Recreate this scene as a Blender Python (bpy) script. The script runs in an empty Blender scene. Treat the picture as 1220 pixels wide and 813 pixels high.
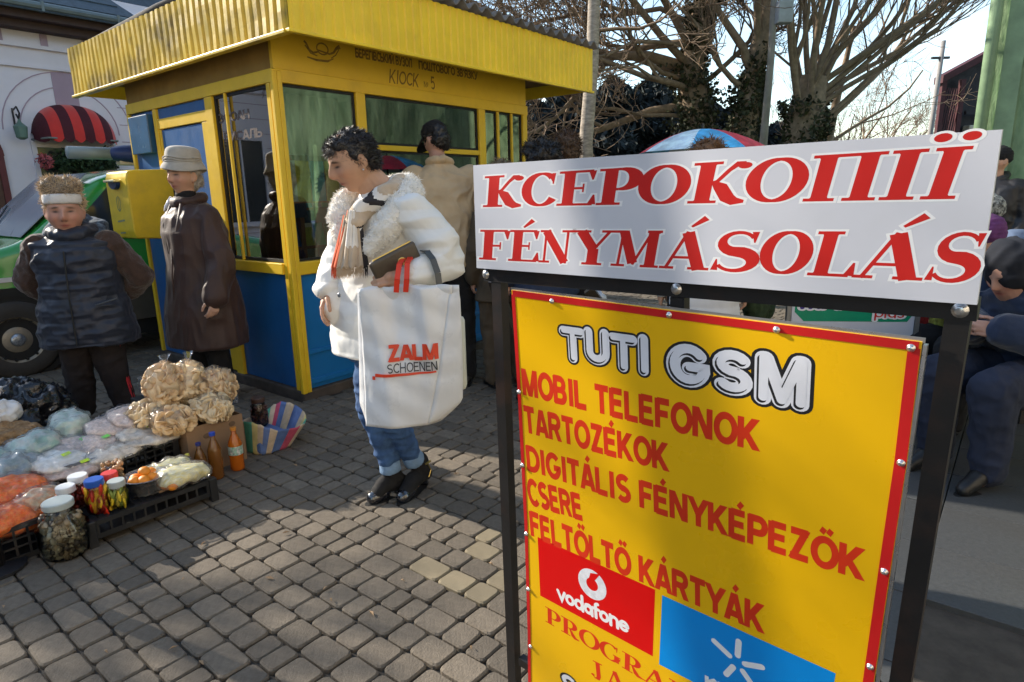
import bpy, bmesh, math, random
import numpy as np
from mathutils import Vector, Matrix, Euler

random.seed(7); RNG = np.random.default_rng(11)
SC = bpy.context.scene
COL = SC.collection
PI = math.pi
def R(d): return math.radians(d)

# ---------------------------------------------------------------- camera, sky, sun, exposure
cam_d = bpy.data.cameras.new('camera'); cam = bpy.data.objects.new('camera', cam_d); COL.objects.link(cam)
SC.camera = cam
cam_d.sensor_width = 36.0; cam_d.lens = 36.0 * 755.0 / 1220.0
cam_d.clip_start = 0.02; cam_d.clip_end = 2000.0
_p = R(13.0); _r = R(1.3)
_F = Vector((0, math.cos(_p), -math.sin(_p))); _R0 = Vector((1, 0, 0)); _U0 = _R0.cross(_F)
_Rv = _R0 * math.cos(_r) - _U0 * math.sin(_r); _Uv = _Rv.cross(_F)
m = Matrix((_Rv, _Uv, -_F)).transposed().to_4x4(); m.translation = Vector((0, 0, 1.40))
cam.matrix_world = m

SUN_AZ, SUN_EL = -64.0, 27.0       # degrees, azimuth clockwise from +Y
W = bpy.data.worlds.new('World'); SC.world = W; W.use_nodes = True
wn = W.node_tree.nodes; wl = W.node_tree.links; wn.clear()
sky = wn.new('ShaderNodeTexSky'); sky.sky_type = 'NISHITA'; sky.sun_disc = False
sky.sun_elevation = R(SUN_EL); sky.sun_rotation = R(SUN_AZ); sky.air_density = 1.1; sky.dust_density = .5; sky.ozone_density = 2.0
bg = wn.new('ShaderNodeBackground'); bg.inputs['Strength'].default_value = 0.15
tc = wn.new('ShaderNodeTexCoord'); mp = wn.new('ShaderNodeMapping'); mp.inputs['Scale'].default_value = (1.0, 1.0, 3.2)
cn = wn.new('ShaderNodeTexNoise'); cn.inputs['Scale'].default_value = 3.2; cn.inputs['Detail'].default_value = 7; cn.inputs['Roughness'].default_value = .6
cr = wn.new('ShaderNodeValToRGB'); cr.color_ramp.elements[0].position = .54; cr.color_ramp.elements[1].position = .85
mx = wn.new('ShaderNodeMixRGB'); mx.inputs['Color2'].default_value = (4.6, 4.8, 5.1, 1)
wo = wn.new('ShaderNodeOutputWorld')
wl.new(tc.outputs['Generated'], mp.inputs['Vector']); wl.new(mp.outputs['Vector'], cn.inputs['Vector'])
wl.new(cn.outputs['Fac'], cr.inputs['Fac']); wl.new(cr.outputs['Color'], mx.inputs['Fac'])
wl.new(sky.outputs['Color'], mx.inputs['Color1'])
hz = wn.new('ShaderNodeMixRGB'); hz.blend_type = 'MULTIPLY'; hz.inputs['Fac'].default_value = 1.0; hz.inputs['Color2'].default_value = (1.05, 1.0, .92, 1)   # warm tint over the whole sky, standing in for white balance
wl.new(mx.outputs['Color'], hz.inputs['Color1']); wl.new(hz.outputs['Color'], bg.inputs['Color'])
wl.new(bg.outputs['Background'], wo.inputs['Surface'])

sd = bpy.data.lights.new('sun', 'SUN'); sd.energy = 3.5; sd.angle = R(0.55); sd.color = (1.0, .91, .78)
sun = bpy.data.objects.new('sun', sd); COL.objects.link(sun)
sdir = Vector((math.sin(R(SUN_AZ)) * math.cos(R(SUN_EL)), math.cos(R(SUN_AZ)) * math.cos(R(SUN_EL)), math.sin(R(SUN_EL))))
sun.rotation_euler = sdir.to_track_quat('Z', 'Y').to_euler()
SC.view_settings.view_transform = 'Standard'; SC.view_settings.look = 'None'
SC.view_settings.exposure = 1.3; SC.view_settings.gamma = 1.0
SC.cycles.max_bounces = 8; SC.cycles.transparent_max_bounces = 24

# ---------------------------------------------------------------- helpers: objects
def tag(o, label, cat, group=None, kind=None):
    if label: o['label'] = label
    if cat: o['category'] = cat
    if group: o['group'] = group
    if kind: o['kind'] = kind
    return o
def thing(name, label, cat, loc=(0, 0, 0), rz=0.0, group=None):
    o = bpy.data.objects.new(name, None); COL.objects.link(o)
    o.empty_display_size = .1; o.location = loc; o.rotation_euler = (0, 0, rz)
    return tag(o, label, cat, group)
def link(name, me, mat=None, parent=None, loc=(0, 0, 0), rot=(0, 0, 0), label=None):
    o = bpy.data.objects.new(name, me); COL.objects.link(o)
    if mat is not None:
        for q in range(len(me.materials)): me.materials.pop(index=0)
        mi_ = np.empty(len(me.polygons), np.int32); me.polygons.foreach_get('material_index', mi_)
        for mm in (mat if isinstance(mat, (list, tuple)) else [mat]): me.materials.append(mm)
        if isinstance(mat, (list, tuple)): me.polygons.foreach_set('material_index', mi_)
    o.parent = parent; o.location = loc; o.rotation_euler = rot
    if label: o['label'] = label
    return o
def struct(name, me, mat, loc=(0, 0, 0)):
    o = link(name, me, mat, None, loc); o['kind'] = 'structure'; return o
def copy_thing(o, parent=None):
    c = o.copy(); COL.objects.link(c); c.parent = parent
    for ch in [x for x in bpy.data.objects if x.parent == o]: copy_thing(ch, c)
    return c
def mesh(name, V, Fc, smooth=False, mi=None):
    me = bpy.data.meshes.new(name); me.from_pydata([tuple(map(float, v)) for v in V], [], [tuple(int(i) for i in f) for f in Fc])
    if smooth: me.polygons.foreach_set('use_smooth', [True] * len(me.polygons))
    if mi is not None: me.polygons.foreach_set('material_index', mi)
    me.update(); return me

class MB:
    """collects shapes, builds one mesh"""
    def __init__(s): s.V = []; s.F = []; s.M = []; s.mi = 0
    def add(s, V, F):
        n = len(s.V); s.V += [tuple(map(float, v)) for v in V]; s.F += [tuple(i + n for i in f) for f in F]; s.M += [s.mi] * len(F); return s
    def box(s, lo, hi, b=0.0):
        x0, y0, z0 = lo; x1, y1, z1 = hi
        if b <= 0:
            V = [(x0,y0,z0),(x1,y0,z0),(x1,y1,z0),(x0,y1,z0),(x0,y0,z1),(x1,y0,z1),(x1,y1,z1),(x0,y1,z1)]
            return s.add(V, [(0,3,2,1),(4,5,6,7),(0,1,5,4),(1,2,6,5),(2,3,7,6),(3,0,4,7)])
        bm = bmesh.new(); bmesh.ops.create_cube(bm, size=1)
        for v in bm.verts: v.co = Vector(((x0+x1)/2 + v.co.x*(x1-x0), (y0+y1)/2 + v.co.y*(y1-y0), (z0+z1)/2 + v.co.z*(z1-z0)))
        b = min(b, .45*min(x1-x0, y1-y0, z1-z0))
        bmesh.ops.bevel(bm, geom=bm.edges[:], offset=b, segments=2, affect='EDGES', profile=.5)
        bm.verts.index_update(); s.add([v.co for v in bm.verts], [[v.index for v in f.verts] for f in bm.faces]); bm.free(); return s
    def bar(s, p0, p1, w, h=None, up=(0, 0, 1)):
        h = h or w; p0 = Vector(p0); p1 = Vector(p1); d = (p1-p0).normalized(); u = Vector(up)
        if abs(d.dot(u)) > .98: u = Vector((0, 1, 0))
        a = d.cross(u).normalized(); c = a.cross(d).normalized(); V = []
        for p in (p0, p1):
            for sa, sc in ((-1,-1),(1,-1),(1,1),(-1,1)): V.append(p + a*sa*w/2 + c*sc*h/2)
        return s.add(V, [(0,1,2,3),(7,6,5,4),(0,4,5,1),(1,5,6,2),(2,6,7,3),(3,7,4,0)])
    def tube(s, pts, rad, n=8, caps=True):
        pts = [Vector(p) for p in pts]
        if not isinstance(rad, (list, tuple)): rad = [rad]*len(pts)
        V = []; F = []; prev = None
        for i, p in enumerate(pts):
            d = (pts[min(i+1, len(pts)-1)] - pts[max(i-1, 0)]).normalized()
            if prev is None:
                u = Vector((0, 0, 1)) if abs(d.z) < .9 else Vector((1, 0, 0)); a = d.cross(u).normalized()
            else: a = (prev - d*prev.dot(d)).normalized()
            prev = a; c = d.cross(a)
            for k in range(n):
                t = 2*PI*k/n; V.append(p + (a*math.cos(t) + c*math.sin(t))*rad[i])
        for i in range(len(pts)-1):
            for k in range(n): F.append((i*n+k, i*n+(k+1) % n, (i+1)*n+(k+1) % n, (i+1)*n+k))
        if caps: F.append(tuple(range(n))[::-1]); F.append(tuple((len(pts)-1)*n + k for k in range(n)))
        return s.add(V, F)
    def lathe(s, prof, c=(0, 0, 0), n=24, sx=1, sy=1):
        V = []; F = []
        for r, z in prof:
            for k in range(n):
                t = 2*PI*k/n; V.append((c[0]+r*math.cos(t)*sx, c[1]+r*math.sin(t)*sy, c[2]+z))
        for i in range(len(prof)-1):
            for k in range(n): F.append((i*n+k, i*n+(k+1) % n, (i+1)*n+(k+1) % n, (i+1)*n+k))
        F.append(tuple(range(n))[::-1]); F.append(tuple((len(prof)-1)*n+k for k in range(n)))
        return s.add(V, F)
    def ell(s, c, r, n=16, m=10, rot=None):
        V = [(0, 0, -1)]; F = []
        for i in range(1, m):
            ph = -PI/2 + PI*i/m
            for k in range(n): t = 2*PI*k/n; V.append((math.cos(ph)*math.cos(t), math.cos(ph)*math.sin(t), math.sin(ph)))
        V.append((0, 0, 1)); L = len(V)-1
        for k in range(n): F.append((0, 1+(k+1) % n, 1+k)); F.append((L, 1+(m-2)*n+k, 1+(m-2)*n+(k+1) % n))
        for i in range(m-2):
            for k in range(n): F.append((1+i*n+k, 1+i*n+(k+1) % n, 1+(i+1)*n+(k+1) % n, 1+(i+1)*n+k))
        if isinstance(r, (int, float)): r = (r, r, r)
        Rm = Euler(rot).to_matrix() if rot is not None else None; out = []
        for v in V:
            q = Vector((v[0]*r[0], v[1]*r[1], v[2]*r[2]))
            if Rm: q = Rm @ q
            out.append(q + Vector(c))
        return s.add(out, F)
    def prism(s, poly, d0, d1):          # poly in (x,z), extruded along y
        n = len(poly); V = [(x, d0, z) for x, z in poly] + [(x, d1, z) for x, z in poly]
        return s.add(V, [tuple(range(n)), tuple(range(2*n-1, n-1, -1))] + [(i, n+i, n+(i+1) % n, (i+1) % n) for i in range(n)])
    def build(s, name, mat=None, parent=None, smooth=False, loc=(0, 0, 0), rot=(0, 0, 0), label=None):
        me = mesh(name, s.V, s.F, smooth, s.M)
        return link(name, me, mat, parent, loc, rot, label)

def vnoise(P, sc=1.0, seed=0):
    P = np.asarray(P)*sc + seed*17.31; I = np.floor(P).astype(np.int64); f = P - I; f = f*f*(3-2*f)
    def h(ix, iy, iz):
        n = (ix*374761393 + iy*668265263 + iz*2147483647 + seed*1013904223) & 0x7fffffff
        n = ((n ^ (n >> 13))*1274126177) & 0x7fffffff; return ((n ^ (n >> 16)) & 0xffff)/65535.0
    r = 0
    for dx in (0, 1):
        for dy in (0, 1):
            for dz in (0, 1):
                w = (f[:, 0] if dx else 1-f[:, 0])*(f[:, 1] if dy else 1-f[:, 1])*(f[:, 2] if dz else 1-f[:, 2])
                r = r + w*h(I[:, 0]+dx, I[:, 1]+dy, I[:, 2]+dz)
    return r*2-1
def fbm(P, sc, seed=0, o=3):
    r = 0; a = 1
    for i in range(o): r = r + a*vnoise(P, sc*2**i, seed+i); a *= .5
    return r

# ---------------------------------------------------------------- blobs: closed shells fused into one continuous skin
def cap_prim(mb, p0, p1, r0, r1, n=14):
    p0 = Vector(p0); p1 = Vector(p1); d = p1-p0; L = d.length
    if L < 1e-6: return mb.ell(p0, r0)
    pts = []; rad = []
    dn = d/L
    for i in range(5): t = -PI/2 + PI/2*i/4; pts.append(p0 + dn*math.sin(t)*r0*.999); rad.append(max(r0*math.cos(t), r0*.08))
    for i in range(1, 5): t = PI/2*i/4; pts.append(p1 + dn*math.sin(t)*r1); rad.append(max(r1*math.cos(t), r1*.08))
    pts.insert(5, p1 + dn*0.0); rad.insert(5, r1)
    return mb.tube(pts, rad, n)
def chain(mb, pts, rad, n=14):
    for i in range(len(pts)-1): cap_prim(mb, pts[i], pts[i+1], rad[i], rad[i+1], n)
def loft(mb, rings, n=28, power=2.3):
    """rings: (cx, cy, z, rx, ry, yaw, tilt about the x axis)"""
    V = []; F = []
    for g in rings:
        cx, cy, z, rx, ry = g[:5]; yaw = g[5] if len(g) > 5 else 0; tl = g[6] if len(g) > 6 else 0
        for k in range(n):
            t = 2*PI*k/n; c, s_ = math.cos(t), math.sin(t)
            x = rx*math.copysign(abs(c)**(2/power), c); y = ry*math.copysign(abs(s_)**(2/power), s_)
            zz = y*math.sin(tl); y = y*math.cos(tl)
            V.append((cx + x*math.cos(yaw)-y*math.sin(yaw), cy + x*math.sin(yaw)+y*math.cos(yaw), z+zz))
    m_ = len(rings)
    for i in range(m_-1):
        for k in range(n): F.append((i*n+k, i*n+(k+1) % n, (i+1)*n+(k+1) % n, (i+1)*n+k))
    F.append(tuple(range(n))[::-1]); F.append(tuple((m_-1)*n+k for k in range(n)))
    if rings[0][2] > rings[-1][2]: F = [f[::-1] for f in F]
    return mb.add(V, F)
def fuse(name, mb, voxel=.008, smooth=3, mat=None, parent=None, post=None, color=None, label=None, loc=(0, 0, 0), rot=(0, 0, 0)):
    me = mesh(name, mb.V, mb.F); ob = bpy.data.objects.new(name, me); COL.objects.link(ob)
    md = ob.modifiers.new('r', 'REMESH'); md.mode = 'VOXEL'; md.voxel_size = voxel; md.use_smooth_shade = True
    if smooth: sm = ob.modifiers.new('s', 'SMOOTH'); sm.factor = .5; sm.iterations = smooth
    dg = bpy.context.evaluated_depsgraph_get(); dg.update()
    me2 = bpy.data.meshes.new_from_object(ob.evaluated_get(dg)); bpy.data.objects.remove(ob); bpy.data.meshes.remove(me)
    me2.name = name; n = len(me2.vertices)
    if post or color:
        co = np.empty(n*3); me2.vertices.foreach_get('co', co); co = co.reshape(-1, 3)
        no = np.empty(n*3); me2.vertices.foreach_get('normal', no); no = no.reshape(-1, 3)
        if post:
            co = post(co, no); me2.vertices.foreach_set('co', co.ravel())
        if color:
            c = color(co, no); at = me2.color_attributes.new('Col', 'FLOAT_COLOR', 'POINT')
            at.data.foreach_set('color', np.c_[c, np.ones(n)].ravel().astype(np.float32))
    me2.polygons.foreach_set('use_smooth', [True]*len(me2.polygons)); me2.update()
    return link(name, me2, mat, parent, loc, rot, label)
def folds(amp=.008, sc=(7, 7, 3), seed=0, amp2=.003):
    def f(co, no):
        q = co*np.array(sc)
        w = fbm(co, 5, seed+9, 2)[:, None]*.6
        n = 1-np.abs(vnoise(q+w, 1, seed))*2; n2 = 1-np.abs(vnoise(q[:, [1, 0, 2]]*1.9+w, 1, seed+3))*2
        return co + no*(n*amp + n2*amp*.5 + fbm(co, 22, seed+5, 2)*amp2)[:, None]
    return f
def quilt(step=.09, amp=.012, seed=0, base=None, axis=2, off=0):
    def f(co, no):
        z = co[:, axis]+off + vnoise(co, 4, seed)*.008; h = np.abs(np.sin(z*PI/step))**.5
        r = co + no*((h-.6)*amp + fbm(co, 9, seed, 2)*amp*.6)[:, None]
        return base(r, no) if base else r
    return f
def tufts(name, co, no, n, ln, wd, mat, parent, comb=(0, 0, 0), spread=.6, seed=0, loc=(0, 0, 0)):
    """many thin tapered locks rooted on a surface (hair, fur)"""
    g = np.random.default_rng(seed); idx = g.integers(0, len(co), n); P = co[idx] + g.normal(0, .003, (n, 3)); N = no[idx]
    D = N + g.normal(0, spread, (n, 3)) + np.array(comb); D /= np.linalg.norm(D, axis=1)[:, None]
    S_ = np.cross(D, g.normal(0, 1, (n, 3))); S_ /= np.linalg.norm(S_, axis=1)[:, None]
    L = ln*(.5 + g.random(n))[:, None]; w = wd*(.6+.8*g.random(n))[:, None]
    bend = np.array(comb)*.5 + g.normal(0, .25, (n, 3))
    a = P - N*.004 - S_*w; b = P - N*.004 + S_*w; c = P + D*L*.55 + S_*w*.8; d = P + D*L*.55 - S_*w*.8; e = P + D*L + bend*L*.5
    V = np.stack([a, b, c, d, e], 1).reshape(-1, 3); base = np.arange(n)[:, None]*5
    F = [tuple(x) for x in (base + [0, 1, 2, 3]).tolist()] + [tuple(x) for x in (base + [3, 2, 4]).tolist()]
    o = link(name, mesh(name, V, F, True), mat, parent, loc); return o
def mesh_arrays(o):
    me = o.data; n = len(me.vertices); co = np.empty(n*3); me.vertices.foreach_get('co', co); no = np.empty(n*3); me.vertices.foreach_get('normal', no)
    return co.reshape(-1, 3), no.reshape(-1, 3)

# ---------------------------------------------------------------- materials
MATS = {}
def srgb(c): return tuple(((v/12.92) if v <= .04045 else ((v+.055)/1.055)**2.4) for v in c)
def mat(name, col, rough=.7, var=.12, vscale=6, bump=0, bscale=60, metal=0, spec=.4, sheen=0, col2=None, dirt=0, dscale=3, dcol=(.05, .04, .03), coat=0, attr=None, subs=0, trans=0, island=0, objrand=0, bdist=.002, stretch=None, bdetail=3):
    if name in MATS: return MATS[name]
    mt = bpy.data.materials.new(name); MATS[name] = mt; mt.use_nodes = True; nt = mt.node_tree; N = nt.nodes; L = nt.links
    b = N['Principled BSDF']; b.inputs['Roughness'].default_value = rough; b.inputs['Metallic'].default_value = metal
    b.inputs['Specular IOR Level'].default_value = spec
    if sheen: b.inputs['Sheen Weight'].default_value = sheen
    if coat: b.inputs['Coat Weight'].default_value = coat; b.inputs['Coat Roughness'].default_value = .08
    if subs: b.inputs['Subsurface Weight'].default_value = subs; b.inputs['Subsurface Radius'].default_value = (.012, .005, .003); b.inputs['Subsurface Scale'].default_value = 1
    if trans: b.inputs['Transmission Weight'].default_value = trans
    t = N.new('ShaderNodeTexCoord'); mpn = N.new('ShaderNodeMapping')
    if stretch: mpn.inputs['Scale'].default_value = stretch
    L.new(t.outputs['Object'], mpn.inputs['Vector']); vec = mpn.outputs['Vector']
    def rgb(c): return (*c[:3], 1)
    if attr:
        a = N.new('ShaderNodeVertexColor'); a.layer_name = attr; cur = a.outputs['Color']
    else:
        c = N.new('ShaderNodeRGB'); c.outputs[0].default_value = rgb(col); cur = c.outputs[0]
    def noise(sc, det=4):
        n = N.new('ShaderNodeTexNoise'); n.inputs['Scale'].default_value = sc; n.inputs['Detail'].default_value = det; n.inputs['Roughness'].default_value = .6
        L.new(vec, n.inputs['Vector']); return n.outputs['Fac']
    def mixc(f, a_, b_, typ='MIX'):
        mxn = N.new('ShaderNodeMixRGB'); mxn.blend_type = typ
        if isinstance(f, float): mxn.inputs['Fac'].default_value = f
        else: L.new(f, mxn.inputs['Fac'])
        L.new(a_, mxn.inputs['Color1'])
        if isinstance(b_, tuple): mxn.inputs['Color2'].default_value = rgb(b_)
        else: L.new(b_, mxn.inputs['Color2'])
        return mxn.outputs['Color']
    def ramp(fac, p0, p1, c0=(0, 0, 0), c1=(1, 1, 1)):
        r = N.new('ShaderNodeValToRGB'); e = r.color_ramp.elements; e[0].position = p0; e[1].position = p1; e[0].color = rgb(c0); e[1].color = rgb(c1); L.new(fac, r.inputs['Fac']); return r.outputs['Color']
    if col2 is not None: cur = mixc(ramp(noise(vscale*1.7, 5), .38, .62), cur, tuple(col2))
    if var:
        cur = mixc(1.0, cur, ramp(noise(vscale), .3, .7, (1-var,)*3, (1+var,)*3), 'MULTIPLY')
    if island or objrand:
        if island: gi = N.new('ShaderNodeNewGeometry'); fac = gi.outputs['Random Per Island']; k = island
        else: gi = N.new('ShaderNodeObjectInfo'); fac = gi.outputs['Random']; k = objrand
        cur = mixc(1.0, cur, ramp(fac, 0, 1, (1-k, 1-k, 1-k), (1+k, 1+k*.95, 1+k*.85)), 'MULTIPLY')
    if dirt:
        d = ramp(noise(dscale, 8), .5, .72); d2 = N.new('ShaderNodeMath'); d2.operation = 'MULTIPLY'; d2.inputs[1].default_value = dirt
        L.new(d, d2.inputs[0]); cur = mixc(d2.outputs[0], cur, tuple(dcol))
    L.new(cur, b.inputs['Base Color'])
    rr = N.new('ShaderNodeMapRange'); rr.inputs['To Min'].default_value = max(.03, rough-.12); rr.inputs['To Max'].default_value = min(1, rough+.12)
    L.new(noise(vscale*3), rr.inputs['Value']); L.new(rr.outputs['Result'], b.inputs['Roughness'])
    if bump:
        bn = N.new('ShaderNodeBump'); bn.inputs['Strength'].default_value = bump; bn.inputs['Distance'].default_value = bdist
        L.new(noise(bscale, bdetail), bn.inputs['Height']); L.new(bn.outputs['Normal'], b.inputs['Normal'])
    return mt
def glass(name, tint=(.9, .95, .95), refl=1.0, rough=.02, opac=0.0, ocol=(.2, .2, .2), ior=1.5):
    if name in MATS: return MATS[name]
    mt = bpy.data.materials.new(name); MATS[name] = mt; mt.use_nodes = True; N = mt.node_tree.nodes; L = mt.node_tree.links; N.clear()
    out = N.new('ShaderNodeOutputMaterial'); tr = N.new('ShaderNodeBsdfTransparent'); tr.inputs[0].default_value = (*tint, 1)
    gl = N.new('ShaderNodeBsdfGlossy'); gl.inputs['Roughness'].default_value = rough; fr = N.new('ShaderNodeFresnel'); fr.inputs['IOR'].default_value = ior
    mu = N.new('ShaderNodeMath'); mu.operation = 'MULTIPLY'; mu.inputs[1].default_value = refl; L.new(fr.outputs[0], mu.inputs[0])
    m1 = N.new('ShaderNodeMixShader'); L.new(mu.outputs[0], m1.inputs[0]); L.new(tr.outputs[0], m1.inputs[1]); L.new(gl.outputs[0], m1.inputs[2]); cur = m1.outputs[0]
    if opac:
        df = N.new('ShaderNodeBsdfDiffuse'); df.inputs[0].default_value = (*ocol, 1); m2 = N.new('ShaderNodeMixShader'); m2.inputs[0].default_value = opac
        L.new(cur, m2.inputs[1]); L.new(df.outputs[0], m2.inputs[2]); cur = m2.outputs[0]
    L.new(cur, out.inputs['Surface']); return mt
def plastic_film(name, col=(.8, .82, .84), opac=.08, rough=.10, refl=2.2):
    """thin clear plastic: mostly see-through, sharp wrinkled highlights, a little milky"""
    if name in MATS: return MATS[name]
    mt = bpy.data.materials.new(name); MATS[name] = mt; mt.use_nodes = True; N = mt.node_tree.nodes; L = mt.node_tree.links; N.clear()
    out = N.new('ShaderNodeOutputMaterial'); tr = N.new('ShaderNodeBsdfTransparent'); gl = N.new('ShaderNodeBsdfGlossy'); gl.inputs['Roughness'].default_value = rough
    df = N.new('ShaderNodeBsdfDiffuse'); df.inputs[0].default_value = (*col, 1)
    bn = N.new('ShaderNodeBump'); bn.inputs['Strength'].default_value = .7; bn.inputs['Distance'].default_value = .010; nz = N.new('ShaderNodeTexNoise'); nz.inputs['Scale'].default_value = 26; nz.inputs['Detail'].default_value = 2; nz.inputs['Distortion'].default_value = 1.5
    tcn = N.new('ShaderNodeTexCoord'); L.new(tcn.outputs['Object'], nz.inputs['Vector']); L.new(nz.outputs['Fac'], bn.inputs['Height'])
    for q in (gl, df): L.new(bn.outputs[0], q.inputs['Normal'])
    fr = N.new('ShaderNodeFresnel'); fr.inputs['IOR'].default_value = 1.5; L.new(bn.outputs[0], fr.inputs['Normal'])
    mu = N.new('ShaderNodeMath'); mu.operation = 'MULTIPLY'; mu.inputs[1].default_value = refl; mu.use_clamp = True; L.new(fr.outputs[0], mu.inputs[0])
    m1 = N.new('ShaderNodeMixShader'); m1.inputs[0].default_value = opac; L.new(tr.outputs[0], m1.inputs[1]); L.new(df.outputs[0], m1.inputs[2])
    m2 = N.new('ShaderNodeMixShader'); L.new(mu.outputs[0], m2.inputs[0]); L.new(m1.outputs[0], m2.inputs[1]); L.new(gl.outputs[0], m2.inputs[2]); L.new(m2.outputs[0], out.inputs['Surface']); return mt

# the street grid: KR runs along the kiosk's window front (to the right and away), KL along its other side (to the left and away)
KR = Vector((.627, .779, 0)); KL = Vector((-.779, .627, 0)); KC = Vector((-1.475, 4.311, 0))
ANG = math.atan2(.779, .627)          # local x = KR, local y = KL when rotated by ANG
def Q(a, b, z=0): return KC + KR*a + KL*b + Vector((0, 0, z))
# ---------------------------------------------------------------- lettering: every glyph is a set of strokes in a cap-height-1 box
def arc(cx, cy, rx, ry, a0, a1, n=14): return [(cx + rx*math.cos(R(a0+(a1-a0)*i/n)), cy + ry*math.sin(R(a0+(a1-a0)*i/n))) for i in range(n+1)]
def sans_glyphs():
    G = {}
    def g(ch, w, *st): G[ch] = (w, [(s, 1.0) if not (isinstance(s, tuple)) else s for s in st])
    h = .085
    g(' ', .34)
    g('M', .92, [(h,0),(h,1)], [(.80,0),(.80,1)], [(.12,1),(.445,0)], [(.77,1),(.445,0)])
    g('O', .86, arc(.43,.5,.345,.415,0,360,28)); g('Q', .86, arc(.43,.5,.345,.415,0,360,28))
    g('B', .74, [(h,0),(h,1)], [(.02,1-h),(.36,1-h)]+arc(.36,.71,.2,.205,90,-90,8)+[(h,.505)], [(h,.505),(.40,.505)]+arc(.40,.295,.2,.210,90,-90,8)+[(.02,h)])
    g('I', .32, [(.16,0),(.16,1)]); g('L', .64, [(h,1),(h,0)], [(h,h),(.6,h)])
    g('T', .70, [(0,1-h),(.68,1-h)], [(.34,1-h),(.34,0)])
    E = ([(h,0),(h,1)], [(.6,1-h),(h,1-h)], [(h,h),(.62,h)], [(h,.52),(.56,.52)]); g('E', .68, *E)
    g('F', .64, [(h,0),(h,1)], [(.6,1-h),(h,1-h)], [(h,.5),(.54,.5)])
    g('N', .80, [(h,0),(h,1)], [(.66,0),(.66,1)], [(.11,1),(.635,0)])
    g('K', .78, [(h,0),(h,1)], [(.12,.34),(.62,1)], [(.28,.50),(.66,0)])
    A = ([(.07,0),(.36,1)], [(.69,0),(.40,1)], [(.17,.27),(.6,.27)]); g('A', .78, *A)
    g('R', .78, [(h,0),(h,1)], [(.02,1-h),(.42,1-h)]+arc(.42,.7,.21,.215,90,-90,8)+[(h,.485)], [(.40,.48),(.64,0)])
    g('P', .72, [(h,0),(h,1)], [(.02,1-h),(.40,1-h)]+arc(.40,.68,.22,.235,90,-90,8)+[(h,.445)])
    g('Z', .70, [(.04,1-h),(.63,1-h)], [(.03,h),(.65,h)], [(.10,0),(.57,1)])
    g('D', .80, [(h,0),(h,1)], [(.02,1-h),(.34,1-h)]+arc(.34,.5,.37,.415,90,-90,12)+[(.02,h)])
    g('G', .86, arc(.43,.5,.345,.415,42,345,22)+[(.76,.44),(.46,.44)]); g('C', .76, arc(.43,.5,.345,.415,42,318,20))
    S = arc(.37,.71,.25,.205,35,270,12)+arc(.37,.29,.26,.205,90,-145,14); g('S', .74, S)
    g('Y', .76, [(.04,1),(.38,.42),(.38,0)], [(.72,1),(.38,.42)])
    g('U', .80, [(h,1),(h,.36)]+arc(.385,.36,.30,.28,180,360,12)+[(.685,1)])
    g('H', .80, [(h,0),(h,1)], [(.66,0),(.66,1)], [(h,.5),(.66,.5)])
    ac = ([(.36,1.09),(.50,1.27)], .8)
    g('É', .68, *E, ac); g('Á', .78, *A, ([(.36,1.10),(.50,1.28)], .8))
    g('Ő', .86, arc(.43,.5,.345,.415,0,360,28), ([(.30,1.10),(.40,1.27)], .75), ([(.52,1.10),(.62,1.27)], .75))
    # Cyrillic
    for a, b in (('К','K'),('І','I'),('О','O'),('С','C'),('М','M'),('А','A'),('Р','P'),('Е','E'),('Т','T'),('В','B'),('Н','H')): G[a] = G[b]
    g('Ф', .90, arc(.42,.55,.34,.27,0,360,20), [(.42,0),(.42,1)])
    g('Б', .72, [(.6,1-h),(h,1-h),(h,h),(.40,h)]+arc(.40,.3,.22,.22,-90,90,8)+[(h,.52)])
    g('Г', .62, [(.6,1-h),(h,1-h),(h,0)]); g('Ь', .70, [(h,1),(h,h),(.40,h)]+arc(.40,.3,.22,.22,-90,90,8)+[(h,.52)])
    g('И', .80, [(h,0),(h,1)], [(.66,0),(.66,1)], [(.11,0),(.635,1)]); g('Й', .80, [(h,0),(h,1)], [(.66,0),(.66,1)], [(.11,0),(.635,1)], ([(.22,1.2),(.37,1.08),(.52,1.2)], .7))
    g('У', .74, [(.05,1),(.36,.36)], [(.68,1),(.36,.2),(.24,.05),(.06,.05)]); g('З', .70, arc(.32,.73,.22,.2,150,-90,10)+arc(.32,.28,.26,.23,90,-150,12))
    g('Л', .78, [(.0,h),(.14,.12),(.24,.93),(.66,.93),(.66,0)]); g('П', .80, [(h,0),(h,1-h),(.66,1-h),(.66,0)])
    g('Ш', 1.0, [(h,1),(h,h),(.86,h),(.86,1)], [(.47,1),(.47,h)]); g('Я', .78, [(.66,0),(.66,1-h),(.34,1-h)]+arc(.34,.7,.21,.215,90,270,8)+[(.66,.485)], [(.36,.46),(.08,0)])
    g("'", .25, [(.12,.98),(.12,.76)]); g('5', .68, [(.56,1-h),(.16,1-h),(.13,.54)]+arc(.32,.34,.26,.26,120,-140,14)); g('№', 1.25, [(h,0),(h,1)], [(.62,0),(.62,1)], [(.11,1),(.59,0)], arc(.98,.62,.16,.2,0,360,14), [(.82,.25),(1.14,.25)])
    # lower case, x-height .68
    x = .64; g('v', .56, [(.03,x),(.27,.05),(.51,x)]); g('o', .62, arc(.31,.33,.23,.265,0,360,20)); 
    g('d', .66, arc(.31,.33,.23,.265,0,360,20), [(.56,0),(.56,1)]); g('a', .62, arc(.29,.30,.21,.235,0,360,18), [(.53,0),(.53,.42)]+arc(.31,.42,.22,.19,0,140,8))
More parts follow.
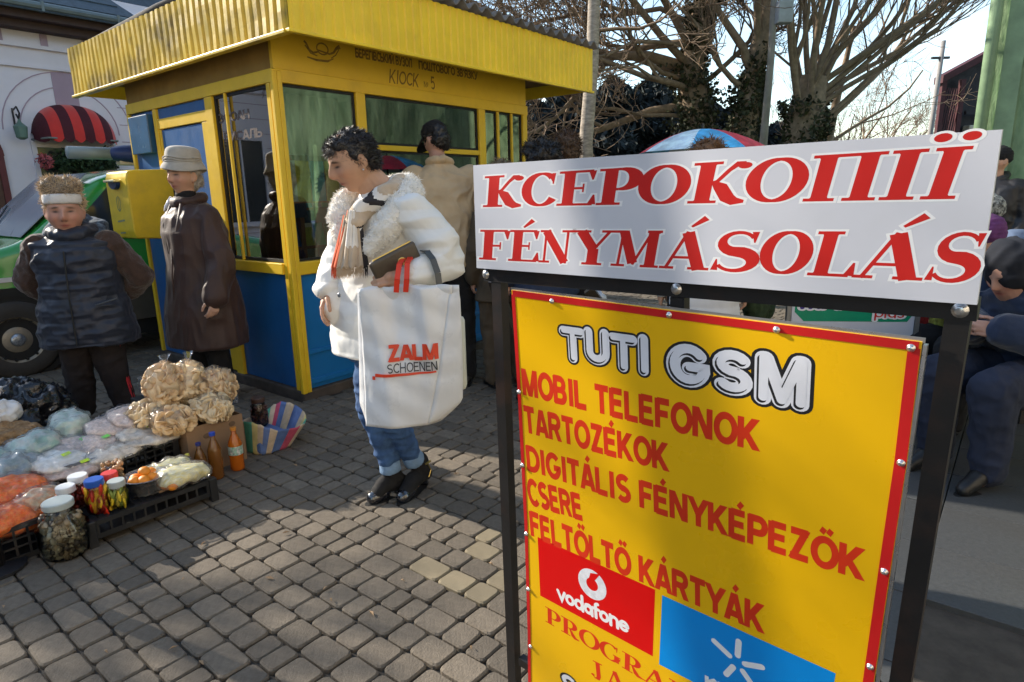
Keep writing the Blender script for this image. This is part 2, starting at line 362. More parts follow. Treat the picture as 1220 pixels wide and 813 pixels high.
    g('f', .40, [(.17,0),(.17,.78)]+arc(.34,.78,.17,.16,180,95,6), [(.0,.58),(.38,.58)]); g('n', .62, [(.10,0),(.10,x)], [(.10,.38)]+arc(.32,.40,.21,.2,160,0,8)+[(.53,0)])
    g('e', .62, [(.1,.34),(.53,.34)]+arc(.31,.33,.23,.265,5,315,16)); g('p', .64, arc(.33,.33,.23,.265,0,360,20), [(.10,.62),(.10,-.3)])
    g('l', .26, [(.12,0),(.12,1)]); g('u', .62, [(.10,x),(.10,.28)]+arc(.31,.28,.21,.22,180,360,8)+[(.52,x)], [(.52,.3),(.52,0)])
    g('s', .52, arc(.26,.48,.17,.12,30,270,8)+arc(.26,.19,.18,.14,90,-150,10)); g('к', .56, [(.09,0),(.09,x)], [(.14,.28),(.48,x)], [(.24,.38),(.5,0)])
    g('и', .6, [(.09,x),(.09,.05),(.48,.6),(.48,0)]); g('ї', .26, [(.12,0),(.12,x)]); g('в', .54, [(.09,.05),(.09,x-.05),(.25,x-.05)]+arc(.27,.46,.13,.12,90,-90,6)+[(.09,.33)], [(.25,.33)]+arc(.28,.19,.15,.14,90,-90,6)+[(.09,.05)])
    return G
def serif_glyphs():
    """strokes carry a list of widths: thick stems, hairline serifs"""
    T, t = .225, .066; G = {}
    def stem(x, y0=0, y1=1): return ([(x,y0),(x,y1)], [T, T])
    def hl(x0, x1, y): return ([(x0,y),(x1,y)], [t, t])
    def foot(x, y, e=.21):       # bracketed serif: hairline plus a short wide taper
        s = 1 if y < .5 else -1
        return [hl(x-e, x+e, y), ([(x, y), (x, y+s*.055)], [T*1.28, T])]
    def curve(cx, cy, rx, ry, a0, a1, n=26, T_=T+.01, t_=t):
        P = arc(cx, cy, rx, ry, a0, a1, n); w = [t_+(T_-t_)*abs(math.cos(R(a0+(a1-a0)*i/n)))**1.25 for i in range(n+1)]; return (P, w)
    def g(ch, w, *st):
        L = []
        for s in st: L += s if isinstance(s, list) else [s]
        G[ch] = (w, L)
    y0, y1 = .031, .969
    g(' ', .34)
    g('І', .50, stem(.25), foot(.25, y0), foot(.25, y1))
    g('Ї', .60, stem(.25), foot(.25, y0), foot(.25, y1), ([(.07,1.19),(.071,1.191)], [.17,.17], 'dot'), ([(.40,1.19),(.401,1.191)], [.17,.17], 'dot'))
    g('К', .84, stem(.24), foot(.24, y0), foot(.24, y1), ([(.30,.47),(.42,.54),(.55,.78),(.66,.93),(.76,.93)], [t,t,t*1.1,t*1.5,.09]), ([(.755,.88),(.756,.881)], [.15,.15], 'dot'), ([(.36,.52),(.47,.40),(.60,.12),(.70,.035),(.84,.03)], [t,T*.9,T*.95,T*.8,t]))
    g('K', .84, *G['К'][1])
    g('С', .80, curve(.44,.5,.34,.47,48,325), ([(.70,.97),(.70,.66)], [t*1.2, .03]), ([(.665,.85),(.70,.70)], [.09,.02]))
    g('Е', .78, stem(.24), foot(.24, y0, .22), foot(.24, y1, .22), hl(.2,.70,y1), hl(.2,.74,y0), hl(.3,.54,.5), ([(.68,.97),(.70,.72)], [.15,.03]), ([(.72,.03),(.75,.30)], [.17,.03]), ([(.53,.38),(.53,.62)], [.035,.035]))
    G['E'] = G['Е']; g('É', .78, *[s for s in G['Е'][1]], ([(.36,1.08),(.58,1.30)], [.05,.13]))
    g('F', .72, stem(.24), foot(.24, y0), foot(.24, y1, .22), hl(.2,.68,y1), hl(.3,.54,.48), ([(.67,.97),(.69,.70)], [.15,.03]), ([(.53,.36),(.53,.60)], [.035,.035]))
    g('Р', .74, stem(.24), foot(.24, y0), hl(.03,.40,y1), curve(.40,.70,.26,.27,90,-90,14), hl(.2,.40,.43)); G['P'] = G['Р']
    g('О', .86, curve(.43,.5,.345,.47,0,360,36)); G['O'] = G['О']
    g('П', .98, stem(.24), foot(.24, y0), stem(.76), foot(.76, y0), hl(.03,.97,y1), foot(.24,y1,.2), foot(.76,y1,.2))
    g('N', .92, ([(.17,0),(.17,.97)], [t,t]), hl(.02,.32,y0), hl(.0,.30,y1), ([(.17,.97),(.74,.03)], [T,T]), ([(.76,.0),(.76,1)], [t,t]), hl(.60,.92,y1))
    g('Y', .84, ([(.16,.97),(.44,.46)], [T,T]), ([(.74,.97),(.46,.46)], [t,t]), stem(.44,0,.47), foot(.44,y0), hl(.0,.36,y1), hl(.58,.90,y1))
    g('M', 1.10, ([(.16,0),(.20,.97)], [t,t]), hl(.0,.32,y0), hl(.03,.30,y1), ([(.22,.97),(.50,.10)], [T,T]), ([(.50,.06),(.84,.97)], [t,t]), stem(.88), foot(.88,y0,.2), foot(.90,y1,.16))
    A = [([(.12,0),(.44,.98)], [t,t]), ([(.44,.96),(.74,0)], [T,T]), hl(.22,.62,.31), hl(.0,.28,y0), hl(.54,.92,y0)]
    g('A', .90, *A); g('Á', .90, *A, ([(.48,1.10),(.72,1.32)], [.05,.14]))
    S = arc(.38,.73,.23,.235,25,270,14)+arc(.38,.26,.26,.235,90,-155,16); n = len(S); w = [t+(T+.03-t)*math.exp(-((i-n*.5)/(n*.22))**2) for i in range(n)]
    g('S', .74, (S, w), ([(.60,.98),(.61,.72)], [.10,.02]), ([(.10,.02),(.11,.30)], [.11,.02]))
    g('L', .74, stem(.24), foot(.24,y0), foot(.24,y1), hl(.2,.68,y0), ([(.68,.03),(.72,.32)], [.17,.03]))
    g('R', .84, stem(.24), foot(.24, y0), hl(.03,.40,y1), curve(.40,.72,.25,.25,90,-90,14), hl(.2,.42,.47), ([(.42,.47),(.58,.12),(.66,.035),(.84,.03)], [t,T,T*.8,t]))
    g('G', .88, curve(.44,.5,.34,.47,48,345), stem(.70,.06,.42), hl(.55,.86,.43), ([(.70,.97),(.70,.68)], [t*1.2,.03])); g('J', .60, stem(.34,.2,1), foot(.34,y1), ([(.34,.22),(.30,.06),(.16,.02),(.08,.12)], [T,T*.8,t,t]), ([(.07,.16),(.071,.161)], [.15,.15], 'dot'))
    return G
SANS = sans_glyphs(); SERIF = serif_glyphs()

def stroke_poly(mb, P, w, e, z, capround, tf, cut=0):
    """a band of varying width along P"""
    if len(P) > 2:
        kp = [0]+[i for i in range(1, len(P)) if abs(P[i][0]-P[i-1][0])+abs(P[i][1]-P[i-1][1]) > 1e-7]; P = [P[i] for i in kp]; w = [w[i] for i in kp]
    closed = len(P) > 8 and abs(P[0][0]-P[-1][0]) < 1e-6 and abs(P[0][1]-P[-1][1]) < 1e-6
    n = len(P); A = []; B = []
    P = [list(p) for p in P]; cut_orig = (P[0][1], P[-1][1])
    if n == 2 and abs(P[0][0]-P[1][0]) + abs(P[0][1]-P[1][1]) < .0025:       # a dot
        c = P[0]; r = w[0]/2+e; pts = [tf(c[0]+r*math.cos(2*PI*k/20), c[1]+r*math.sin(2*PI*k/20)) for k in range(20)]
        mb.add([(x, y, z) for x, y in pts], [tuple(range(20))]); return
    def nrm(a, b):
        dx, dy = b[0]-a[0], b[1]-a[1]; L = math.hypot(dx, dy) or 1e-9; return (-dy/L, dx/L), (dx/L, dy/L)
    if not closed and not capround and e > 0:
        _, d = nrm(P[0], P[1]); P[0][0] -= d[0]*e; P[0][1] -= d[1]*e
        _, d = nrm(P[-2], P[-1]); P[-1][0] += d[0]*e; P[-1][1] += d[1]*e
    for i in range(n):
        if closed: a, b, c = P[(i-1) % (n-1)], P[i], P[(i+1) % (n-1)] if i < n-1 else P[1]
        else: a, b, c = P[max(i-1, 0)], P[i], P[min(i+1, n-1)]
        if i == 0 and not closed: N1, _ = nrm(b, c); N2 = N1
        elif i == n-1 and not closed: N1, _ = nrm(a, b); N2 = N1
        else: N1, _ = nrm(a, b); N2, _ = nrm(b, c)
        mx_, my_ = N1[0]+N2[0], N1[1]+N2[1]; L = math.hypot(mx_, my_)
        if L < .35: mx_, my_, L = N1[0], N1[1], 1
        mx_ /= L; my_ /= L; k = 1/max(.42, mx_*N1[0]+my_*N1[1]); hw = (w[i]/2+e)*k
        A.append((b[0]+mx_*hw, b[1]+my_*hw)); B.append((b[0]-mx_*hw, b[1]-my_*hw))
    if not closed and not capround and cut:
        for i, j in ((0, 1), (n-1, n-2)):
            yy = cut_orig[0] if i == 0 else cut_orig[1]
            for lo, tgt in ((0.0, -e), (cut, cut+e)):
                if abs(yy-lo) < 1e-6 and abs(P[i][1]-P[j][1]) > .3*math.hypot(P[i][0]-P[j][0], P[i][1]-P[j][1]):
                    _, d = nrm(P[j], P[i])
                    for Q_ in (A, B):
                        t_ = (tgt-Q_[i][1])/d[1]; Q_[i] = (Q_[i][0]+d[0]*t_, tgt)
    V = [(*tf(*p), z) for p in A] + [(*tf(*p), z) for p in B]
    mb.add(V, [(i+n, i+n+1, i+1, i) for i in range(n-1)])
    if capround and not closed:
        for c, r, ww in ((P[0], 0, w[0]), (P[-1], 0, w[-1])):
            r = ww/2+e; mb.add([(*tf(c[0]+r*math.cos(2*PI*k/16), c[1]+r*math.sin(2*PI*k/16)), z+.00001) for k in range(16)], [tuple(range(16))])
def text_mb(text, font, size, weight=.17, slant=0, expand=0, rnd=False, track=0.0, z=0, dz=2e-5, p0=(0, 0), p1=None, wscale=1.0, starts=None, width=None, taper=1.0):
    """text from p0 to p1 on the baseline (plane coordinates), cap height = size; glyphs are stroked in their own box, then stretched"""
    mb = MB(); adv = []; x = 0
    for ch in text: adv.append(x); x += font[ch][0] + track
    tot = x - track; s = size
    if p1 is not None: L = math.hypot(p1[0]-p0[0], p1[1]-p0[1]); ca, sa = (p1[0]-p0[0])/L, (p1[1]-p0[1])/L
    else: L = width or tot*s; ca, sa = 1, 0
    k = L/(tot*s)
    for gi, ch in enumerate(text):
        if starts: ox = (starts[gi]-p0[0]); kk = (starts[gi+1]-starts[gi])/(font[ch][0]*s)
        else: ox = adv[gi]*k*s; kk = k
        for j, st in enumerate(font[ch][1]):
            P, w = st[0], st[1]; dot = len(st) > 2 or (font is SERIF and len(P) == 2 and abs(P[0][0]-P[1][0])+abs(P[0][1]-P[1][1]) < .005)
            ww = [v*wscale for v in w] if isinstance(w, list) else [weight*w]*len(P)
            def tf(px, py, ox=ox, kk=kk, dot=dot, c=P[0]):
                if dot and kk > 1.2: px = c[0]+(px-c[0])*1.25/1.0*1.0
                X = ox + px*kk*s; Y = py*s*(1+(taper-1)*X/L); X += Y*slant; return (p0[0]+X*ca-Y*sa, p0[1]+X*sa+Y*ca)
            stroke_poly(mb, P, ww, expand, z + j*dz, rnd, tf, 1.0 if font is SANS else 0)
    return mb
M_frame = mat('black steel frame', (.012, .011, .011), .45, .2, 8, .3, 60, spec=.5, dirt=.35, dscale=9, dcol=(.08, .035, .02))
M_white = mat('white sign face', (.62, .63, .68), .32, .04, 3, .05, 20, spec=.5, dirt=.12, dscale=7, dcol=(.4, .4, .4))
M_bolt = mat('zinc bolt', (.72, .72, .72), .3, metal=.9)
M_red = mat('sign red', (.56, .012, .012), .35, .05, 8, spec=.5)
M_lred = mat('letter red', (.58, .018, .014), .4, .08, 8)
M_wout = mat('white outline', (.82, .82, .82), .4, .02)
# ---------------------------------------------------------------- ground
M_ground = mat('earth asphalt', (.085, .08, .072), .92, .25, 3, .6, 90)
M_joint = mat('sandy joint', (.058, .050, .040), .98, .3, 12, .8, 160)
M_sett = mat('sett stone', (.142, .117, .088), .88, .20, 45, .9, 130, objrand=.22, dirt=.45, dscale=2.6, dcol=(.085, .07, .055), bdist=.0035)
M_sett_far = mat('sett stone far', (.142, .117, .088), .88, .20, 45, .9, 130, island=.22, dirt=.45, dscale=2.6, dcol=(.085, .07, .055), bdist=.0035)
M_sett_y = mat('buff sett stone', (.22, .18, .115), .86, .16, 9, .5, 170, objrand=.12, dirt=.4, dscale=3)
M_tile = mat('granite tile', (.060, .062, .062), .5, .16, 60, .35, 220, objrand=.14, dirt=.3, dscale=1.2, spec=.5)
ground = struct('ground', mesh('ground', [(-300, -60, -.03), (300, -60, -.03), (300, 700, -.03), (-300, 700, -.03)], [(0, 1, 2, 3)]), M_ground)
mb = MB(); mb.add([(-9, -1, -.004), (9.5, -1, -.004), (9.5, 14, -.004), (-9, 14, -.004)], [(0, 1, 2, 3)])
pave = struct('pavement', mesh('pavement', mb.V, mb.F), M_joint)

def sett_mesh(L, Wd, seed, h=.019):
    r = random.Random(seed); c = .17*min(L, Wd); e = .004; V = []
    def outline(ins, z):
        a, b = L/2-ins, Wd/2-ins; cc = c-ins*.4; k = .30*cc
        pts = [(-a+cc,-b),(a-cc,-b),(a-k,-b+k),(a,-b+cc),(a,b-cc),(a-k,b-k),(a-cc,b),(-a+cc,b),(-a+k,b-k),(-a,b-cc),(-a,-b+cc),(-a+k,-b+k)]
        return [(x*(1+r.uniform(-.01,.01)), y*(1+r.uniform(-.012,.012)), z) for x, y in pts]
    st = r.getstate(); o0 = outline(0, -h); r.setstate(st); o1 = outline(.001, -.006); r.setstate(st); o2 = outline(.0062, 0)
    V = o0[:0] + o1 + o2; n = 12
    F = [(i, (i+1) % n, n+(i+1) % n, n+i) for i in range(n)] + [tuple(range(n, 2*n))]
    # short skirt so that the stone has a side
    V += [(x, y, -h) for x, y, z in o1]; F += [(2*n+i, 2*n+(i+1) % n, (i+1) % n, i) for i in range(n)]
    return V, F
SL = (.084, .106, .132, .156); ROW = .105
protos = {}
for L in SL:
    for s_ in range(2):
        V, F = sett_mesh(L-.0045, ROW-.0045, int(L*1000)+s_); protos[(L, s_)] = (V, F, None)
rs = random.Random(5); cells = []
def visible(x, y, d=.25):
    if y < .9: return False
    a = math.degrees(math.atan2(x, y)); return -52 < a < 43
for i in range(-80, 112):            # rows run along -KL; i counts along KR
    a = i*ROW; b = -3.118; first = True
    while b < 7.0:
        L = SL[(0, 2)[i % 2]] if first else rs.choice((SL[0], SL[1], SL[2], SL[3], SL[2], SL[1])); first = False; s_ = rs.randrange(2); c = b+L/2; b += L
        p = Q(a, c)
        if not visible(p.x, p.y): continue
        if p.y > 9.5 or abs(p.x) > 8.5: continue
        if -.06 < a < 2.7 and -.06 < c < 2.3: continue   # under the kiosk
        cells.append((p.length, p.x, p.y, L, s_, rs.uniform(-.012, .012), rs.uniform(-.0025, .0025), rs.random(), rs.uniform(-.02, .02), rs.uniform(-.02, .02)))
cells.sort()
NEAR = 296; pm = {}
for k_, (V, F, _) in protos.items():
    pm[k_] = mesh('sett', V, F, False); pm[k_].materials.append(M_sett)
    pm[(k_, 'y')] = pm[k_].copy(); pm[(k_, 'y')].materials.clear(); pm[(k_, 'y')].materials.append(M_sett_y)
buff = [(-.25, 2.05), (-.33, 2.2), (-.10, 2.08), (-.15, 2.35)]
for d, x, y, L, s_, rz, dz, rr, tx, ty in cells[:NEAR]:
    isb = any(abs(x-bx) < .07 and abs(y-by) < .07 for bx, by in buff)
    o = bpy.data.objects.new('sett', pm[((L, s_), 'y')] if isb else pm[(L, s_)]); COL.objects.link(o)
    o.parent = pave; o.location = (x, y, .014+dz); o.rotation_euler = (tx, ty, ANG + PI/2 + rz)
VV = []; FF = []; n0 = 0
for d, x, y, L, s_, rz, dz, rr, tx, ty in cells[NEAR:]:
    V, F, _ = protos[(L, s_)]; Mx = Matrix.Translation((x, y, .014+dz)) @ Euler((tx*.6, ty*.6, ANG+PI/2+rz)).to_matrix().to_4x4()
    A = np.array(V) @ np.array(Mx.to_3x3()).T + np.array(Mx.translation); VV.append(A); FF += [tuple(i+n0 for i in f) for f in F]; n0 += len(V)
far = link('sett_field', mesh('sett_field', np.concatenate(VV), FF), M_sett_far, pave); far['kind'] = 'stuff'
# granite tiles on the right
TA, TB = .60, .405
ti = 0; tm = {}
mbt = MB(); mbt.box((-TA/2+.0025, -TB/2+.0025, -.03), (TA/2-.0025, TB/2-.0025, 0), .0018); tme = mesh('granite_tile', mbt.V, mbt.F); tme.materials.append(M_tile)
o_ = Vector((1.636, 2.242, 0))      # a joint crossing
for i in range(-8, 22):
    for j in range(-14, 10):
        # long joints run along KR (0.405 apart across it), cross joints every 0.6
        p = o_ + KR*(i+.5)*.405 - KL*((j+.5)*.60)
        if not visible(p.x, p.y): continue
        if (.779*p.x-.627*p.y) < -.5 or p.y > 9: continue
        o = bpy.data.objects.new('granite_tile', tme); COL.objects.link(o); o.parent = pave
        o.location = (p.x, p.y, .016+rs.uniform(-.0015, .0015)); o.rotation_euler = (rs.uniform(-.004, .004), rs.uniform(-.004, .004), ANG+PI/2)
# fallen leaves and bits
M_leaf = mat('dry leaf', (.30, .19, .10), .8, .3, 20)
mb = MB()
for x, y in [(-.93, 2.12), (-.70, 2.05), (-.66, 1.98), (-.15, 1.72), (-.42, 1.52), (-.10, 2.18), (-1.75, 2.62), (-.98, 2.45), (-1.1, 1.75), (.0, 2.5), (-.82, 2.9), (-.75, 3.1), (-1.2, 2.9), (-.3, 3.0), (-.5, 1.9)] + [(rs.uniform(-2.4, .3), rs.uniform(1.4, 4.0)) for _ in range(26)]:
    a = rs.uniform(0, 6.3); l = rs.uniform(.008, .022); w = l*.35; c, s_ = math.cos(a), math.sin(a)
    mb.add([(x-l*c, y-l*s_, .019), (x+w*s_, y-w*c, .026), (x+l*c, y+l*s_, .021), (x-w*s_, y+w*c, .024)], [(0, 1, 2, 3)])
o = mb.build('fallen_leaves', M_leaf); tag(o, 'dry brown leaf scraps scattered over the stone paving', 'leaves', kind='stuff')
# ---------------------------------------------------------------- kiosk (local x = window front, local y = door side)
M_yel = mat('yellow paint', (.78, .50, .02), .42, .10, 4, .25, 30, dirt=.35, dscale=4, dcol=(.35, .2, .03), spec=.5)
M_yelw = mat('yellow fascia paint', (.90, .62, .025), .40, .08, 3, .2, 30, dirt=.25, dscale=5, dcol=(.45, .28, .04), spec=.5)
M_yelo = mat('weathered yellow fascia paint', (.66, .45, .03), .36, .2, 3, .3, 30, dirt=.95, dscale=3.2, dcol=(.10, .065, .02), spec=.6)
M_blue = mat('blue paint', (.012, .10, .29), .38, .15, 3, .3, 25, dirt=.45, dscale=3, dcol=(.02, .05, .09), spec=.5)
M_blue_lit = mat('blue paint lit front', (.012, .16, .42), .34, .12, 3, .3, 25, dirt=.3, dscale=3, dcol=(.02, .06, .12), spec=.5)  # same blue made lighter, for the front that receives more light
M_blk = mat('black rubber', (.012, .012, .012), .6)
M_plinth = mat('dirty plinth', (.07, .055, .045), .85, .4, 6, .5, 60)
M_soff = mat('brown soffit', (.18, .10, .03), .8, .2, 5, .3, 40)
M_roof = mat('grey corrugated roof', (.16, .15, .14), .9, .25, 8, .5, 60)
M_glass = glass('window glass', (.84, .90, .87), 5.0, .012)
M_ingreen = mat('pale green interior', (.80, .83, .68), .8, .1)
M_curt = mat('curtain cloth', (.78, .82, .68), .9, .1, sheen=.3)
M_orange = mat('orange wood', (.45, .17, .05), .6, .2)
kiosk = thing('newspaper_kiosk', 'yellow and blue metal newspaper kiosk with corrugated fascia and big windows', 'kiosk', KC, ANG)
LX, LY = 2.64, 2.25
def K(name, mt, f, **k):
    mb = MB(); f(mb); return mb.build(name, mt, kiosk, **k)
K('plinth', M_plinth, lambda m: m.box((-.03, -.03, -.01), (LX+.03, LY+.03, .075), .01))
K('floor', M_plinth, lambda m: m.box((.03, .03, .09), (LX-.03, LY-.03, .11)))
# posts, front
for x0, x1 in ((.0, .035), (.625, .708), (1.945, 2.03), (2.575, LX)):
    K('post', M_yel, lambda m: m.box((x0, -.035 if x0 == 0 else -.018, .065), (x1, .03, 2.20), .006))
for x0, x1 in ((2.2, 2.225), (2.40, 2.42)): K('window_bar', M_yel, lambda m: m.box((x0, -.014, .985), (x1, .012, 2.13), .003))
K('window_rail', M_yel, lambda m: m.box((.708, -.012, 1.745), (1.945, .02, 1.785), .004))
K('corner_post', M_yel, lambda m: m.box((-.036, -.0365, .062), (-.001, .0, 2.205), .006))
K('sill', M_yel, lambda m: m.box((-.002, -.030, .895), (LX, .06, .985), .008))
K('beam', M_yel, lambda m: m.box((-.001, -.022, 2.132), (LX+.002, .05, 2.215), .005))
K('lintel_panel', M_yel, lambda m: m.box((0, 0, 2.216), (LX, .03, 2.47)))
K('lintel_panel', mat('shaded yellow panel', (.30, .17, .03), .7, .2, 4), lambda m: m.box((0, .031, 2.216), (.03, LY, 2.47)))  # shade under the eave put into the colour of this yellow panel
for x0, x1 in ((.036, .624), (.709, 1.32), (1.325, 1.944), (2.031, 2.574)):
    K('base_panel', M_blue_lit, lambda m: m.box((x0, .004, .078), (x1, .03, .893), .003))
K('base_rail', M_blue_lit, lambda m: m.box((.036, -.012, .11), (LX-.06, .003, .15), .004))
K('base_rail', M_blue_lit, lambda m: m.box((.036, -.012, .33), (LX-.06, .003, .36), .004))
# windows
def window_f(x0, x1, z0, z1, y=.012):
    def fr(m):
        t = .016
        m.box((x0, y-.008, z0), (x0+t, y+.012, z1)); m.box((x1-t, y-.008, z0), (x1, y+.012, z1)); m.box((x0+t, y-.008, z0), (x1-t, y+.012, z0+t)); m.box((x0+t, y-.008, z1-t), (x1-t, y+.012, z1))
    w = K('window', M_blk, fr); g = MB(); g.box((x0+.016, y, z0+.016), (x1-.016, y+.004, z1-.016)); g.build('pane', M_glass, w)
for a in ((.037, .623, .987, 2.130), (.710, 1.943, 1.787, 2.130), (.710, 1.943, .987, 1.743), (2.032, 2.199, .987, 2.13), (2.226, 2.399, .987, 2.13), (2.421, 2.573, .987, 2.13)): window_f(*a)
# door side (plane x = 0)
def S_(name, mt, y0, y1, z0, z1, x0=-.014, x1=.03, b=.004): return K(name, mt, lambda m: m.box((x0, y0, z0), (x1, y1, z1), b))
S_('beam', M_yel, .0012, LY, 2.132, 2.214, -.018)
for y0, y1 in ((.03, .075), (.79, .895), (1.695, 1.755), (2.21, LY)): S_('post', M_yel, y0, y1, .066, 2.130, -.02)
S_('sill', M_yel, .076, .789, .90, .975, -.034)
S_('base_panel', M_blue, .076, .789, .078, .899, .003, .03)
S_('window_bar', M_yel, .60, .62, .976, 2.13, -.02, .0)
def sw(m):
    for a in ((.077, .10, .98, 2.13), (.765, .788, .98, 2.13), (.1001, .7649, .98, 1.0), (.1001, .7649, 2.11, 2.13)): m.box((.0, a[0], a[2]), (.022, a[1], a[3]))
w = K('window', M_blk, sw); g = MB(); g.box((.010, .1, 1.0), (.014, .765, 2.11)); g.build('pane', M_glass, w)
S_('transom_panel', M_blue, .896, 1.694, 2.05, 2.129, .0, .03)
S_('transom_rail', M_yel, .8955, 1.6945, 1.972, 2.049, -.016)
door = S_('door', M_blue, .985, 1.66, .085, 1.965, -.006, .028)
for y0, y1 in ((.8965, .984), (1.661, 1.694)): S_('door_frame', M_yel, y0, y1, .085, 1.970, -.012)
mb = MB(); mb.tube([(-.006, 1.06, 1.02), (-.05, 1.06, 1.02), (-.05, 1.17, 1.02)], .009); mb.build('handle', mat('steel', (.6, .6, .6), .3, metal=1), door)
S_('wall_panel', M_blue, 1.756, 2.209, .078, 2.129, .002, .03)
nb = S_('notice_board', mat('dull blue board', (.03, .11, .22), .25, .3, 3, coat=.5), 1.80, 2.16, 1.80, 2.10, -.05, .001, .006)
# back and far walls, inside
K('back_wall', M_ingreen, lambda m: [m.box((.03, LY-.03, .11), (LX, LY, 1.15)), m.box((.03, LY-.03, 2.12), (LX, LY, 2.47)), m.box((.03, LY-.03, 1.1501), (.25, LY, 2.1199)), m.box((2.4, LY-.03, 1.1501), (LX, LY, 2.1199)), m.box((1.28, LY-.03, 1.1501), (1.36, LY, 2.1199))])
K('back_pane', glass('back glass', (.9, .93, .9), 1.0, .02), lambda m: [m.box((.25, LY-.02, 1.15), (1.28, LY-.015, 2.12)), m.box((1.36, LY-.02, 1.15), (2.4, LY-.015, 2.12))])
K('side_wall', M_ingreen, lambda m: [m.box((LX-.03, .031, .11), (LX-.001, LY-.031, 1.05)), m.box((LX-.03, .031, 2.13), (LX-.001, LY-.031, 2.47)), m.box((LX-.03, .031, 1.0501), (LX-.001, .12, 2.1299)), m.box((LX-.03, LY-.2, 1.0501), (LX-.001, LY-.031, 2.1299))])
K('side_pane', glass('back glass', (.9, .93, .9), 1.0, .02), lambda m: m.box((LX-.02, .12, 1.05), (LX-.015, LY-.2, 2.13)))
K('partition', M_ingreen, lambda m: m.box((.09, .96, .11), (.11, LY-.031, 2.44)))
K('ceiling', M_ingreen, lambda m: m.box((.031, .031, 2.44), (LX-.031, LY-.031, 2.462)))
def curtain(x0, x1, y, z0=1.0, z1=2.1, A=.018):
    n = 40; V = []; F = []
    for i in range(n+1):
        x = x0+(x1-x0)*i/n; yy = y+A*math.sin(i*1.15)+A*.5*math.sin(i*2.7); V += [(x, yy, z0), (x+.01*math.sin(i), yy, z1)]
    for i in range(n): F.append((2*i, 2*i+2, 2*i+3, 2*i+1))
    me = mesh('curtain', V, F, True); o = link('curtain', me, M_curt, kiosk); md = o.modifiers.new('t', 'SOLIDIFY'); md.thickness = .003; return o
curtain(.05, .60, .16, 1.70, 2.1, .012); curtain(.72, .92, .07, 1.0, 2.1, .02); curtain(1.62, 1.80, .30, 1.0, 2.1, .02); curtain(2.22, 2.36, .10)
K('counter', M_orange, lambda m: m.box((.04, .05, .90), (2.57, .42, .93), .004))
# shelf rack with magazines
rk = K('shelf_rack', M_orange, lambda m: [m.box((.14+.0, 1.35, z), (2.5, 1.6, z+.025)) for z in (.95, 1.30, 1.62, 1.90)] + [m.box((x, 1.352, .12), (x+.04, 1.598, 2.2)) for x in (.98, 1.30, 2.1)])
mag_c = [(.70, .60, .08), (.08, .16, .5), (.7, .12, .08), (.75, .74, .7), (.1, .4, .5), (.8, .45, .5), (.2, .5, .2), (.65, .55, .3), (.12, .12, .14)]
mag_m = [mat('magazine cover %d' % i, c, .35, .25, 30) for i, c in enumerate(mag_c)]
r2 = random.Random(3)
for z in (.975, 1.325, 1.645):
    x = .2
    while x < 2.4:
        w_ = r2.uniform(.10, .16)
        mb = MB(); h = r2.uniform(.17, .24); mb.box((-w_/2+.006, -.004, 0), (w_/2-.006, .004, h)); mb.build('magazine', r2.choice(mag_m), rk, loc=(x+w_/2, 1.37, z), rot=(-.22, 0, r2.uniform(-.06, .06))); x += w_
for i in range(26):                                       # papers displayed flat on the counter and hanging behind the glass
    x = .12 + (i % 13)*.185; mb = MB(); w_ = r2.uniform(.13, .17)
    if i < 13: mb.box((-w_/2, -.11, 0), (w_/2, .11, .006)); mb.build('newspaper', r2.choice(mag_m[3:]), kiosk, loc=(x, .17, .9305), rot=(.10, 0, r2.uniform(-.1, .1)))
    elif i % 3 != 1: mb.box((-w_/2, -.002, -.12), (w_/2, .002, .12)); mb.build('poster', r2.choice(mag_m), kiosk, loc=(x, .50+.3*r2.random(), r2.choice((1.30, 1.38, 1.45))), rot=(0, 0, r2.uniform(-.1, .1)))
for x, c in ((.10, 3), (.21, 0), (.33, 4), (.45, 0), (.56, 3)): mb = MB(); mb.box((-.055, -.002, -.14), (.055, .002, .14)); mb.build('poster', mag_m[c], kiosk, loc=(x, .10, 1.52)); mb = MB(); mb.box((x-.055, .06, 1.375), (x+.055, .12, 1.385)); mb.build('shelf', M_orange, kiosk)
# fascia: corrugated sheets
def corr_sheet(axis, a0, a1, z0, z1, fixed, out, mt, pitch=.072, dep=.011, warp=0, seed=0):
    """vertical ribs; axis 'x' or 'y'; out = outward sign on the other axis"""
    n = max(2, int((a1-a0)/pitch)); V = []; F = []; prof = [(0, 0), (.30, 0), (.42, 1), (.88, 1), (1.0, 0)]; rr = random.Random(seed); pts = []
    for i in range(n):
        for u, d in prof[:-1]: pts.append((a0+(a1-a0)*(i+u)/n, d))
    pts.append((a1, 0)); nz = 5
    for a, d in pts:
        for k in range(nz):
            z = z0+(z1-z0)*k/(nz-1); w = warp*(math.sin(a*9+k*1.7+seed)*.5+rr.uniform(-.5, .5)); f = fixed + out*(d*dep + w)
            V.append((a, f, z) if axis == 'x' else (f, a, z))
    for i in range(len(pts)-1):
        for k in range(nz-1): F.append((i*nz+k, (i+1)*nz+k, (i+1)*nz+k+1, i*nz+k+1))
    o = link('fascia_sheet', mesh('fascia_sheet', V, F), mt, kiosk); md = o.modifiers.new('t', 'SOLIDIFY'); md.thickness = .004; md.offset = 0; return o
x0 = -.12
for i, L in enumerate((1.02, 1.10, 1.18)): corr_sheet('x', x0, x0+L-.004, 2.357, 2.735, -.400, -1, M_yelw, warp=.0015, seed=i); x0 += L
y0 = -.395
for i, L in enumerate((.85, .85, .85, .84)): corr_sheet('y', y0, y0+L-.004, 2.357, 2.745, -.121, -1, M_yelo, pitch=.078, dep=.016, warp=.004, seed=10+i); y0 += L
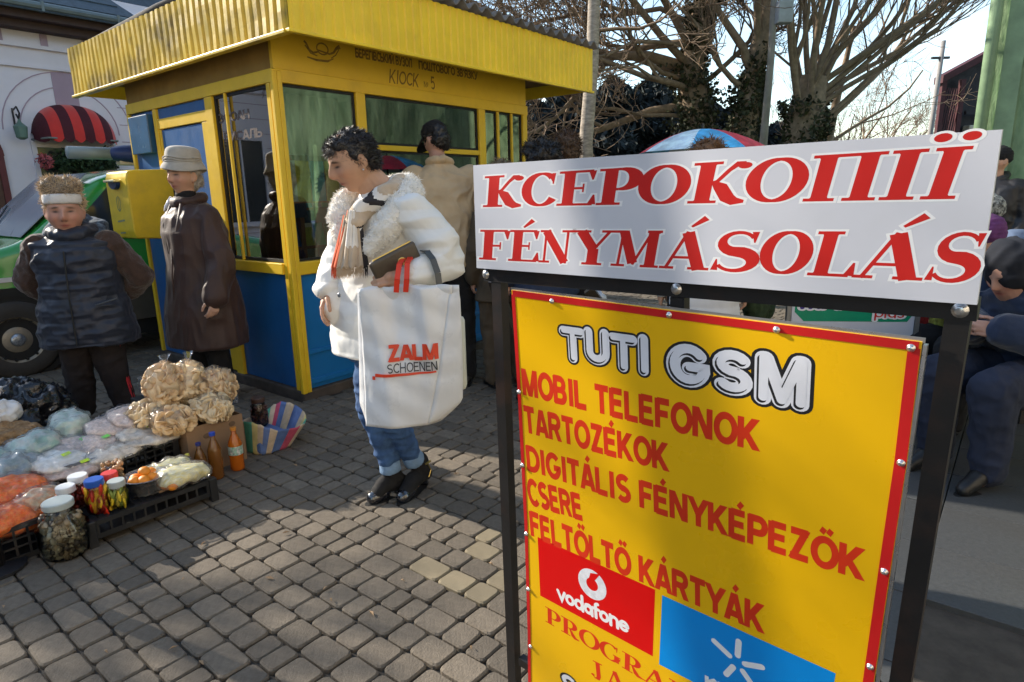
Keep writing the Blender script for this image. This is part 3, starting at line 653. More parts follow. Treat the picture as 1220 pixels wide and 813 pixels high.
K('fascia_trim', M_yelw, lambda m: m.box((-.140, -.425, 2.340), (3.19, -.385, 2.360), .004))
K('fascia_trim', M_yelo, lambda m: m.box((-.150, -.384, 2.336), (-.105, 3.02, 2.358), .004))
K('fascia_end', M_yelw, lambda m: m.box((3.176, -.384, 2.36), (3.186, 3.0, 2.73)))
K('fascia_back', M_yelw, lambda m: m.box((-.10, 3.0, 2.36), (3.175, 3.012, 2.73)))
nbd = 9
for i in range(nbd):
    y = -.38+i*.375; K('soffit_board', M_soff, lambda m: m.box((-.100, y, 2.473), (3.170, y+.370, 2.488)))
# roof: wavy asbestos sheets, ridges running back
def roof_sheet(x0, x1, zf, seed):
    n = int((x1-x0)/.0175); V = []; F = []
    for i in range(n+1):
        x = x0+(x1-x0)*i/n; zz = .026*math.sin(2*PI*x/.14)
        V += [(x, -.46, zf+zz), (x, 1.3, zf+.03+zz), (x, 2.98, zf+zz-.02)]
    for i in range(n):
        for k in range(2): F.append((3*i+k, 3*i+3+k, 3*i+4+k, 3*i+1+k))
    o = link('roof_sheet', mesh('roof_sheet', V, F, True), M_roof, kiosk); md = o.modifiers.new('t', 'SOLIDIFY'); md.thickness = .012; md.offset = 1
for i in range(4): roof_sheet(-.09+i*.82, -.09+(i+1)*.82+.02, 2.755+.004*(i % 2), i)
# lettering above the windows
M_let = mat('dark painted lettering', (.24, .14, .025), .7, .45, 30)
def ktext(t, x0, x1, z, h, w=.17, **k):
    mb = text_mb(t, SANS, h, weight=w, p0=(x0, z), p1=(x1, z), z=0, **k); V = [(x, -.0008-zz, y) for x, y, zz in mb.V]
    link('lettering', mesh('lettering', V, mb.F), M_let, kiosk)
ktext('БЕРЕГІВСЬКИЙ ВУЗОЛ', .66, 1.20, 2.372, .062, .22); ktext("ПОШТОВОГО ЗВ'ЯЗКУ", 1.27, 1.96, 2.372, .062, .22)
ktext('КІОСК', .955, 1.26, 2.235, .10, .13, slant=.15); ktext('№', 1.315, 1.365, 2.243, .045, .13); ktext('5', 1.39, 1.44, 2.235, .10, .14)
mb = MB()   # post-horn emblem
def hornst(P, w): stroke_poly(mb, P, w, 0, 0, False, lambda x, y: (x, y))
hornst([(.245, 2.415), (.262, 2.40), (.28, 2.365), (.31, 2.35)]+arc(.385, 2.385, .045, .035, 220, 560, 20)+[(.44, 2.36), (.475, 2.375), (.50, 2.405), (.53, 2.42)], [.014]*4+[.010]*21+[.012, .014, .018, .03])
hornst([(.25, 2.39), (.29, 2.345), (.34, 2.335)], [.008]*3); hornst([(.26, 2.318), (.33, 2.308), (.42, 2.312), (.47, 2.335)], [.008, .014, .014, .006]); hornst([(.45, 2.335), (.49, 2.36), (.52, 2.40)], [.007]*3)
link('emblem', mesh('emblem', [(x, -.0008, y) for x, y, z in mb.V], mb.F), M_let, kiosk)
# reflected lettering drawn as dull flat marks on the door-side window
M_refl_let = mat('reflected lettering', (.10, .075, .07), .8, .3, 30)
for t, y0, y1, z in (('ЗФОАН', .775, .35, 1.945), ('ВИСАЛЬ', .72, .22, 1.815)):
    mb = text_mb(t, SANS, .062, weight=.2, width=y0-y1)
    link('reflection_lettering', mesh('reflection_lettering', [(.0092-zz, y0-x, z+y) for x, y, zz in mb.V], mb.F), M_refl_let, kiosk)

# mailbox, hung on the door side near its far edge
M_mail = mat('mailbox yellow', (.74, .50, .02), .38, .1, 5, .2, 30, dirt=.3, dscale=6, dcol=(.3, .2, .05), spec=.5)
mbx = thing('mailbox', 'yellow mailbox with a blue mail slot hanging on the kiosk beside the green van', 'mailbox', KC + KR*(-.02)+KL*1.76 + Vector((0, 0, 1.09)), ANG)
mb = MB(); V = []
prof = [(-.0, 0.02), (-.33, .04), (-.345, .10), (-.345, .50), (-.33, .548), (-.30, .56), (0, .57)]
n = len(prof); VV_ = [(x, -.205, z) for x, z in prof]+[(x, .205, z) for x, z in prof]
bm = bmesh.new(); vs = [bm.verts.new(v) for v in VV_]; bm.faces.new(vs[:n][::-1]); bm.faces.new(vs[n:])
for i in range(n): bm.faces.new((vs[i], vs[(i+1) % n], vs[n+(i+1) % n], vs[n+i]))
bmesh.ops.recalc_face_normals(bm, faces=bm.faces[:]); bmesh.ops.bevel(bm, geom=bm.edges[:], offset=.012, segments=3, affect='EDGES', profile=.5)
me = bpy.data.meshes.new('box_body'); bm.to_mesh(me); bm.free(); link('box_body', me, M_mail, mbx)
mb = MB(); P = [(0, -.10, .0)]; 
slot = [(-.346-.03*math.sin(PI*i/10)*0, .09*math.cos(PI*i/10), .47-.055*math.sin(PI*i/10)) for i in range(11)]
mb.add([(-.3475, y, z) for _, y, z in slot]+[(-.372, y*.9, z+.004) for _, y, z in slot], [tuple(range(11, 22))]+[(i, i+1, 12+i, 11+i) for i in range(10)]); mb.build('mail_slot', mat('slot blue', (.01, .03, .10), .4), mbx)
mb = MB(); mb.box((-.40, -.10, .472), (-.346, .10, .492), .006); mb.build('slot_hood', mat('bright metal', (.75, .72, .5), .25, metal=.8), mbx)
M_ink = mat('worn blue print', (.20, .24, .16), .7)
mb = MB(); hornst([(-.02, .36), (-.035, .33), (-.03, .27), (0, .25), (.03, .27), (.035, .33), (.02, .36)], [.008]*7); hornst([(0, .37), (0, .26)], [.007]*2)
hornst([(-.07, .17), (.07, .18)], [.012, .012]); hornst([(-.05, .08), (.05, .085)], [.010, .010])
link('print', mesh('print', [(-.3475, -x, y) for x, y, z in mb.V], mb.F), M_ink, mbx)
# ---------------------------------------------------------------- the old house across the street (local x = KR, y = KL away from us)
M_stucco = mat('pale stucco', (.74, .70, .74), .9, .06, 2, .25, 60, dirt=.2, dscale=2, dcol=(.4, .38, .38))
M_lilac = mat('lilac stucco', (.40, .30, .36), .9, .08, 2, .25, 60)
M_slate = mat('dark slate', (.05, .07, .085), .7, .3, 12, .6, 40)
M_eave = mat('dark eave timber', (.07, .045, .04), .8)
M_gutter = mat('weathered gutter', (.14, .17, .17), .5, metal=.3)
M_dark = mat('dark opening', (.02, .02, .022), .4)
M_dglass = mat('dark pane', (.03, .035, .04), .08, .2, 1, spec=.8)
HO = Vector((-7.725, 11.5, 0))
house = thing('street_house', 'pale lilac and white stucco house with dark slate roof behind the green van', 'house', HO, ANG)
def Hs(name, mt, f, par=None, **k): mb = MB(); f(mb); return mb.build(name, mt, par or house, **k)
X0, X1 = -17.0, 1.35; EZ = 4.45; RIDGE = 7.6
Hs('wall', M_stucco, lambda m: m.box((X0, 0, -.05), (X1, 8.0, EZ)))
def roof_f(m):
    m.add([(X0-.3, -.55, EZ), (X1+.25, -.55, EZ), (X1+.25, 8.5, EZ), (X0-.3, 8.5, EZ), (X0-.3, 4, RIDGE), (X1-1.8, 4, RIDGE)], [(0, 1, 5, 4), (1, 2, 5), (2, 3, 4, 5), (3, 0, 4), (3, 2, 1, 0)])
rf = Hs('roof', M_slate, roof_f)
for i in range(14): Hs('slate_course', M_slate, lambda m: m.bar((X0-.2, -.55+i*.325+.02, EZ+.018+i*.2250), (X1+.15-.41*i*.325*.98, -.55+i*.325+.02, EZ+.018+i*.2250), .30, .02, (0, -.65, 1)), rf)
Hs('eave', M_eave, lambda m: [m.box((X0, -.50, EZ-.16), (X1+.18, -.02, EZ-.01)), m.box((X0, -.30, EZ-.27), (X1+.1, -.02, EZ-.161))])
Hs('gutter', M_gutter, lambda m: m.tube([(X0-.3, -.60, EZ+.02), (X1+.28, -.60, EZ+.02)], .065, 10))
for i in range(8): Hs('gutter_bracket', M_gutter, lambda m: m.box((X1-.4-i*1.1, -.665, EZ-.06), (X1-.36-i*1.1, -.5, EZ+.09)))
Hs('cornice', M_stucco, lambda m: [m.box((X0, -.07, 3.93), (X1, -.001, 3.985)), m.box((X0, -.05, 3.62), (X1, -.001, 3.66))])
for i in range(20): Hs('frieze_pilaster', M_lilac, lambda m: m.box((X1-.16-i*.62, -.03, 3.986), (X1-.06-i*.62, -.001, EZ-.275)))
for a, b, z0, z1 in ((.02, .38, 3.0, 3.60), (-2.6, -2.2, 3.0, 3.6), (-5.6, -5.2, 3.0, 3.6)): Hs('lilac_panel', M_lilac, lambda m: m.box((a, -.012, z0), (b, -.001, z1)))
for z in (3.40, 3.10, 2.8, 2.5, 2.2, 1.9, 1.6, 1.3, 1.0, .7): Hs('plaster_joint', M_lilac, lambda m: [m.box((X0, -.006, z), (-.85, .0, z+.012)), m.box((.98, -.006, z), (X1, .0, z+.012))])
def arch_band(cx, z, r0, r1, y0, y1, n=20, a0=0, a1=180):
    V = []; F = []
    for i in range(n+1):
        a = R(a0+(a1-a0)*i/n)
        for r in (r0, r1):
            for y in (y0, y1): V.append((cx+r*math.cos(a), y, z+r*math.sin(a)))
    for i in range(n):
        b = 4*i; F += [(b, b+4, b+6, b+2), (b+1, b+3, b+7, b+5), (b, b+1, b+5, b+4), (b+2, b+6, b+7, b+3)]
    return V, F
for r in (.74, .98): Hs('arch_moulding', M_lilac, lambda m: m.add(*arch_band(.20, 2.62, r, r+.016, -.010, .0)))
# shop window, planter and striped awning
shopw = Hs('window', M_stucco, lambda m: [m.box((-.45, -.05, 1.15), (-.38, -.001, 2.46)), m.box((.80, -.05, 1.15), (.87, -.001, 2.46)), m.box((-.45, -.08, 1.05), (.87, -.001, 1.149)), m.box((-.379, -.04, 2.36), (.799, -.001, 2.42))])
Hs('pane', M_dglass, lambda m: m.box((-.379, -.02, 1.15), (.799, -.002, 2.359)), shopw)
M_awr = mat('red awning cloth', (.62, .035, .025), .8, .08, 6, sheen=.3); M_awd = mat('dark maroon awning cloth', (.075, .012, .018), .85, .1, 6); M_awe = mat('grey awning trim', (.2, .22, .2), .8)
aw = thing('awning', 'round red and maroon striped awning over the shop window of the pale house', 'awning', HO, ANG)
ns = 8; ax0, ax1, az0 = -.42, .82, 2.50
for i in range(ns):
    V = []; F = []; nn = 4; mm_ = 10
    for k in range(nn+1):
        u = (i + k/nn)/ns; x = ax0+(ax1-ax0)*u; h = .58*math.sqrt(max(.02, 1-abs(2*u-1)**2.6)); dpt = .55*math.sqrt(max(.05, 1-abs(2*u-1)**4))
        for j in range(mm_+1): a = PI/2*j/mm_; V.append((x, -.01-dpt*math.sin(a), az0+h*math.cos(a)))
        sc_ = .055*math.sin(PI*(k/nn)) + .03; V.append((x, -.012-dpt, az0-sc_))
    q = mm_+2
    for k in range(nn):
        for j in range(mm_+1): F.append((k*q+j, k*q+j+1, (k+1)*q+j+1, (k+1)*q+j))
    link('awning_stripe', mesh('awning_stripe', V, F, True), M_awr if i % 2 else M_awd, aw)
Hs('awning_frame', M_awe, lambda m: m.tube([(ax0, -.02, az0-.02), (ax0+.1, -.5, az0-.02), (ax1-.1, -.5, az0-.02), (ax1, -.02, az0-.02)], .015), aw)
# plants in the shop window
M_bush = mat('dark box leaves', (.035, .07, .03), .8, .4, 20, island=.4)
def leafball(name, c, rad, n, size, mt, par=None, seed=0, squash=(1, 1, 1), hollow=.5):
    g = np.random.default_rng(seed); D = g.normal(0, 1, (n, 3)); D /= np.linalg.norm(D, axis=1)[:, None]
    lump = 1+.25*vnoise(D*1.0, 2.2, seed)
    P = np.array(c) + D*np.array(squash)*rad*((hollow + (1-hollow)*g.random(n))*lump)[:, None]
    A = g.normal(0, 1, (n, 3)); A /= np.linalg.norm(A, axis=1)[:, None]; B = np.cross(A, g.normal(0, 1, (n, 3))); B /= np.linalg.norm(B, axis=1)[:, None]
    s_ = size*(.5+g.random(n))[:, None]; V = np.stack([P-A*s_, P-B*s_*.5, P+A*s_, P+B*s_*.5], 1).reshape(-1, 3)
    return link(name, mesh(name, V, (np.arange(n)[:, None]*4+[0, 1, 2, 3]).tolist()), mt, par)
pl = thing('window_plant', 'dark green plants filling the shop window under the striped awning', 'plant', HO, ANG)
for i in range(5): leafball('foliage', (-.1+i*.19, -.25, 2.1+.1*math.sin(i*2)), .20, 260, .035, M_bush, pl, seed=i)
Hs('planter', M_eave, lambda m: m.box((-.3, -.36, 1.68), (.75, -.1, 1.9), .02), pl)
M_flo = mat('pink flowers', (.5, .12, .14), .8, island=.5)
leafball('flowers', (-.36, -.28, 2.12), .14, 160, .03, M_flo, pl, seed=40)
# arched door
dr = Hs('door', mat('brown door', (.10, .045, .03), .5, .2, 8), lambda m: [m.box((-1.9, -.03, 0), (-.95, -.001, 2.2))] + [m.add(*arch_band(-1.42, 2.2, .0, .475, -.03, -.001))])
Hs('door_frame', mat('maroon door frame', (.13, .03, .03), .6), lambda m: [m.box((-.949, -.06, 0), (-.86, -.001, 2.2)), m.box((-2.0, -.06, 0), (-1.901, -.001, 2.2)), m.add(*arch_band(-1.42, 2.2, .476, .57, -.06, -.001))])
for x in (-4.2, -6.6, -9.4, -12, -14.5):
    w = Hs('window', M_stucco, lambda m: [m.box((x-.6, -.06, .95), (x-.5, -.001, 2.75)), m.box((x+.5, -.06, .95), (x+.6, -.001, 2.75)), m.box((x-.65, -.1, .85), (x+.65, -.001, .949)), m.box((x-.499, -.06, 2.65), (x+.499, -.001, 2.75)), m.box((x-.02, -.05, .95), (x+.02, -.006, 2.649))])
    Hs('pane', M_dglass, lambda m: m.box((x-.499, -.02, .95), (x+.499, -.002, 2.649)), w)
lan = thing('wall_lantern', 'curly black iron bracket with hanging lamp on the pale house wall', 'lantern', HO + KR*(-.62) + Vector((0, 0, 2.3)), ANG)
Hs('bracket', M_dark, lambda m: [m.tube([(0, -.02, .62), (0, -.25, .66), (0, -.35, .55), (0, -.25, .48), (0, -.18, .55)], .014, 6), m.tube([(0, -.02, .30), (0, -.20, .42), (0, -.33, .52)], .012, 6), m.tube([(.0, -.02, .25), (0, -.02, .66)], .014, 6)], lan)
Hs('lamp', mat('green patina', (.12, .2, .16), .5), lambda m: m.lathe([(.03, 0), (.08, .03), (.10, .2), (.03, .27), (.01, .33)], (0, -.27, .15), 12), lan)
# neighbour building: white parapet and dark roof beyond
nbr = thing('neighbour_building', 'white building with moulded parapet beyond the pale house', 'building', HO + KR*1.6 + KL*1.5, ANG)
for nme, mt, f in (('wall', M_stucco, lambda m: m.box((0, 0, 0), (5.0, 9, 4.9))), ('parapet', M_stucco, lambda m: [m.box((-.05, -.25, 4.901), (5.1, 9.1, 5.06)), m.box((-.02, -.14, 5.061), (5.05, 9.05, 5.3))]), ('roof', M_slate, lambda m: m.add([(0, .1, 5.3), (5, .1, 5.3), (5, 9, 5.3), (0, 9, 5.3), (1, 4.5, 8.2), (4, 4.5, 8.2)], [(0, 1, 5, 4), (1, 2, 5), (2, 3, 4, 5), (3, 0, 4)]))):
    Hs(nme, mt, f, nbr)
chm = Hs('chimney', mat('brick red', (.25, .10, .06), .9, .3, 30), lambda m: m.box((.9, .9, 5.3), (1.5, 1.5, 7.0)), nbr)
for i in range(3): Hs('window', M_dglass, lambda m: m.box((.6+i*1.5, -.03, 2.0), (1.3+i*1.5, -.001, 3.6)), nbr)

# ---------------------------------------------------------------- green van
M_vg = mat('green car paint', (.03, .30, .045), .22, .06, 2, spec=.6, coat=.8, dirt=.25, dscale=2, dcol=(.08, .12, .05))
M_vd = mat('dull grey brown', (.07, .062, .05), .7, .2, 4, dirt=.4)
M_vgl = mat('car glass', (.02, .028, .035), .05, .1, 1, spec=.9); M_tyre = mat('tyre rubber', (.045, .04, .035), .85, .2, 8, .4, 40, dirt=.5, dcol=(.10, .08, .06))
M_rim = mat('dirty wheel rim', (.30, .26, .20), .45, .2, 8, metal=.4, dirt=.4, dscale=5)
VO = KC + KR*(-1.00) + KL*2.56
van = thing('parked_van', 'bright green van parked behind the woman in the dark padded vest', 'van', (VO.x, VO.y, 0), ANG)
def vx(name, mt, f, par=None, smooth=False): mb = MB(); f(mb); return mb.build(name, mt, par or van, smooth)
# side profile: (x, top z, shoulder z, half width, roof half width)
VW = .86
st = [(-.84,.62,.58,.62,.55),(-.80,.80,.70,.74,.66),(-.66,.93,.82,.81,.74),(-.35,1.01,.90,.85,.78),(.0,1.07,.98,VW,.80),(.18,1.12,1.02,VW,.80),(.36,1.30,1.04,VW,.79),(.58,1.50,1.05,VW,.76),(.80,1.66,1.06,VW,.73),(1.05,1.725,1.06,VW,.72),(1.6,1.755,1.06,VW,.72),(2.6,1.76,1.06,VW,.72),(3.15,1.73,1.06,.85,.71),(3.32,1.55,1.05,.84,.70),(3.38,1.0,.95,.83,.76)]
def van_body(m):
    V = []; F = []; n = 0
    for x, zt, zs, hw, rw in st:
        zb = .30 if -.7 < x < 3.3 else .42
        prof = [(-hw*.92, zb), (-hw, zb+.10), (-hw-.012, (zb+zs)/2), (-hw, zs)]
        if zt-zs > .25: prof += [(-hw+.02, zs+.03), (-(hw+rw)/2-.02, (zs+zt)/2), (-rw-.02, zt-.08), (-rw+.05, zt-.02)]
        else: prof += [(-hw+.01, zs+(zt-zs)*.3), (-(hw+rw)/2, zs+(zt-zs)*.6), (-rw, zs+(zt-zs)*.85), (-rw+.06, zt-.005)]
        prof += [(0, zt+.01)]
        full = prof + [(-y, z) for y, z in prof[-2::-1]]
        V += [(x, y + VW, z) for y, z in full]; n = len(full)
    for i in range(len(st)-1):
        for k in range(n-1): F.append((i*n+k, (i+1)*n+k, (i+1)*n+k+1, i*n+k+1))
    F.append(tuple(range(n))); F.append(tuple(range((len(st)-1)*n, len(st)*n))[::-1]); F.append
    m.add(V, F)
body = vx('body', M_vg, van_body, smooth=True)
bm = bmesh.new(); bm.from_mesh(body.data); bmesh.ops.recalc_face_normals(bm, faces=bm.faces[:]); bm.to_mesh(body.data); bm.free(); body.data.polygons.foreach_set('use_smooth', [True]*len(body.data.polygons))
md = body.modifiers.new('s', 'SUBSURF'); md.levels = 1; md.render_levels = 2
def side_y(x, z):          # near side surface depth
    hw, rw, zs, zt = .86, .72, 1.05, 1.73
    if z < zs: return VW-.874
    t = (z-zs)/(zt-zs); return VW-(hw+(rw-hw)*t) - .022
def pane(name, P, mt, par=None, th=.010, off=0.0):
    bm = bmesh.new(); a = [bm.verts.new((x, side_y(x, z)-off, z)) for x, z in P]; b = [bm.verts.new((x, side_y(x, z)-off+th+.05, z)) for x, z in P]; n = len(P)
    bm.faces.new(a[::-1]); bm.faces.new(b)
    for i in range(n): bm.faces.new((a[i], a[(i+1) % n], b[(i+1) % n], b[i]))
    bmesh.ops.recalc_face_normals(bm, faces=bm.faces[:]); me = bpy.data.meshes.new(name); bm.to_mesh(me); bm.free(); return link(name, me, mt, par or van)
pane('side_window', [(.62, 1.13), (.66, 1.33), (.90, 1.56), (1.08, 1.62), (1.42, 1.63), (1.42, 1.12)], M_vgl, off=.004)
pane('side_window', [(.36, 1.10), (.58, 1.33), (.58, 1.11)], M_vgl, off=.004)
pane('side_window', [(1.60, 1.13), (1.60, 1.62), (3.0, 1.62), (3.05, 1.14)], M_vgl, off=.004)
pane('window_trim', [(.60, 1.105), (1.44, 1.095), (1.44, 1.118), (.60, 1.125)], mat('yellow trim', (.45, .35, .1), .5), off=.008)
pane('lower_side_panel', [(.50, .34), (.52, .78), (3.2, .80), (3.2, .34)], M_vd, off=.006)  # grey brown sheet over the lower side of the body
pane('side_skirt', [(.46, .20), (.46, .335), (3.2, .335), (3.2, .20)], M_blk, off=-.02)
pane('arch_trim', [(.0+.43*math.cos(R(a)), .32+.43*math.sin(R(a))) for a in range(0, 181, 12)] + [(.36*math.cos(R(a)), .32+.36*math.sin(R(a))) for a in range(180, -1, -12)], M_blk, off=.012)
pane('wheel_well', [(.37*math.cos(R(a)), .32+.37*math.sin(R(a))) for a in range(0, 360, 20)], M_blk, off=.002)
pane('indicator', [(-.05, .80), (.06, .80), (.06, .835), (-.05, .835)], mat('clear lamp', (.6, .6, .58), .2), off=.018)
# windscreen
def ws(m):
    a = [(.20, 1.13), (.79, 1.655)]; V = []
    for x, z in a:
        w = .76 if z < 1.3 else .68
        for y in (-w, 0, w): V.append((x-.018-(.03 if y == 0 else 0), y+VW, z+.012+(.008 if y == 0 else 0)))
    m.add(V, [(0, 1, 4, 3), (1, 2, 5, 4)])
w_ = vx('windscreen', mat('windscreen glass', (.20, .24, .28), .04, .1, 1, spec=1.0), ws); md = w_.modifiers.new('t', 'SOLIDIFY'); md.thickness = .006
vx('wiper', M_blk, lambda m: m.tube([(.18, .35, 1.15), (.45, .75, 1.40)], .009, 6)); vx('wiper', M_blk, lambda m: m.tube([(.15, .9, 1.16), (.42, 1.3, 1.40)], .009, 6))
mr = vx('mirror', mat('mirror housing', (.03, .035, .04), .4), lambda m: [m.ell((.34, -.16, 1.14), (.075, .11, .085), rot=(0, 0, .2)), m.bar((.38, .0, 1.09), (.36, -.10, 1.10), .04)], smooth=True)
def tyre(m):
    prof = [(.19, -.09), (.235, -.10), (.295, -.10), (.318, -.075), (.322, 0), (.318, .075), (.295, .10), (.235, .10), (.19, .09)]; V = []; F = []; n = 40
    for r, y in prof:
        for k in range(n): a = 2*PI*k/n; V.append((r*math.cos(a), y, r*math.sin(a)))
    for i in range(len(prof)-1):
        for k in range(n): F.append((i*n+k, i*n+(k+1) % n, (i+1)*n+(k+1) % n, (i+1)*n+k))
    m.add(V, F)
def rim(m):
    prof = [(.215, -.07), (.20, -.085), (.185, -.075), (.165, -.045), (.12, -.05), (.10, -.065), (.06, -.075), (.0005, -.078)]; V = []; F = []; n = 40
    for r, y in prof:
        for k in range(n): a = 2*PI*k/n; V.append((r*math.cos(a), y, r*math.sin(a)))
    for i in range(len(prof)-1):
        for k in range(n): F.append((i*n+k, i*n+(k+1) % n, (i+1)*n+(k+1) % n, (i+1)*n+k))
    m.add(V, F)
for x in (.0, 2.55):
    wh = vx('wheel', M_tyre, tyre, smooth=True); wh.location = (x, .045, .322)
    vx('rim', M_rim, rim, wh, smooth=True)
    if x == 0:
        def holes(m):
            for k in range(14):
                a = 2*PI*k/14; c = (.172*math.cos(a), -.074, .172*math.sin(a)); t = (-math.sin(a), 0, math.cos(a))
                m.tube([(c[0], -.085, c[2]), (c[0], -.06, c[2])], .011, 8)
        vx('rim_hole', M_blk, holes, wh)['kind'] = 'stuff'
        vx('hub_cap', mat('hub metal', (.35, .38, .42), .3, .5, 60, metal=.7), lambda m: m.lathe([(.055, 0), (.05, .01), (.03, .018), (.001, .02)], (0, 0, 0), 20), wh, smooth=True)
        bpy.data.objects['hub_cap'].rotation_euler = (PI/2, 0, 0); bpy.data.objects['hub_cap'].location = (0, -.075, 0)
vx('headlight', mat('headlight glass', (.5, .52, .55), .1, spec=.9), lambda m: m.ell((-.70, .14, .74), (.13, .10, .09)), smooth=True)
vx('bumper', M_vd, lambda m: m.box((-.90, .06, .30), (-.60, 1.66, .55), .06))
rs_ = thing('roof_shape', 'blue and grey oval light bar on the green van roof', 'light bar', VO + KR*.98 + KL*.35 + Vector((0, 0, 1.75)), ANG)  # shape built for an unidentified blue thing above the van, no lamp
def RS(n, mt, f): mb = MB(); f(mb); return mb.build(n, mt, rs_, True)
RS('cover', mat('dusty blue plastic', (.03, .05, .16), .5), lambda m: m.ell((.25, -.08, .10), (.26, .12, .085)))
RS('lamp', mat('grey green plastic', (.25, .3, .3), .4), lambda m: m.tube([(-.30, -.08, .10), (.1, -.08, .10)], .055, 12))
RS('foot', mat('beige plastic', (.6, .5, .35), .6), lambda m: m.box((.10, -.12, .0), (.25, -.02, .05), .01))

# ---------------------------------------------------------------- green building and the row behind the camera
M_grn = mat('peeling green wall', (.12, .20, .10), .85, .35, 3, .9, 10, col2=(.24, .34, .19), stretch=(1, 1, .35), bdist=.02, dirt=.3, dscale=2)  # two greens mixed in streaks, branch shadows put into the colour
M_grnd = mat('green pipe', (.20, .30, .17), .6, .2, 5)
corner = Vector((math.sin(R(35.4))*8.2, math.cos(R(35.4))*8.2, 0))
gb = thing('green_building', 'building with a rough peeling green wall at the right edge', 'building', corner, ANG)
def G_(name, mt, f, par=None, smooth=False): mb = MB(); f(mb); return mb.build(name, mt, par or gb, smooth)
G_('wall', M_grn, lambda m: m.box((0, -7, 0), (4.5, 0, 6.5)))
for i in range(5):
    G_('buttress', M_grn, lambda m: m.add([(-.0, -.75-i*1.2, 0), (-.28, -.75-i*1.2, 0), (-.28, -1.15-i*1.2, 0), (0, -1.15-i*1.2, 0), (-.01, -.80-i*1.2, 2.5), (-.05, -.86-i*1.2, 2.5), (-.05, -1.0-i*1.2, 2.5), (-.01, -1.06-i*1.2, 2.5)], [(0, 1, 2, 3), (4, 7, 6, 5), (0, 4, 5, 1), (1, 5, 6, 2), (2, 6, 7, 3)]))
G_('downpipe', M_grnd, lambda m: m.tube([(-.10, -.02, 0), (-.10, -.02, 6.4)], .055, 12), smooth=True)
G_('corner_board', M_grnd, lambda m: m.box((-.03, -.28, 0), (-.0015, -.12, 6.4)))
G_('roof', M_slate, lambda m: m.box((-.4, -7.3, 6.5), (4.9, .3, 6.75)))
M_fac = mat('ochre facade', (.62, .54, .40), .9, .12, 1.5, .3, 30, dirt=.3)
def row_house(name, label, o, rz, L, Hh, mt, dd=6):
    t = thing(name, label, 'building', o, rz); mb = MB(); mb.box((0, 0, 0), (L, dd, Hh)); mb.build('wall', mt, t)
    mb = MB(); mb.add([(-.2, -.4, Hh), (L+.2, -.4, Hh), (L+.2, dd+.4, Hh), (-.2, dd+.4, Hh), (0, dd/2, Hh+2.2), (L, dd/2, Hh+2.2)], [(0, 1, 5, 4), (1, 2, 5), (2, 3, 4, 5), (3, 0, 4), (3, 2, 1, 0)]); mb.build('roof', M_slate, t)
    for k in range(int(L/2)):
        for z in ((1.0, 2.6), (4.2, 5.7)):
            if z[1] > Hh: continue
            mb = MB(); x = 1+k*2; mb.box((x-.06, -.05, z[0]-.08), (x+.96, -.001, z[1]+.06)); f = mb.build('window', M_stucco, t)
            mb = MB(); mb.box((x, -.06, z[0]), (x+.42, -.0505, z[1])); mb.box((x+.48, -.06, z[0]), (x+.9, -.0505, z[1])); mb.build('pane', M_dglass, f)
    return t
cr_ = lambda t, c: Vector((.627*t+.779*c, .779*t-.627*c, 0))
row_house('shop_building', 'ochre shop building on the near side of the street', cr_(6.0, 5.2), ANG+PI, 22, 6.2, M_fac)
sb = bpy.data.objects['shop_building']; sb.location = cr_(6.0, 5.2); sb.rotation_euler = (0, 0, ANG+PI)
row_house('corner_house', 'dull grey two storey house at the end of the square behind the viewer', cr_(-13, -9), ANG+PI/2, 13, 6.4, mat('grey facade', (.25, .24, .23), .9, .1, 1.5, dirt=.3))
bpy.data.objects['corner_house'].location = cr_(-13, -1)+Vector((0, 0, 0))

# dark veranda building further down the street
vb = thing('veranda_house', 'dark veranda house with maroon posts and roof edge beyond the green wall', 'house', Vector((math.sin(R(33.0))*20, math.cos(R(33.0))*20, 0)), R(0))
M_mar = mat('maroon paint', (.06, .012, .016), .7, .2, 6); M_dbrown = mat('dark boarding', (.03, .028, .032), .8, .3, 8)
def VB(n, mt, f): mb = MB(); f(mb); return mb.build(n, mt, vb)
VB('wall', M_dbrown, lambda m: m.box((.55, .3, 0), (4, .9, 3.9)))
VB('roof', M_mar, lambda m: m.add([(-.15, -.2, 3.85), (3.8, -.2, 5.9), (3.8, .15, 5.9), (-.15, .15, 3.85), (-.15, -.2, 4.02), (3.8, -.2, 6.07), (3.8, .15, 6.07), (-.15, .15, 4.02)], [(0, 3, 2, 1), (4, 5, 6, 7), (0, 1, 5, 4), (0, 4, 7, 3), (1, 2, 6, 5)]))
VB('gable', M_dbrown, lambda m: m.add([(.1, .2, 2.0), (4, .2, 2.0), (4, .2, 5.9), (.1, .2, 3.9), (.1, .28, 2.0), (4, .28, 2.0), (4, .28, 5.9), (.1, .28, 3.9)], [(0, 1, 2, 3), (4, 7, 6, 5), (0, 3, 7, 4)]))
for x in (-.05, .42): VB('post', M_mar, lambda m: m.box((x, -.05, 0), (x+.11, .06, 3.95)))
for k in range(7): VB('lattice_slat', M_mar, lambda m: m.bar((-.0+.06*k, -.02, 2.6), (.12+.06*k, -.02, 3.75), .022, .02))
VB('curtain', mat('pink curtain', (.62, .42, .40), .9, .2, 8), lambda m: m.box((.07, .1, 1.2), (.42, .14, 2.6)))
VB('sign_box', mat('weathered lamp box', (.45, .42, .32), .7, .2), lambda m: m.box((.72, -.1, 2.35), (.98, .15, 2.85), .02))
VB('balcony_rail', M_dbrown, lambda m: m.box((.6, -.1, 3.1), (3.5, -.02, 3.2)))
fp = thing('street_pole', 'thin grey pole with crossbar beside the dark veranda house', 'pole', (math.sin(R(32.4))*19, math.cos(R(32.4))*19, 0))
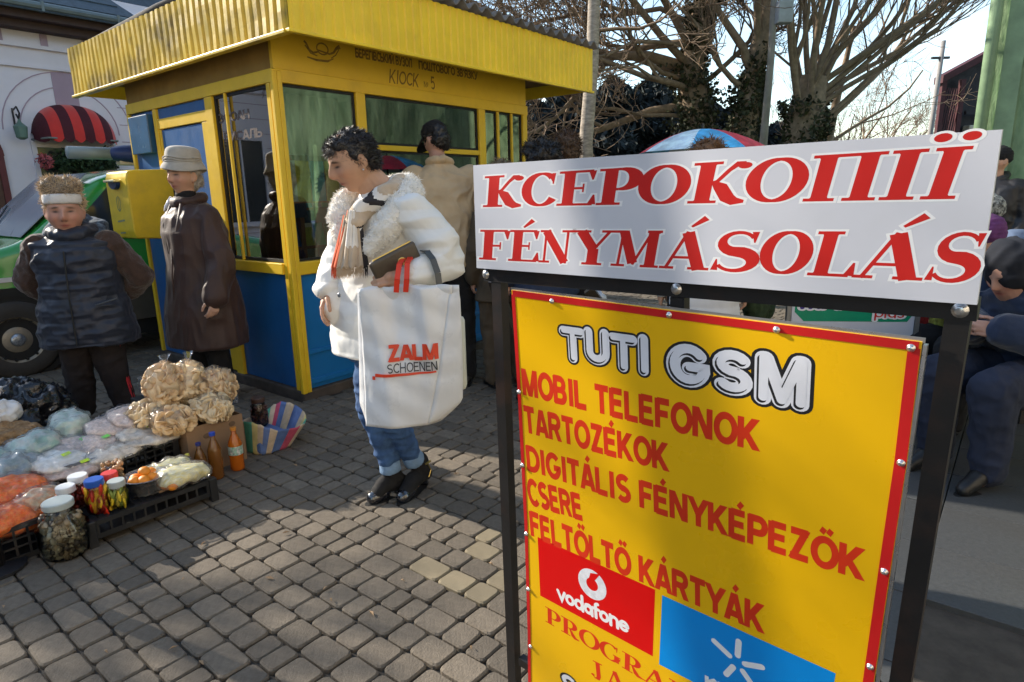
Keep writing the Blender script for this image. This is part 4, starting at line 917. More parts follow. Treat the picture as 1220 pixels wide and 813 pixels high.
mb = MB(); mb.tube([(0, 0, 0), (.12, 0, 4.7)], [.075, .05], 10); mb.build('shaft', mat('concrete pole', (.30, .29, .28), .9), fp, True)
mb = MB(); mb.box((-.12, -.03, 4.3), (.30, .03, 4.35)); mb.build('crossbar', M_dark, fp)
lp = thing('lamp_post', 'tall grey concrete lamp post among the ivy covered trees', 'lamp post', (math.sin(R(20.9))*12.5, math.cos(R(20.9))*12.5, 0))
mb = MB(); mb.tube([(0, 0, 0), (.10, 0, 3.6), (.06, 0, 7.0)], [.085, .058, .05], 12); mb.build('shaft', mat('weathered concrete', (.27, .25, .22), .9, .2, 5, .4, 30), lp, True)
mb = MB(); mb.box((.10, -.2, 4.1), (.35, .0, 4.45), .02); mb.build('meter_box', mat('grey box', (.4, .42, .45), .6), lp)

mpole = thing('shadow_pole', 'tall thin steel pole standing just left of the view', 'pole', (-2.034, 2.223, 0))
mb = MB(); mb.tube([(0, 0, 0), (0, 0, 3.4)], .031, 12); mb.build('shaft', M_dark, mpole, True)  # added out of view to cast the dark band on the yellow board
mb = MB(); mb.lathe([(.10, 0), (.10, .012), (.03, .02), (.0005, .02)], (0, 0, .015), 16); mb.build('base_plate', M_dark, mpole)
# ---------------------------------------------------------------- bare winter trees
M_bark = mat('grey brown bark', (.26, .19, .125), .9, .3, 10, .7, 30); M_twig = mat('twigs', (.23, .16, .105), .9, .25, 3)
M_birch = mat('pale bark', (.34, .29, .23), .85, .4, 14, .5, 30, stretch=(1, 1, 3), dirt=.5, dscale=8, dcol=(.06, .05, .04))
M_ivy = mat('dark ivy leaves', (.045, .05, .020), .65, .3, 6, island=.5)
class TubeBatch:
    def __init__(s): s.V = []; s.F = []; s.n = 0
    def add(s, P, r, k=4):
        P = np.asarray(P, float); r = np.asarray(r, float); m = len(P)
        d = np.gradient(P, axis=0); d /= np.linalg.norm(d, axis=1)[:, None]+1e-9
        ref = np.array([0, 0, 1.]) if abs(d[0, 2]) < .9 else np.array([1., 0, 0])
        a = np.cross(d, ref); a /= np.linalg.norm(a, axis=1)[:, None]+1e-9; b = np.cross(d, a)
        t = np.arange(k)*2*PI/k
        V = P[:, None, :] + r[:, None, None]*(a[:, None, :]*np.cos(t)[None, :, None] + b[:, None, :]*np.sin(t)[None, :, None])
        s.V.append(V.reshape(-1, 3)); i = np.arange(m-1)[:, None]*k; j = np.arange(k)[None, :]; j2 = (j+1) % k
        s.F.append(np.stack([i+j, i+j2, i+k+j2, i+k+j], -1).reshape(-1, 4)+s.n); s.n += m*k
    def build(s, name, mt, par, smooth=True):
        V = np.concatenate(s.V); F = np.concatenate(s.F); me = bpy.data.meshes.new(name)
        me.vertices.add(len(V)); me.vertices.foreach_set('co', V.ravel()); me.loops.add(F.size); me.loops.foreach_set('vertex_index', F.ravel().astype(np.int32))
        me.polygons.add(len(F)); me.polygons.foreach_set('loop_start', np.arange(0, F.size, 4, dtype=np.int32)); me.polygons.foreach_set('loop_total', np.full(len(F), 4, np.int32))
        me.polygons.foreach_set('use_smooth', [smooth]*len(F)); me.update(calc_edges=True); return link(name, me, mt, par)
def grow(tb, rg, p, d, L, r, depth, up=.15, wander=.25, kids=(3, 5), ratio=.62, spread=.8, minr=.004, ksides=5, twig=None):
    n = 5 if depth > 0 else 4; P = [p.copy()]; rr = [r]; d = d/np.linalg.norm(d)
    for i in range(n):
        d = d + rg.normal(0, wander, 3)*.5 + np.array([0, 0, up*.3]); d /= np.linalg.norm(d); p = p + d*L/n; P.append(p.copy()); rr.append(max(minr*.7, r*(1-.62*(i+1)/n)))
    (tb if r > .03 or twig is None else twig).add(P, rr, ksides if r > .03 else 3)
    if depth <= 0: return
    for k in range(rg.integers(kids[0], kids[1]+1)):
        t = rg.uniform(.25, 1.0); i = min(n-1, int(t*n)); q = P[i]+(P[i+1]-P[i])*(t*n-i); dd = (P[i+1]-P[i]); dd /= np.linalg.norm(dd)
        s_ = rg.normal(0, 1, 3); s_ -= dd*s_.dot(dd); s_ /= np.linalg.norm(s_); nd = dd*(1-.35*spread)+s_*spread*rg.uniform(.5, 1.1)+np.array([0, 0, up])
        grow(tb, rg, q, nd, L*ratio*rg.uniform(.7, 1.2), max(minr, rr[i]*.55), depth-1, up, wander, kids, ratio, spread, minr, ksides, twig)
def bare_tree(label, base, trunkP, trunkR, limbs, seed, mt=M_bark, ivy=None, group=None, depth=3, up=.15, name='bare_tree', minr=.006, kids=(3, 5), wander=.3, spread=.8):
    """trunkP relative points; limbs: (start height fraction index, direction, length, radius)"""
    t = thing(name, label, 'tree', base, 0, group); rg = np.random.default_rng(seed)
    tb = TubeBatch(); tb.add(trunkP, trunkR, 12); 
    br = TubeBatch(); tw = TubeBatch(); TP = np.array(trunkP, float)
    for f, d, L, r in limbs:
        x = f*(len(TP)-1); i = min(len(TP)-2, int(x)); q = TP[i]+(TP[i+1]-TP[i])*(x-i); grow(br, rg, q, np.array(d, float), L, r, depth, up, wander, kids, .62, spread, minr, 6, tw)
    tb.build('trunk', mt, t); br.build('limbs', mt if mt is not M_birch else M_bark, t)
    if tw.V: o = tw.build('twigs', M_twig, t); o['kind'] = 'stuff'
    if ivy:
        g = np.random.default_rng(seed+5); parts = []
        for (i0, i1, rad, n) in ivy:
            u = g.random(n)*(i1-i0)+i0; x = u*(len(TP)-1); i = np.clip(x.astype(int), 0, len(TP)-2); q = TP[i]+(TP[i+1]-TP[i])*(x-i)[:, None]
            a = g.random(n)*2*PI; lump = .75+.45*vnoise(np.c_[np.cos(a), np.sin(a), q[:, 2]*1.6], 1.6, seed); rr = rad*lump*(.7+.35*g.random(n)); q = q + np.c_[np.cos(a)*rr, np.sin(a)*rr, g.normal(0, .1, n)]
            parts.append(q)
        P = np.concatenate(parts); n = len(P); A = g.normal(0, 1, (n, 3)); A /= np.linalg.norm(A, axis=1)[:, None]; B = np.cross(A, g.normal(0, 1, (n, 3))); B /= np.linalg.norm(B, axis=1)[:, None]
        s_ = .045*(.5+g.random(n))[:, None]; V = np.stack([P-A*s_, P-B*s_*.7, P+A*s_, P+B*s_*.7], 1).reshape(-1, 3)
        o = link('ivy', mesh('ivy', V, (np.arange(n)[:, None]*4+[0, 1, 2, 3]).tolist()), M_ivy, t); o['kind'] = 'stuff'
    return t
def pol(az, d, z=0): return Vector((math.sin(R(az))*d, math.cos(R(az))*d, z))
# slender pale tree just right of the kiosk
bare_tree('slender pale barked tree rising just right of the kiosk roof', pol(6.6, 8.6), [(0, 0, 0), (.06, 0, 1.2), (.02, 0, 2.0), (.10, 0, 3.0), (.13, 0, 4.2), (.10, 0, 6)], [.14, .105, .09, .08, .07, .04],
          [(.72, (-1, .2, .35), 2.0, .04), (.78, (1, .3, .3), 2.0, .035), (.86, (-.8, -.5, .5), 1.7, .03), (.66, (.8, .2, .25), 1.7, .03), (.95, (.2, .1, 1), 2, .04)], 3, M_birch, depth=3)
# big ivy tree: leaning trunk, long limbs to the left
bare_tree('massive dark ivy covered tree with long drooping limbs reaching left', pol(16.2, 14.5), [(-.2, 0, 0), (-.1, 0, 1.6), (.0, 0, 2.6), (-.25, 0, 3.7), (-.05, 0, 5.0), (.35, 0, 6.5)], [.36, .30, .30, .28, .22, .15],
          [(.50, (-1, -.2, .20), 4.6, .10), (.62, (-1, -.3, .10), 4.8, .12), (.70, (-1, .2, .25), 4.6, .09), (.55, (-.9, -.6, -.02), 3.8, .07), (.66, (-.8, -.8, .5), 3.6, .09), (.8, (-.3, -.3, 1), 3, .1), (.8, (.8, -.2, .7), 3, .1), (.62, (-1, -.5, .4), 5.2, .08), (.55, (.7, -.5, .5), 2.4, .07), (.45, (-1, -.1, .0), 3.0, .05), (.6, (-1, .4, .5), 4.2, .05), (.68, (-1, -.9, .2), 3.6, .05), (.74, (-1, .1, .6), 4.4, .06), (.58, (-1, -.7, .3), 4.0, .05), (.85, (-1, -.2, .3), 4.4, .06), (.9, (-.7, -.5, .5), 3.6, .05)], 21, ivy=[(.15, .92, .42, 6500), (.4, .62, .7, 900)], depth=4, minr=.009, kids=(4, 6), wander=.38)
bare_tree('thick ivy clad trunk between the massive tree and the lamp post', pol(19.6, 14.0), [(0, 0, 0), (.1, 0, 1.6), (.0, 0, 2.6), (.15, 0, 3.6), (.35, 0, 5.2)], [.30, .26, .26, .2, .12],
          [(.72, (-.2, 0, 1), 3.2, .09), (.7, (.6, .1, 1), 3.6, .09), (.8, (.3, -.4, 1), 3, .08), (.66, (-.8, -.3, .5), 2.4, .06)], 22, ivy=[(.1, .80, .40, 4200)], depth=3, minr=.009, kids=(4, 6))
# pollarded tree with many upright shoots fanning to the right
lim = []
rg0 = random.Random(4)
for k in range(15): a = -0.35+k*.095; lim.append((rg0.uniform(.55, .95), (a*1.5, rg0.uniform(-.35, .35), 1.0), rg0.uniform(3.2, 4.6), rg0.uniform(.05, .085)))
lim += [(.9, (1.0, -.1, .55), 5.6, .07), (.85, (1, .2, .42), 5.0, .06), (.8, (1, -.3, .75), 5, .06)]
bare_tree('pollarded tree with many upright shoots fanning right of the lamp post', pol(23.6, 14.3), [(0, 0, 0), (.0, 0, 1.2), (.1, 0, 2.0), (.15, 0, 2.9), (.25, 0, 3.5)], [.42, .38, .36, .34, .24], lim, 33, ivy=[(.2, .80, .56, 4800)], depth=3, up=.25, minr=.008, kids=(4, 6), wander=.22, spread=.65)
bare_tree('thin dark leaning tree right of the pollarded tree', pol(25.3, 15.5), [(0, 0, 0), (.1, 0, 1.6), (.25, 0, 3.0), (.5, 0, 4.6)], [.12, .10, .08, .04], [(.5, (1, 0, .8), 2.6, .04), (.7, (-.5, 0, 1), 2.4, .035), (.9, (.6, .2, 1), 2.6, .035)], 9, depth=3, minr=.007)
for i, (az, d, h) in enumerate(((27.4, 24, 4.2), (28.9, 27, 4.4), (30.3, 30, 4.4), (26.3, 30, 4.5), (22.5, 30, 4.6))):
    bare_tree(['small bare tree directly right of the thin leaning tree', 'second small bare tree out under the open sky', 'small bare tree next to the thin street pole', 'bare tree half hidden behind the thin leaning tree', 'bare tree seen through the upright shoots'][i], pol(az, d), [(0, 0, 0), (.05, 0, 1.2), (0, 0, h*.6)], [.13, .10, .06],
              [(.55, (-.8, 0, 1), h*.45, .05), (.6, (.8, .2, 1), h*.5, .05), (.8, (.2, -.6, 1), h*.5, .05), (.9, (-.3, .4, 1), h*.45, .04), (.7, (1, -.3, .5), h*.5, .04), (.7, (-1, .2, .5), h*.42, .04)], 50+i, depth=3, minr=.008, group='small bare trees far down the street', kids=(3, 5))
# dark evergreens closing the view behind the kiosk
M_con = mat('dark conifer needles', (.016, .024, .024), .8, .3, 4, island=.45); M_tr = mat('dark trunk', (.04, .032, .025), .9)
labs = ['dark evergreen just left of the pale barked tree', 'dark evergreen directly behind the pale barked tree', 'dark evergreen right of the pale barked tree', 'dark evergreen left of the massive ivy tree', 'dark evergreen behind the massive ivy tree', 'dark evergreen behind the lamp post', 'dark evergreen behind the pollarded tree']
for i, (az, d, h, w) in enumerate(((2.2, 24, 4.6, 2.2), (5.6, 25, 5.3, 2.4), (9.0, 24, 5.2, 2.5), (12.4, 25, 5.4, 2.5), (15.6, 26, 5.0, 2.4), (18.9, 25, 4.2, 2.2), (22.2, 26, 3.6, 2.0))):
    t = thing('evergreen_tree', labs[i], 'tree', pol(az, d), 0, 'dark evergreens behind the trees')
    mb = MB(); mb.tube([(0, 0, 0), (0, 0, h*.8)], [.15, .03], 8); mb.build('trunk', M_tr, t)
    g = np.random.default_rng(70+i); n = 9000; u = g.random(n)**.8; a = g.random(n)*2*PI; env = w*np.minimum(1, (1-u)*2.2)**.6*(.72+.4*vnoise(np.c_[np.cos(a)*2, np.sin(a)*2, u*9], 1.2, i))
    rr = env*(.55+.5*g.random(n)); P = np.c_[np.cos(a)*rr, np.sin(a)*rr, u*h+.05]; P[:, 2] = np.maximum(P[:, 2], .1); A = g.normal(0, 1, (n, 3))+np.c_[np.cos(a), np.sin(a), -.5*np.ones(n)]; A /= np.linalg.norm(A, axis=1)[:, None]
    B = np.cross(A, g.normal(0, 1, (n, 3))); B /= np.linalg.norm(B, axis=1)[:, None]; s_ = .17*(.5+g.random(n))[:, None]; V = np.stack([P-A*s_, P-B*s_*.35, P+A*s_, P+B*s_*.35], 1).reshape(-1, 3)
    link('crown', mesh('crown', V, (np.arange(n)[:, None]*4+[0, 1, 2, 3]).tolist()), M_con, t)
# low pinkish houses at the end of the street
for i, (az, d, w, h, c) in enumerate(((26.4, 60, 5, 4.2, (.55, .36, .26)), (31.2, 48, 5, 3.4, (.42, .28, .28)), (29.0, 70, 9, 4.0, (.40, .36, .34)), (20, 60, 16, 4.5, (.2, .19, .19)), (8, 60, 22, 5, (.16, .17, .2)))):
    t = thing('far_house', ['small salmon pink house far behind the pollarded tree', 'low dusky pink house left of the street pole', 'low grey house at the far end of the street', 'long grey house far behind the lamp post', 'long bluish house far behind the evergreens'][i], 'house', pol(az, d), R(-az))
    mb = MB(); mb.box((-w/2, 0, 0), (w/2, 6, h*.68)); mb.build('wall', mat('far wall %d' % i, c, .9), t)
    mb = MB(); mb.add([(-w/2-.2, -.3, h*.68), (w/2+.2, -.3, h*.68), (w/2+.2, 6.3, h*.68), (-w/2-.2, 6.3, h*.68), (-w/2+.5, 3, h), (w/2-.5, 3, h)], [(0, 1, 5, 4), (1, 2, 5), (2, 3, 4, 5), (3, 0, 4)]); mb.build('roof', mat('far roof', (.16, .09, .08), .9), t)
    for k in range(int(w/1.6)): mb = MB(); x = -w/2+.6+k*1.6; mb.box((x, -.04, h*.25), (x+.7, -.001, h*.52)); mb.build('window', M_dglass, t)

# unseen bare tree added left of the view so its branches dapple the light
lm = []
rg1 = random.Random(12)
for k in range(11): a = k*2.4; nn_ = math.cos(a)*.438+math.sin(a)*.899; lm.append((rg1.uniform(.5, .98), (math.cos(a), math.sin(a), rg1.uniform(.2, .9)), rg1.uniform(2.2, 3.2)*(.45 if nn_ > .2 else 1), rg1.uniform(.05, .08)))
bare_tree('big bare street tree between the pale house and the view', (-9.3, 4.7, 0), [(0, 0, 0), (.05, 0, 1.5), (0, .1, 3.0), (.1, 0, 4.6), (.1, 0, 6.2)], [.24, .2, .18, .13, .07], lm, 77, depth=3, minr=.010, kids=(3, 5))
# ---------------------------------------------------------------- people
M_skin = mat('skin', (.5, .3, .2), .5, .06, 30, .15, 300, attr='Col', subs=.12, spec=.4)
def Rz(a): return Matrix.Rotation(a, 4, 'Z')
def head_matrix(c, yaw=0, pitch=0, roll=0, s=1.0):
    """face looks along local -Y; pitch > 0 looks down"""
    return Matrix.Translation(c) @ Matrix.Rotation(yaw, 4, 'Z') @ Matrix.Rotation(pitch, 4, 'X') @ Matrix.Rotation(roll, 4, 'Y') @ Matrix.Scale(s, 4)
def head_pts(fat=1.0, old=0.0):
    n, m = 56, 44; V = [(0, 0, -1)]
    for i in range(1, m):
        ph = -PI/2+PI*i/m
        for k in range(n): t = 2*PI*k/n; V.append((math.cos(ph)*math.cos(t), math.cos(ph)*math.sin(t), math.sin(ph)))
    V.append((0, 0, 1)); D = np.array(V); F = []; L = len(V)-1
    for k in range(n): F.append((0, 1+(k+1) % n, 1+k)); F.append((L, 1+(m-2)*n+k, 1+(m-2)*n+(k+1) % n))
    for i in range(m-2):
        for k in range(n): F.append((1+i*n+k, 1+i*n+(k+1) % n, 1+(i+1)*n+(k+1) % n, 1+(i+1)*n+k))
    P = D*np.array([.074, .097, .117]); x, y, z = P[:, 0].copy(), P[:, 1].copy(), P[:, 2].copy(); fr = y < .0
    t = np.clip(-z/.117, 0, 1); x *= 1-(.36-.16*(fat-1)*2)*t**1.6; y = np.where(~fr, y*(1-.55*t**1.2), y*(1-.06*t)); y = np.where(y < -.062, -.062+(y+.062)*.72, y)
    x *= 1+(fat-1)*np.clip(t*1.5, 0, 1)
    G_ = lambda cx, cz, sx, sz, ax=x: np.exp(-((np.abs(ax)-cx)/sx)**2-((z-cz)/sz)**2)
    f = fr.astype(float)
    dy = -.023*G_(0, -.022, .0135, .017) - .016*G_(0, -.004, .010, .020) - .007*G_(0, .012, .009, .014)
    dy += -.006*G_(.026, .030, .022, .009) + .011*G_(.031, .010, .015, .012) - .006*G_(.031, .008, .010, .007)
    dy += -.006*G_(.044, -.028, .020, .020)*fat - .0075*G_(0, -.052, .022, .0055) - .008*G_(0, -.064, .018, .006) + .004*G_(0, -.058, .025, .0022) + .004*G_(0, -.078, .02, .006) - .010*G_(0, -.098, .020, .014)
    dy += -.010*G_(.0105, -.030, .006, .007) + old*.003*G_(.030, -.045, .004, .02)
    y = y + dy*f; x = x*(1+.05*f*G_(.07, -.02, .03, .03)*fat)
    return np.c_[x, y, z], F
def put_head(mb, M, fat=1.0, old=0.0):
    P, F = head_pts(fat, old); mb.add([M @ Vector(p) for p in P], F)
    for s_ in (-1, 1):
        for c, r in (((s_*.077, .012, -.002), (.010, .019, .030)), ((s_*.076, .004, -.026), (.009, .010, .013))):
            mbe = MB(); mbe.ell(c, r, 12, 8, rot=(.15, 0, s_*-.35)); mb.add([M @ Vector(v) for v in mbe.V], mbe.F)
def skin_color(Mi, tone, lips=(.42, .12, .10), brow=(.08, .05, .035), ruddy=.25, makeup=0, eyes=True):
    A = np.array(Mi)
    def f(co, no):
        h = np.c_[co, np.ones(len(co))] @ A.T; x, y, z = h[:, 0], h[:, 1], h[:, 2]; n = len(co); c = np.tile(np.array(tone), (n, 1)).astype(float)
        c *= (1+.10*fbm(co, 18, 2, 2))[:, None]
        fr = (y < -.03) & (np.abs(z) < .14) & (np.abs(x) < .1)
        def blend(m, col): nonlocal c; m = (m*fr)[:, None]; c = c*(1-m)+np.array(col)*m
        g = lambda cx, cz, sx, sz: np.exp(-((np.abs(x)-cx)/sx)**2-((z-cz)/sz)**2)
        red = np.array(tone)*np.array([1.12, .68, .62]); blend(ruddy*np.clip(g(.042, -.025, .024, .022)+g(0, -.024, .014, .012)+.4*g(0, -.06, .04, .02), 0, 1), red)
        blend(.35*g(.031, .004, .018, .012), np.array(tone)*np.array([.62, .5, .48]))
        if eyes: blend(np.clip(1.25*g(.031, .008, .0125, .0042), 0, 1), (.035, .025, .02)); 
        blend(np.clip(1.3*np.exp(-((np.abs(x)-.031)/.017)**2-((z-.0275+.25*(np.abs(x)-.031))/.0042)**2), 0, 1)*.85, brow)
        blend(np.clip(1.3*g(0, -.059, .021, .0075), 0, 1)*.85, lips); blend(np.clip(g(0, -.0582, .022, .0018), 0, 1)*.8, np.array(lips)*.35)
        blend(np.clip(g(.009, -.036, .005, .004), 0, 1)*.7, np.array(tone)*.25)
        return np.clip(c, 0, 1)
    return f
def rotv(v, ax, a): return Matrix.Rotation(a, 3, ax) @ Vector(v)
def hand(mb, wrist, d, nrm, s=1.0, side=1, curl=.5, spread=.06, grip=None):
    """d: wrist to knuckles; nrm: out of the back of the hand; side: +1 puts the thumb on nrm x d"""
    d = Vector(d).normalized(); nrm = Vector(nrm); nrm = (nrm - d*nrm.dot(d)).normalized(); ac = nrm.cross(d).normalized()*side
    w = Vector(wrist); k0 = w + d*.085*s
    cap_prim(mb, w-d*.015, w+d*.02, .024*s, .024*s)
    lens = (.068, .077, .072, .056); offs = (.030, .0105, -.0095, -.029)
    for i in range(4):
        kn = k0 + ac*offs[i]*s + d*(-.002, .003, 0, -.008)[i]*s
        cap_prim(mb, w + d*.018*s + ac*offs[i]*.62*s, kn, .0125*s, .0115*s, 10)
        dd = (d + ac*spread*(1.5-i)*.6).normalized(); p = kn; r = .0092*s; c = curl*(1+.12*i); axis = dd.cross(nrm).normalized()
        for j, fr in enumerate((.46, .31, .23)):
            dd = rotv(dd, axis, -c*(1.0, 1.15, .8)[j]); q = p + dd*lens[i]*fr*s; cap_prim(mb, p, q, r, r*.92, 10); r *= .92; p = q
    t0 = w + d*.022*s + ac*.022*s - nrm*.004; t1 = t0 + (d*.55 + ac*.75 - nrm*.35).normalized()*.040*s; t2 = t1 + (d*.9 + ac*.22 - nrm*.5).normalized()*.032*s; t3 = t2 + (d*.95 - ac*.15 - nrm*.45).normalized()*.026*s
    chain(mb, [t0, t1, t2, t3], [.014*s, .012*s, .0105*s, .0088*s], 10)
    mb.ell(w + d*.045*s, (.028*s,)*3 if False else .024*s, 12, 8)
def hairdo(name, M, ells, voxel, mt, par, ntuft, ln, comb=(0, 0, 0), amp=.006, seed=0, wd=.0016, spread=.5, post=None, tmat=None, sc=40):
    mb = MB()
    for e in ells:
        m2 = MB(); m2.ell(e[0], e[1], 20, 14, rot=e[2] if len(e) > 2 else None); mb.add([M @ Vector(v) for v in m2.V], m2.F)
    def pf(co, no): return co + no*(fbm(co, sc, seed, 3)*amp)[:, None]
    o = fuse(name, mb, voxel, 1, mt, par, post or pf)
    if ntuft:
        co, no = mesh_arrays(o); Mi = np.array(M.inverted()); h = np.c_[co, np.ones(len(co))] @ Mi.T
        keep = ~((h[:, 1] < -.070) & (h[:, 2] < .045))
        cb = np.array(M.to_3x3() @ Vector(comb)); t = tufts('hair_locks', co[keep], no[keep], ntuft, ln, wd, tmat or mt, o, cb, spread, seed); t['kind'] = 'stuff'
    return o
def limb_body(mb, J, s=1.0, fat=1.0):
    """continuous body under the clothes"""
    loft(mb, [(J['hip'][0], J['hip'][1], J['hip'][2]-.06, .15*fat, .10*fat, J['yaw']), (J['hip'][0], J['hip'][1], J['hip'][2]+.06, .155*fat, .105*fat, J['yaw']), (*(Vector(J['hip'])*.5+Vector(J['chest'])*.5), .125*fat, .09*fat, J['yaw']), (J['chest'][0], J['chest'][1], J['chest'][2], .155*fat, .10*fat, J['yaw']), (J['neck'][0], J['neck'][1], J['neck'][2]-.05, .10*fat, .07*fat, J['yaw'])], 20)
    cap_prim(mb, Vector(J['neck'])-Vector((0, 0, .07)), J['headc'] + Vector((0, 0, -.06)), .056*fat, .050*fat)
    for S_ in 'LR':
        chain(mb, [J['sh'+S_], J['el'+S_], J['wr'+S_]], [.05*fat, .040*fat, .025], 12)
        chain(mb, [J['hp'+S_], J['kn'+S_], J['an'+S_]], [.066*fat, .044*fat, .030], 12)
        a = Vector(J['an'+S_]); f = Vector(J['toe'+S_]); cap_prim(mb, a-Vector((0, 0, .03)), (a+f)/2+Vector((0, 0, -.01)), .034, .032, 10); cap_prim(mb, (a+f)/2+Vector((0, 0, -.01)), f+(a-f).normalized()*.05, .030, .020, 10)
def shoe(name, a, toe, mt, par, s=1.0, boot=0.0, heel=.02, pmat=None):
    a = Vector(a); t = Vector(toe); fl = Vector((t.x-a.x, t.y-a.y, 0)); L = fl.length; fl.normalize(); hz = t.z
    mb = MB(); hb = a - fl*.05; hb.z = hz+.03
    chain(mb, [hb, a.lerp(t, .35)*1.0 + Vector((0, 0, 0)), t - fl*.03], [.034, .042, .033], 14)
    mb.V = [(x, y, max(z, hz-.028)) for x, y, z in mb.V]
    cap_prim(mb, Vector((hb.x, hb.y, hz+.03)), Vector((a.x, a.y, a.z+.01)), .036, .042, 14)
    if boot: cap_prim(mb, Vector((a.x, a.y, a.z)), Vector((a.x, a.y, a.z))+Vector((0, 0, boot)), .043, .048, 14)
    def post(co, no):
        co = co.copy(); co[:, 2] = np.maximum(co[:, 2], hz-.026); return co + no*(fbm(co, 30, 3, 2)*.0015)[:, None]
    o = fuse(name, mb, .006, 2, mt, par, post)
    mb = MB(); pts = []
    for k in range(18):
        an = 2*PI*k/18; u = math.cos(an); w = (.040 if u > 0 else .034)*math.sin(an); c = (hb+t)/2; p = Vector((c.x, c.y, 0)) + fl*u*((t-hb).length/2+.022) + Vector((-fl.y, fl.x, 0))*w; pts.append((p.x, p.y))
    z0 = hz-.034; mb.add([(x, y, z0) for x, y in pts]+[(x, y, z0+.014) for x, y in pts], [tuple(range(18))[::-1], tuple(range(18, 36))]+[(i, (i+1) % 18, 18+(i+1) % 18, 18+i) for i in range(18)])
    mb.build('sole', M_blk, o); return o
M_hairdk = mat('dark hair', (.016, .013, .012), .42, .3, 40, .4, 200, spec=.5, objrand=0); M_hairgr = mat('greying hair', (.10, .085, .075), .5, .4, 50, .4, 200, spec=.5)
M_hairbr = mat('brown hair', (.075, .042, .022), .5, .3, 40, .4, 200); M_hairbl = mat('blond fluffy hair', (.55, .40, .24), .6, .3, 40, .4, 200, sheen=.5); M_hairbg = mat('brownish grey hair', (.20, .145, .09), .6, .3, 40, .4, 200)
M_wcoat = mat('white quilted coat', (.80, .78, .73), .62, .05, 5, .25, 90, sheen=.2, dirt=.06, dscale=6, dcol=(.5, .48, .45))
M_fur = mat('white fur', (.80, .77, .71), .9, .08, 20, sheen=.8)
M_jeans = mat('blue jeans', (.028, .065, .16), .9, .3, 9, .5, 400, col2=(.05, .11, .24)); M_cuff = mat('pale jean cuff', (.18, .28, .42), .9, .2, 20, .4, 400)
M_suede = mat('black suede', (.010, .009, .009), .85, .2, 10, .4, 200); M_patent = mat('black patent leather', (.010, .011, .016), .10, .1, 5, spec=.9, coat=1)
M_gold = mat('brass', (.75, .55, .18), .3, metal=1)

# ================= woman in the white coat
W0 = Vector((-.53, 2.75, 0))
wm = thing('person', 'dark short haired woman in a white fur collared coat carrying a large white shopping bag', 'person', W0)
HM = head_matrix((-.110, -.035, 1.545), R(-58), R(22), R(0), 1.04)
TY = R(-50)
J = dict(yaw=TY, hip=(-.06, .02, .86), chest=(-.02, .02, 1.25), neck=(.0, .01, 1.44), headc=Vector((-.07, -.02, 1.53)),
         shL=(.13, -.13, 1.33), elL=(.265, -.13, 1.115), wrL=(.115, -.28, 1.095), shR=(-.15, .15, 1.33), elR=(-.24, .10, 1.10), wrR=(-.26, -.03, 1.00),
         hpL=(-.02, -.04, .84), knL=(-.065, -.02, .49), anL=(.065, .12, .105), hpR=(-.11, .06, .84), knR=(-.135, .0, .48), anR=(-.055, .045, .105),
         toeL=(-.005, -.045, .035), toeR=(-.15, -.045, .035))
mb = MB(); limb_body(mb, J, 1, 1.0); put_head(mb, HM, 1.08, .5); nk = Vector((.01, -.0, 1.42)); cap_prim(mb, nk, HM @ Vector((0, .03, -.06)), .058, .056)
hand(mb, (.105, -.285, 1.095), (-1, -.15, .03), (.05, -.85, .45), 1.0, 1, .72); hand(mb, (-.26, -.03, 1.0), (-.2, -.5, -.8), (-1, 0, .2), .95, 1, .3)
body = fuse('body', mb, .0042, 2, M_skin, wm, None, skin_color(HM.inverted(), (.52, .30, .19), (.38, .12, .10), (.02, .015, .012), .3))
for s_ in (-1, 1):
    mb = MB(); mb.ell(HM @ Vector((s_*.080, .000, -.034)), .0042, 8, 6); mb.build('earring', mat('silver', (.85, .85, .85), .15, metal=1), wm, True)
hairdo('hair', HM, [((0, .020, .030), (.080, .092, .092)), ((0, .048, -.01), (.070, .060, .068)), ((0, -.028, .076), (.060, .048, .038)), ((.066, .018, .016), (.016, .038, .038)), ((-.066, .018, .016), (.016, .038, .038))], .005, M_hairdk, wm, 6500, .013, (0, .45, -.35), .005, 3, .0011, .30, sc=34)
mb = MB()   # greying fringe at the front of the hair
for e in (((.0, -.062, .066), (.045, .022, .022)), ((-.03, -.055, .075), (.03, .02, .02))):
    m2 = MB(); m2.ell(e[0], e[1], 16, 10); mb.add([HM @ Vector(v) for v in m2.V], m2.F)
o = fuse('fringe', mb, .005, 1, M_hairgr, wm); co, no = mesh_arrays(o); t = tufts('hair_locks', co, no, 900, .014, .0010, M_hairgr, o, np.array(HM.to_3x3() @ Vector((0, -.2, -.1))), .5, 8); t['kind'] = 'stuff'
# coat
mb = MB()
loft(mb, [(-.105, .03, .735, .185, .150, TY), (-.10, .03, .80, .190, .155, TY), (-.085, .025, .92, .190, .155, TY), (-.065, .02, 1.03, .185, .150, TY), (-.045, .015, 1.15, .185, .150, TY), (-.03, .01, 1.27, .190, .142, TY), (-.01, .01, 1.35, .160, .115, TY), (.0, .01, 1.42, .09, .08, TY)], 36)
chain(mb, [(.125, -.115, 1.335), (.235, -.135, 1.215), (.262, -.135, 1.125)], [.080, .082, .074], 18); chain(mb, [(.262, -.135, 1.125), (.19, -.215, 1.105), (.150, -.258, 1.10)], [.074, .064, .054], 18)
chain(mb, [(-.15, .13, 1.33), (-.235, .09, 1.14)], [.078, .066]); chain(mb, [(-.235, .09, 1.14), (-.262, -.02, 1.02)], [.066, .054])
mb.ell((-.235, -.03, .95), (.055, .06, .08), 14, 10)
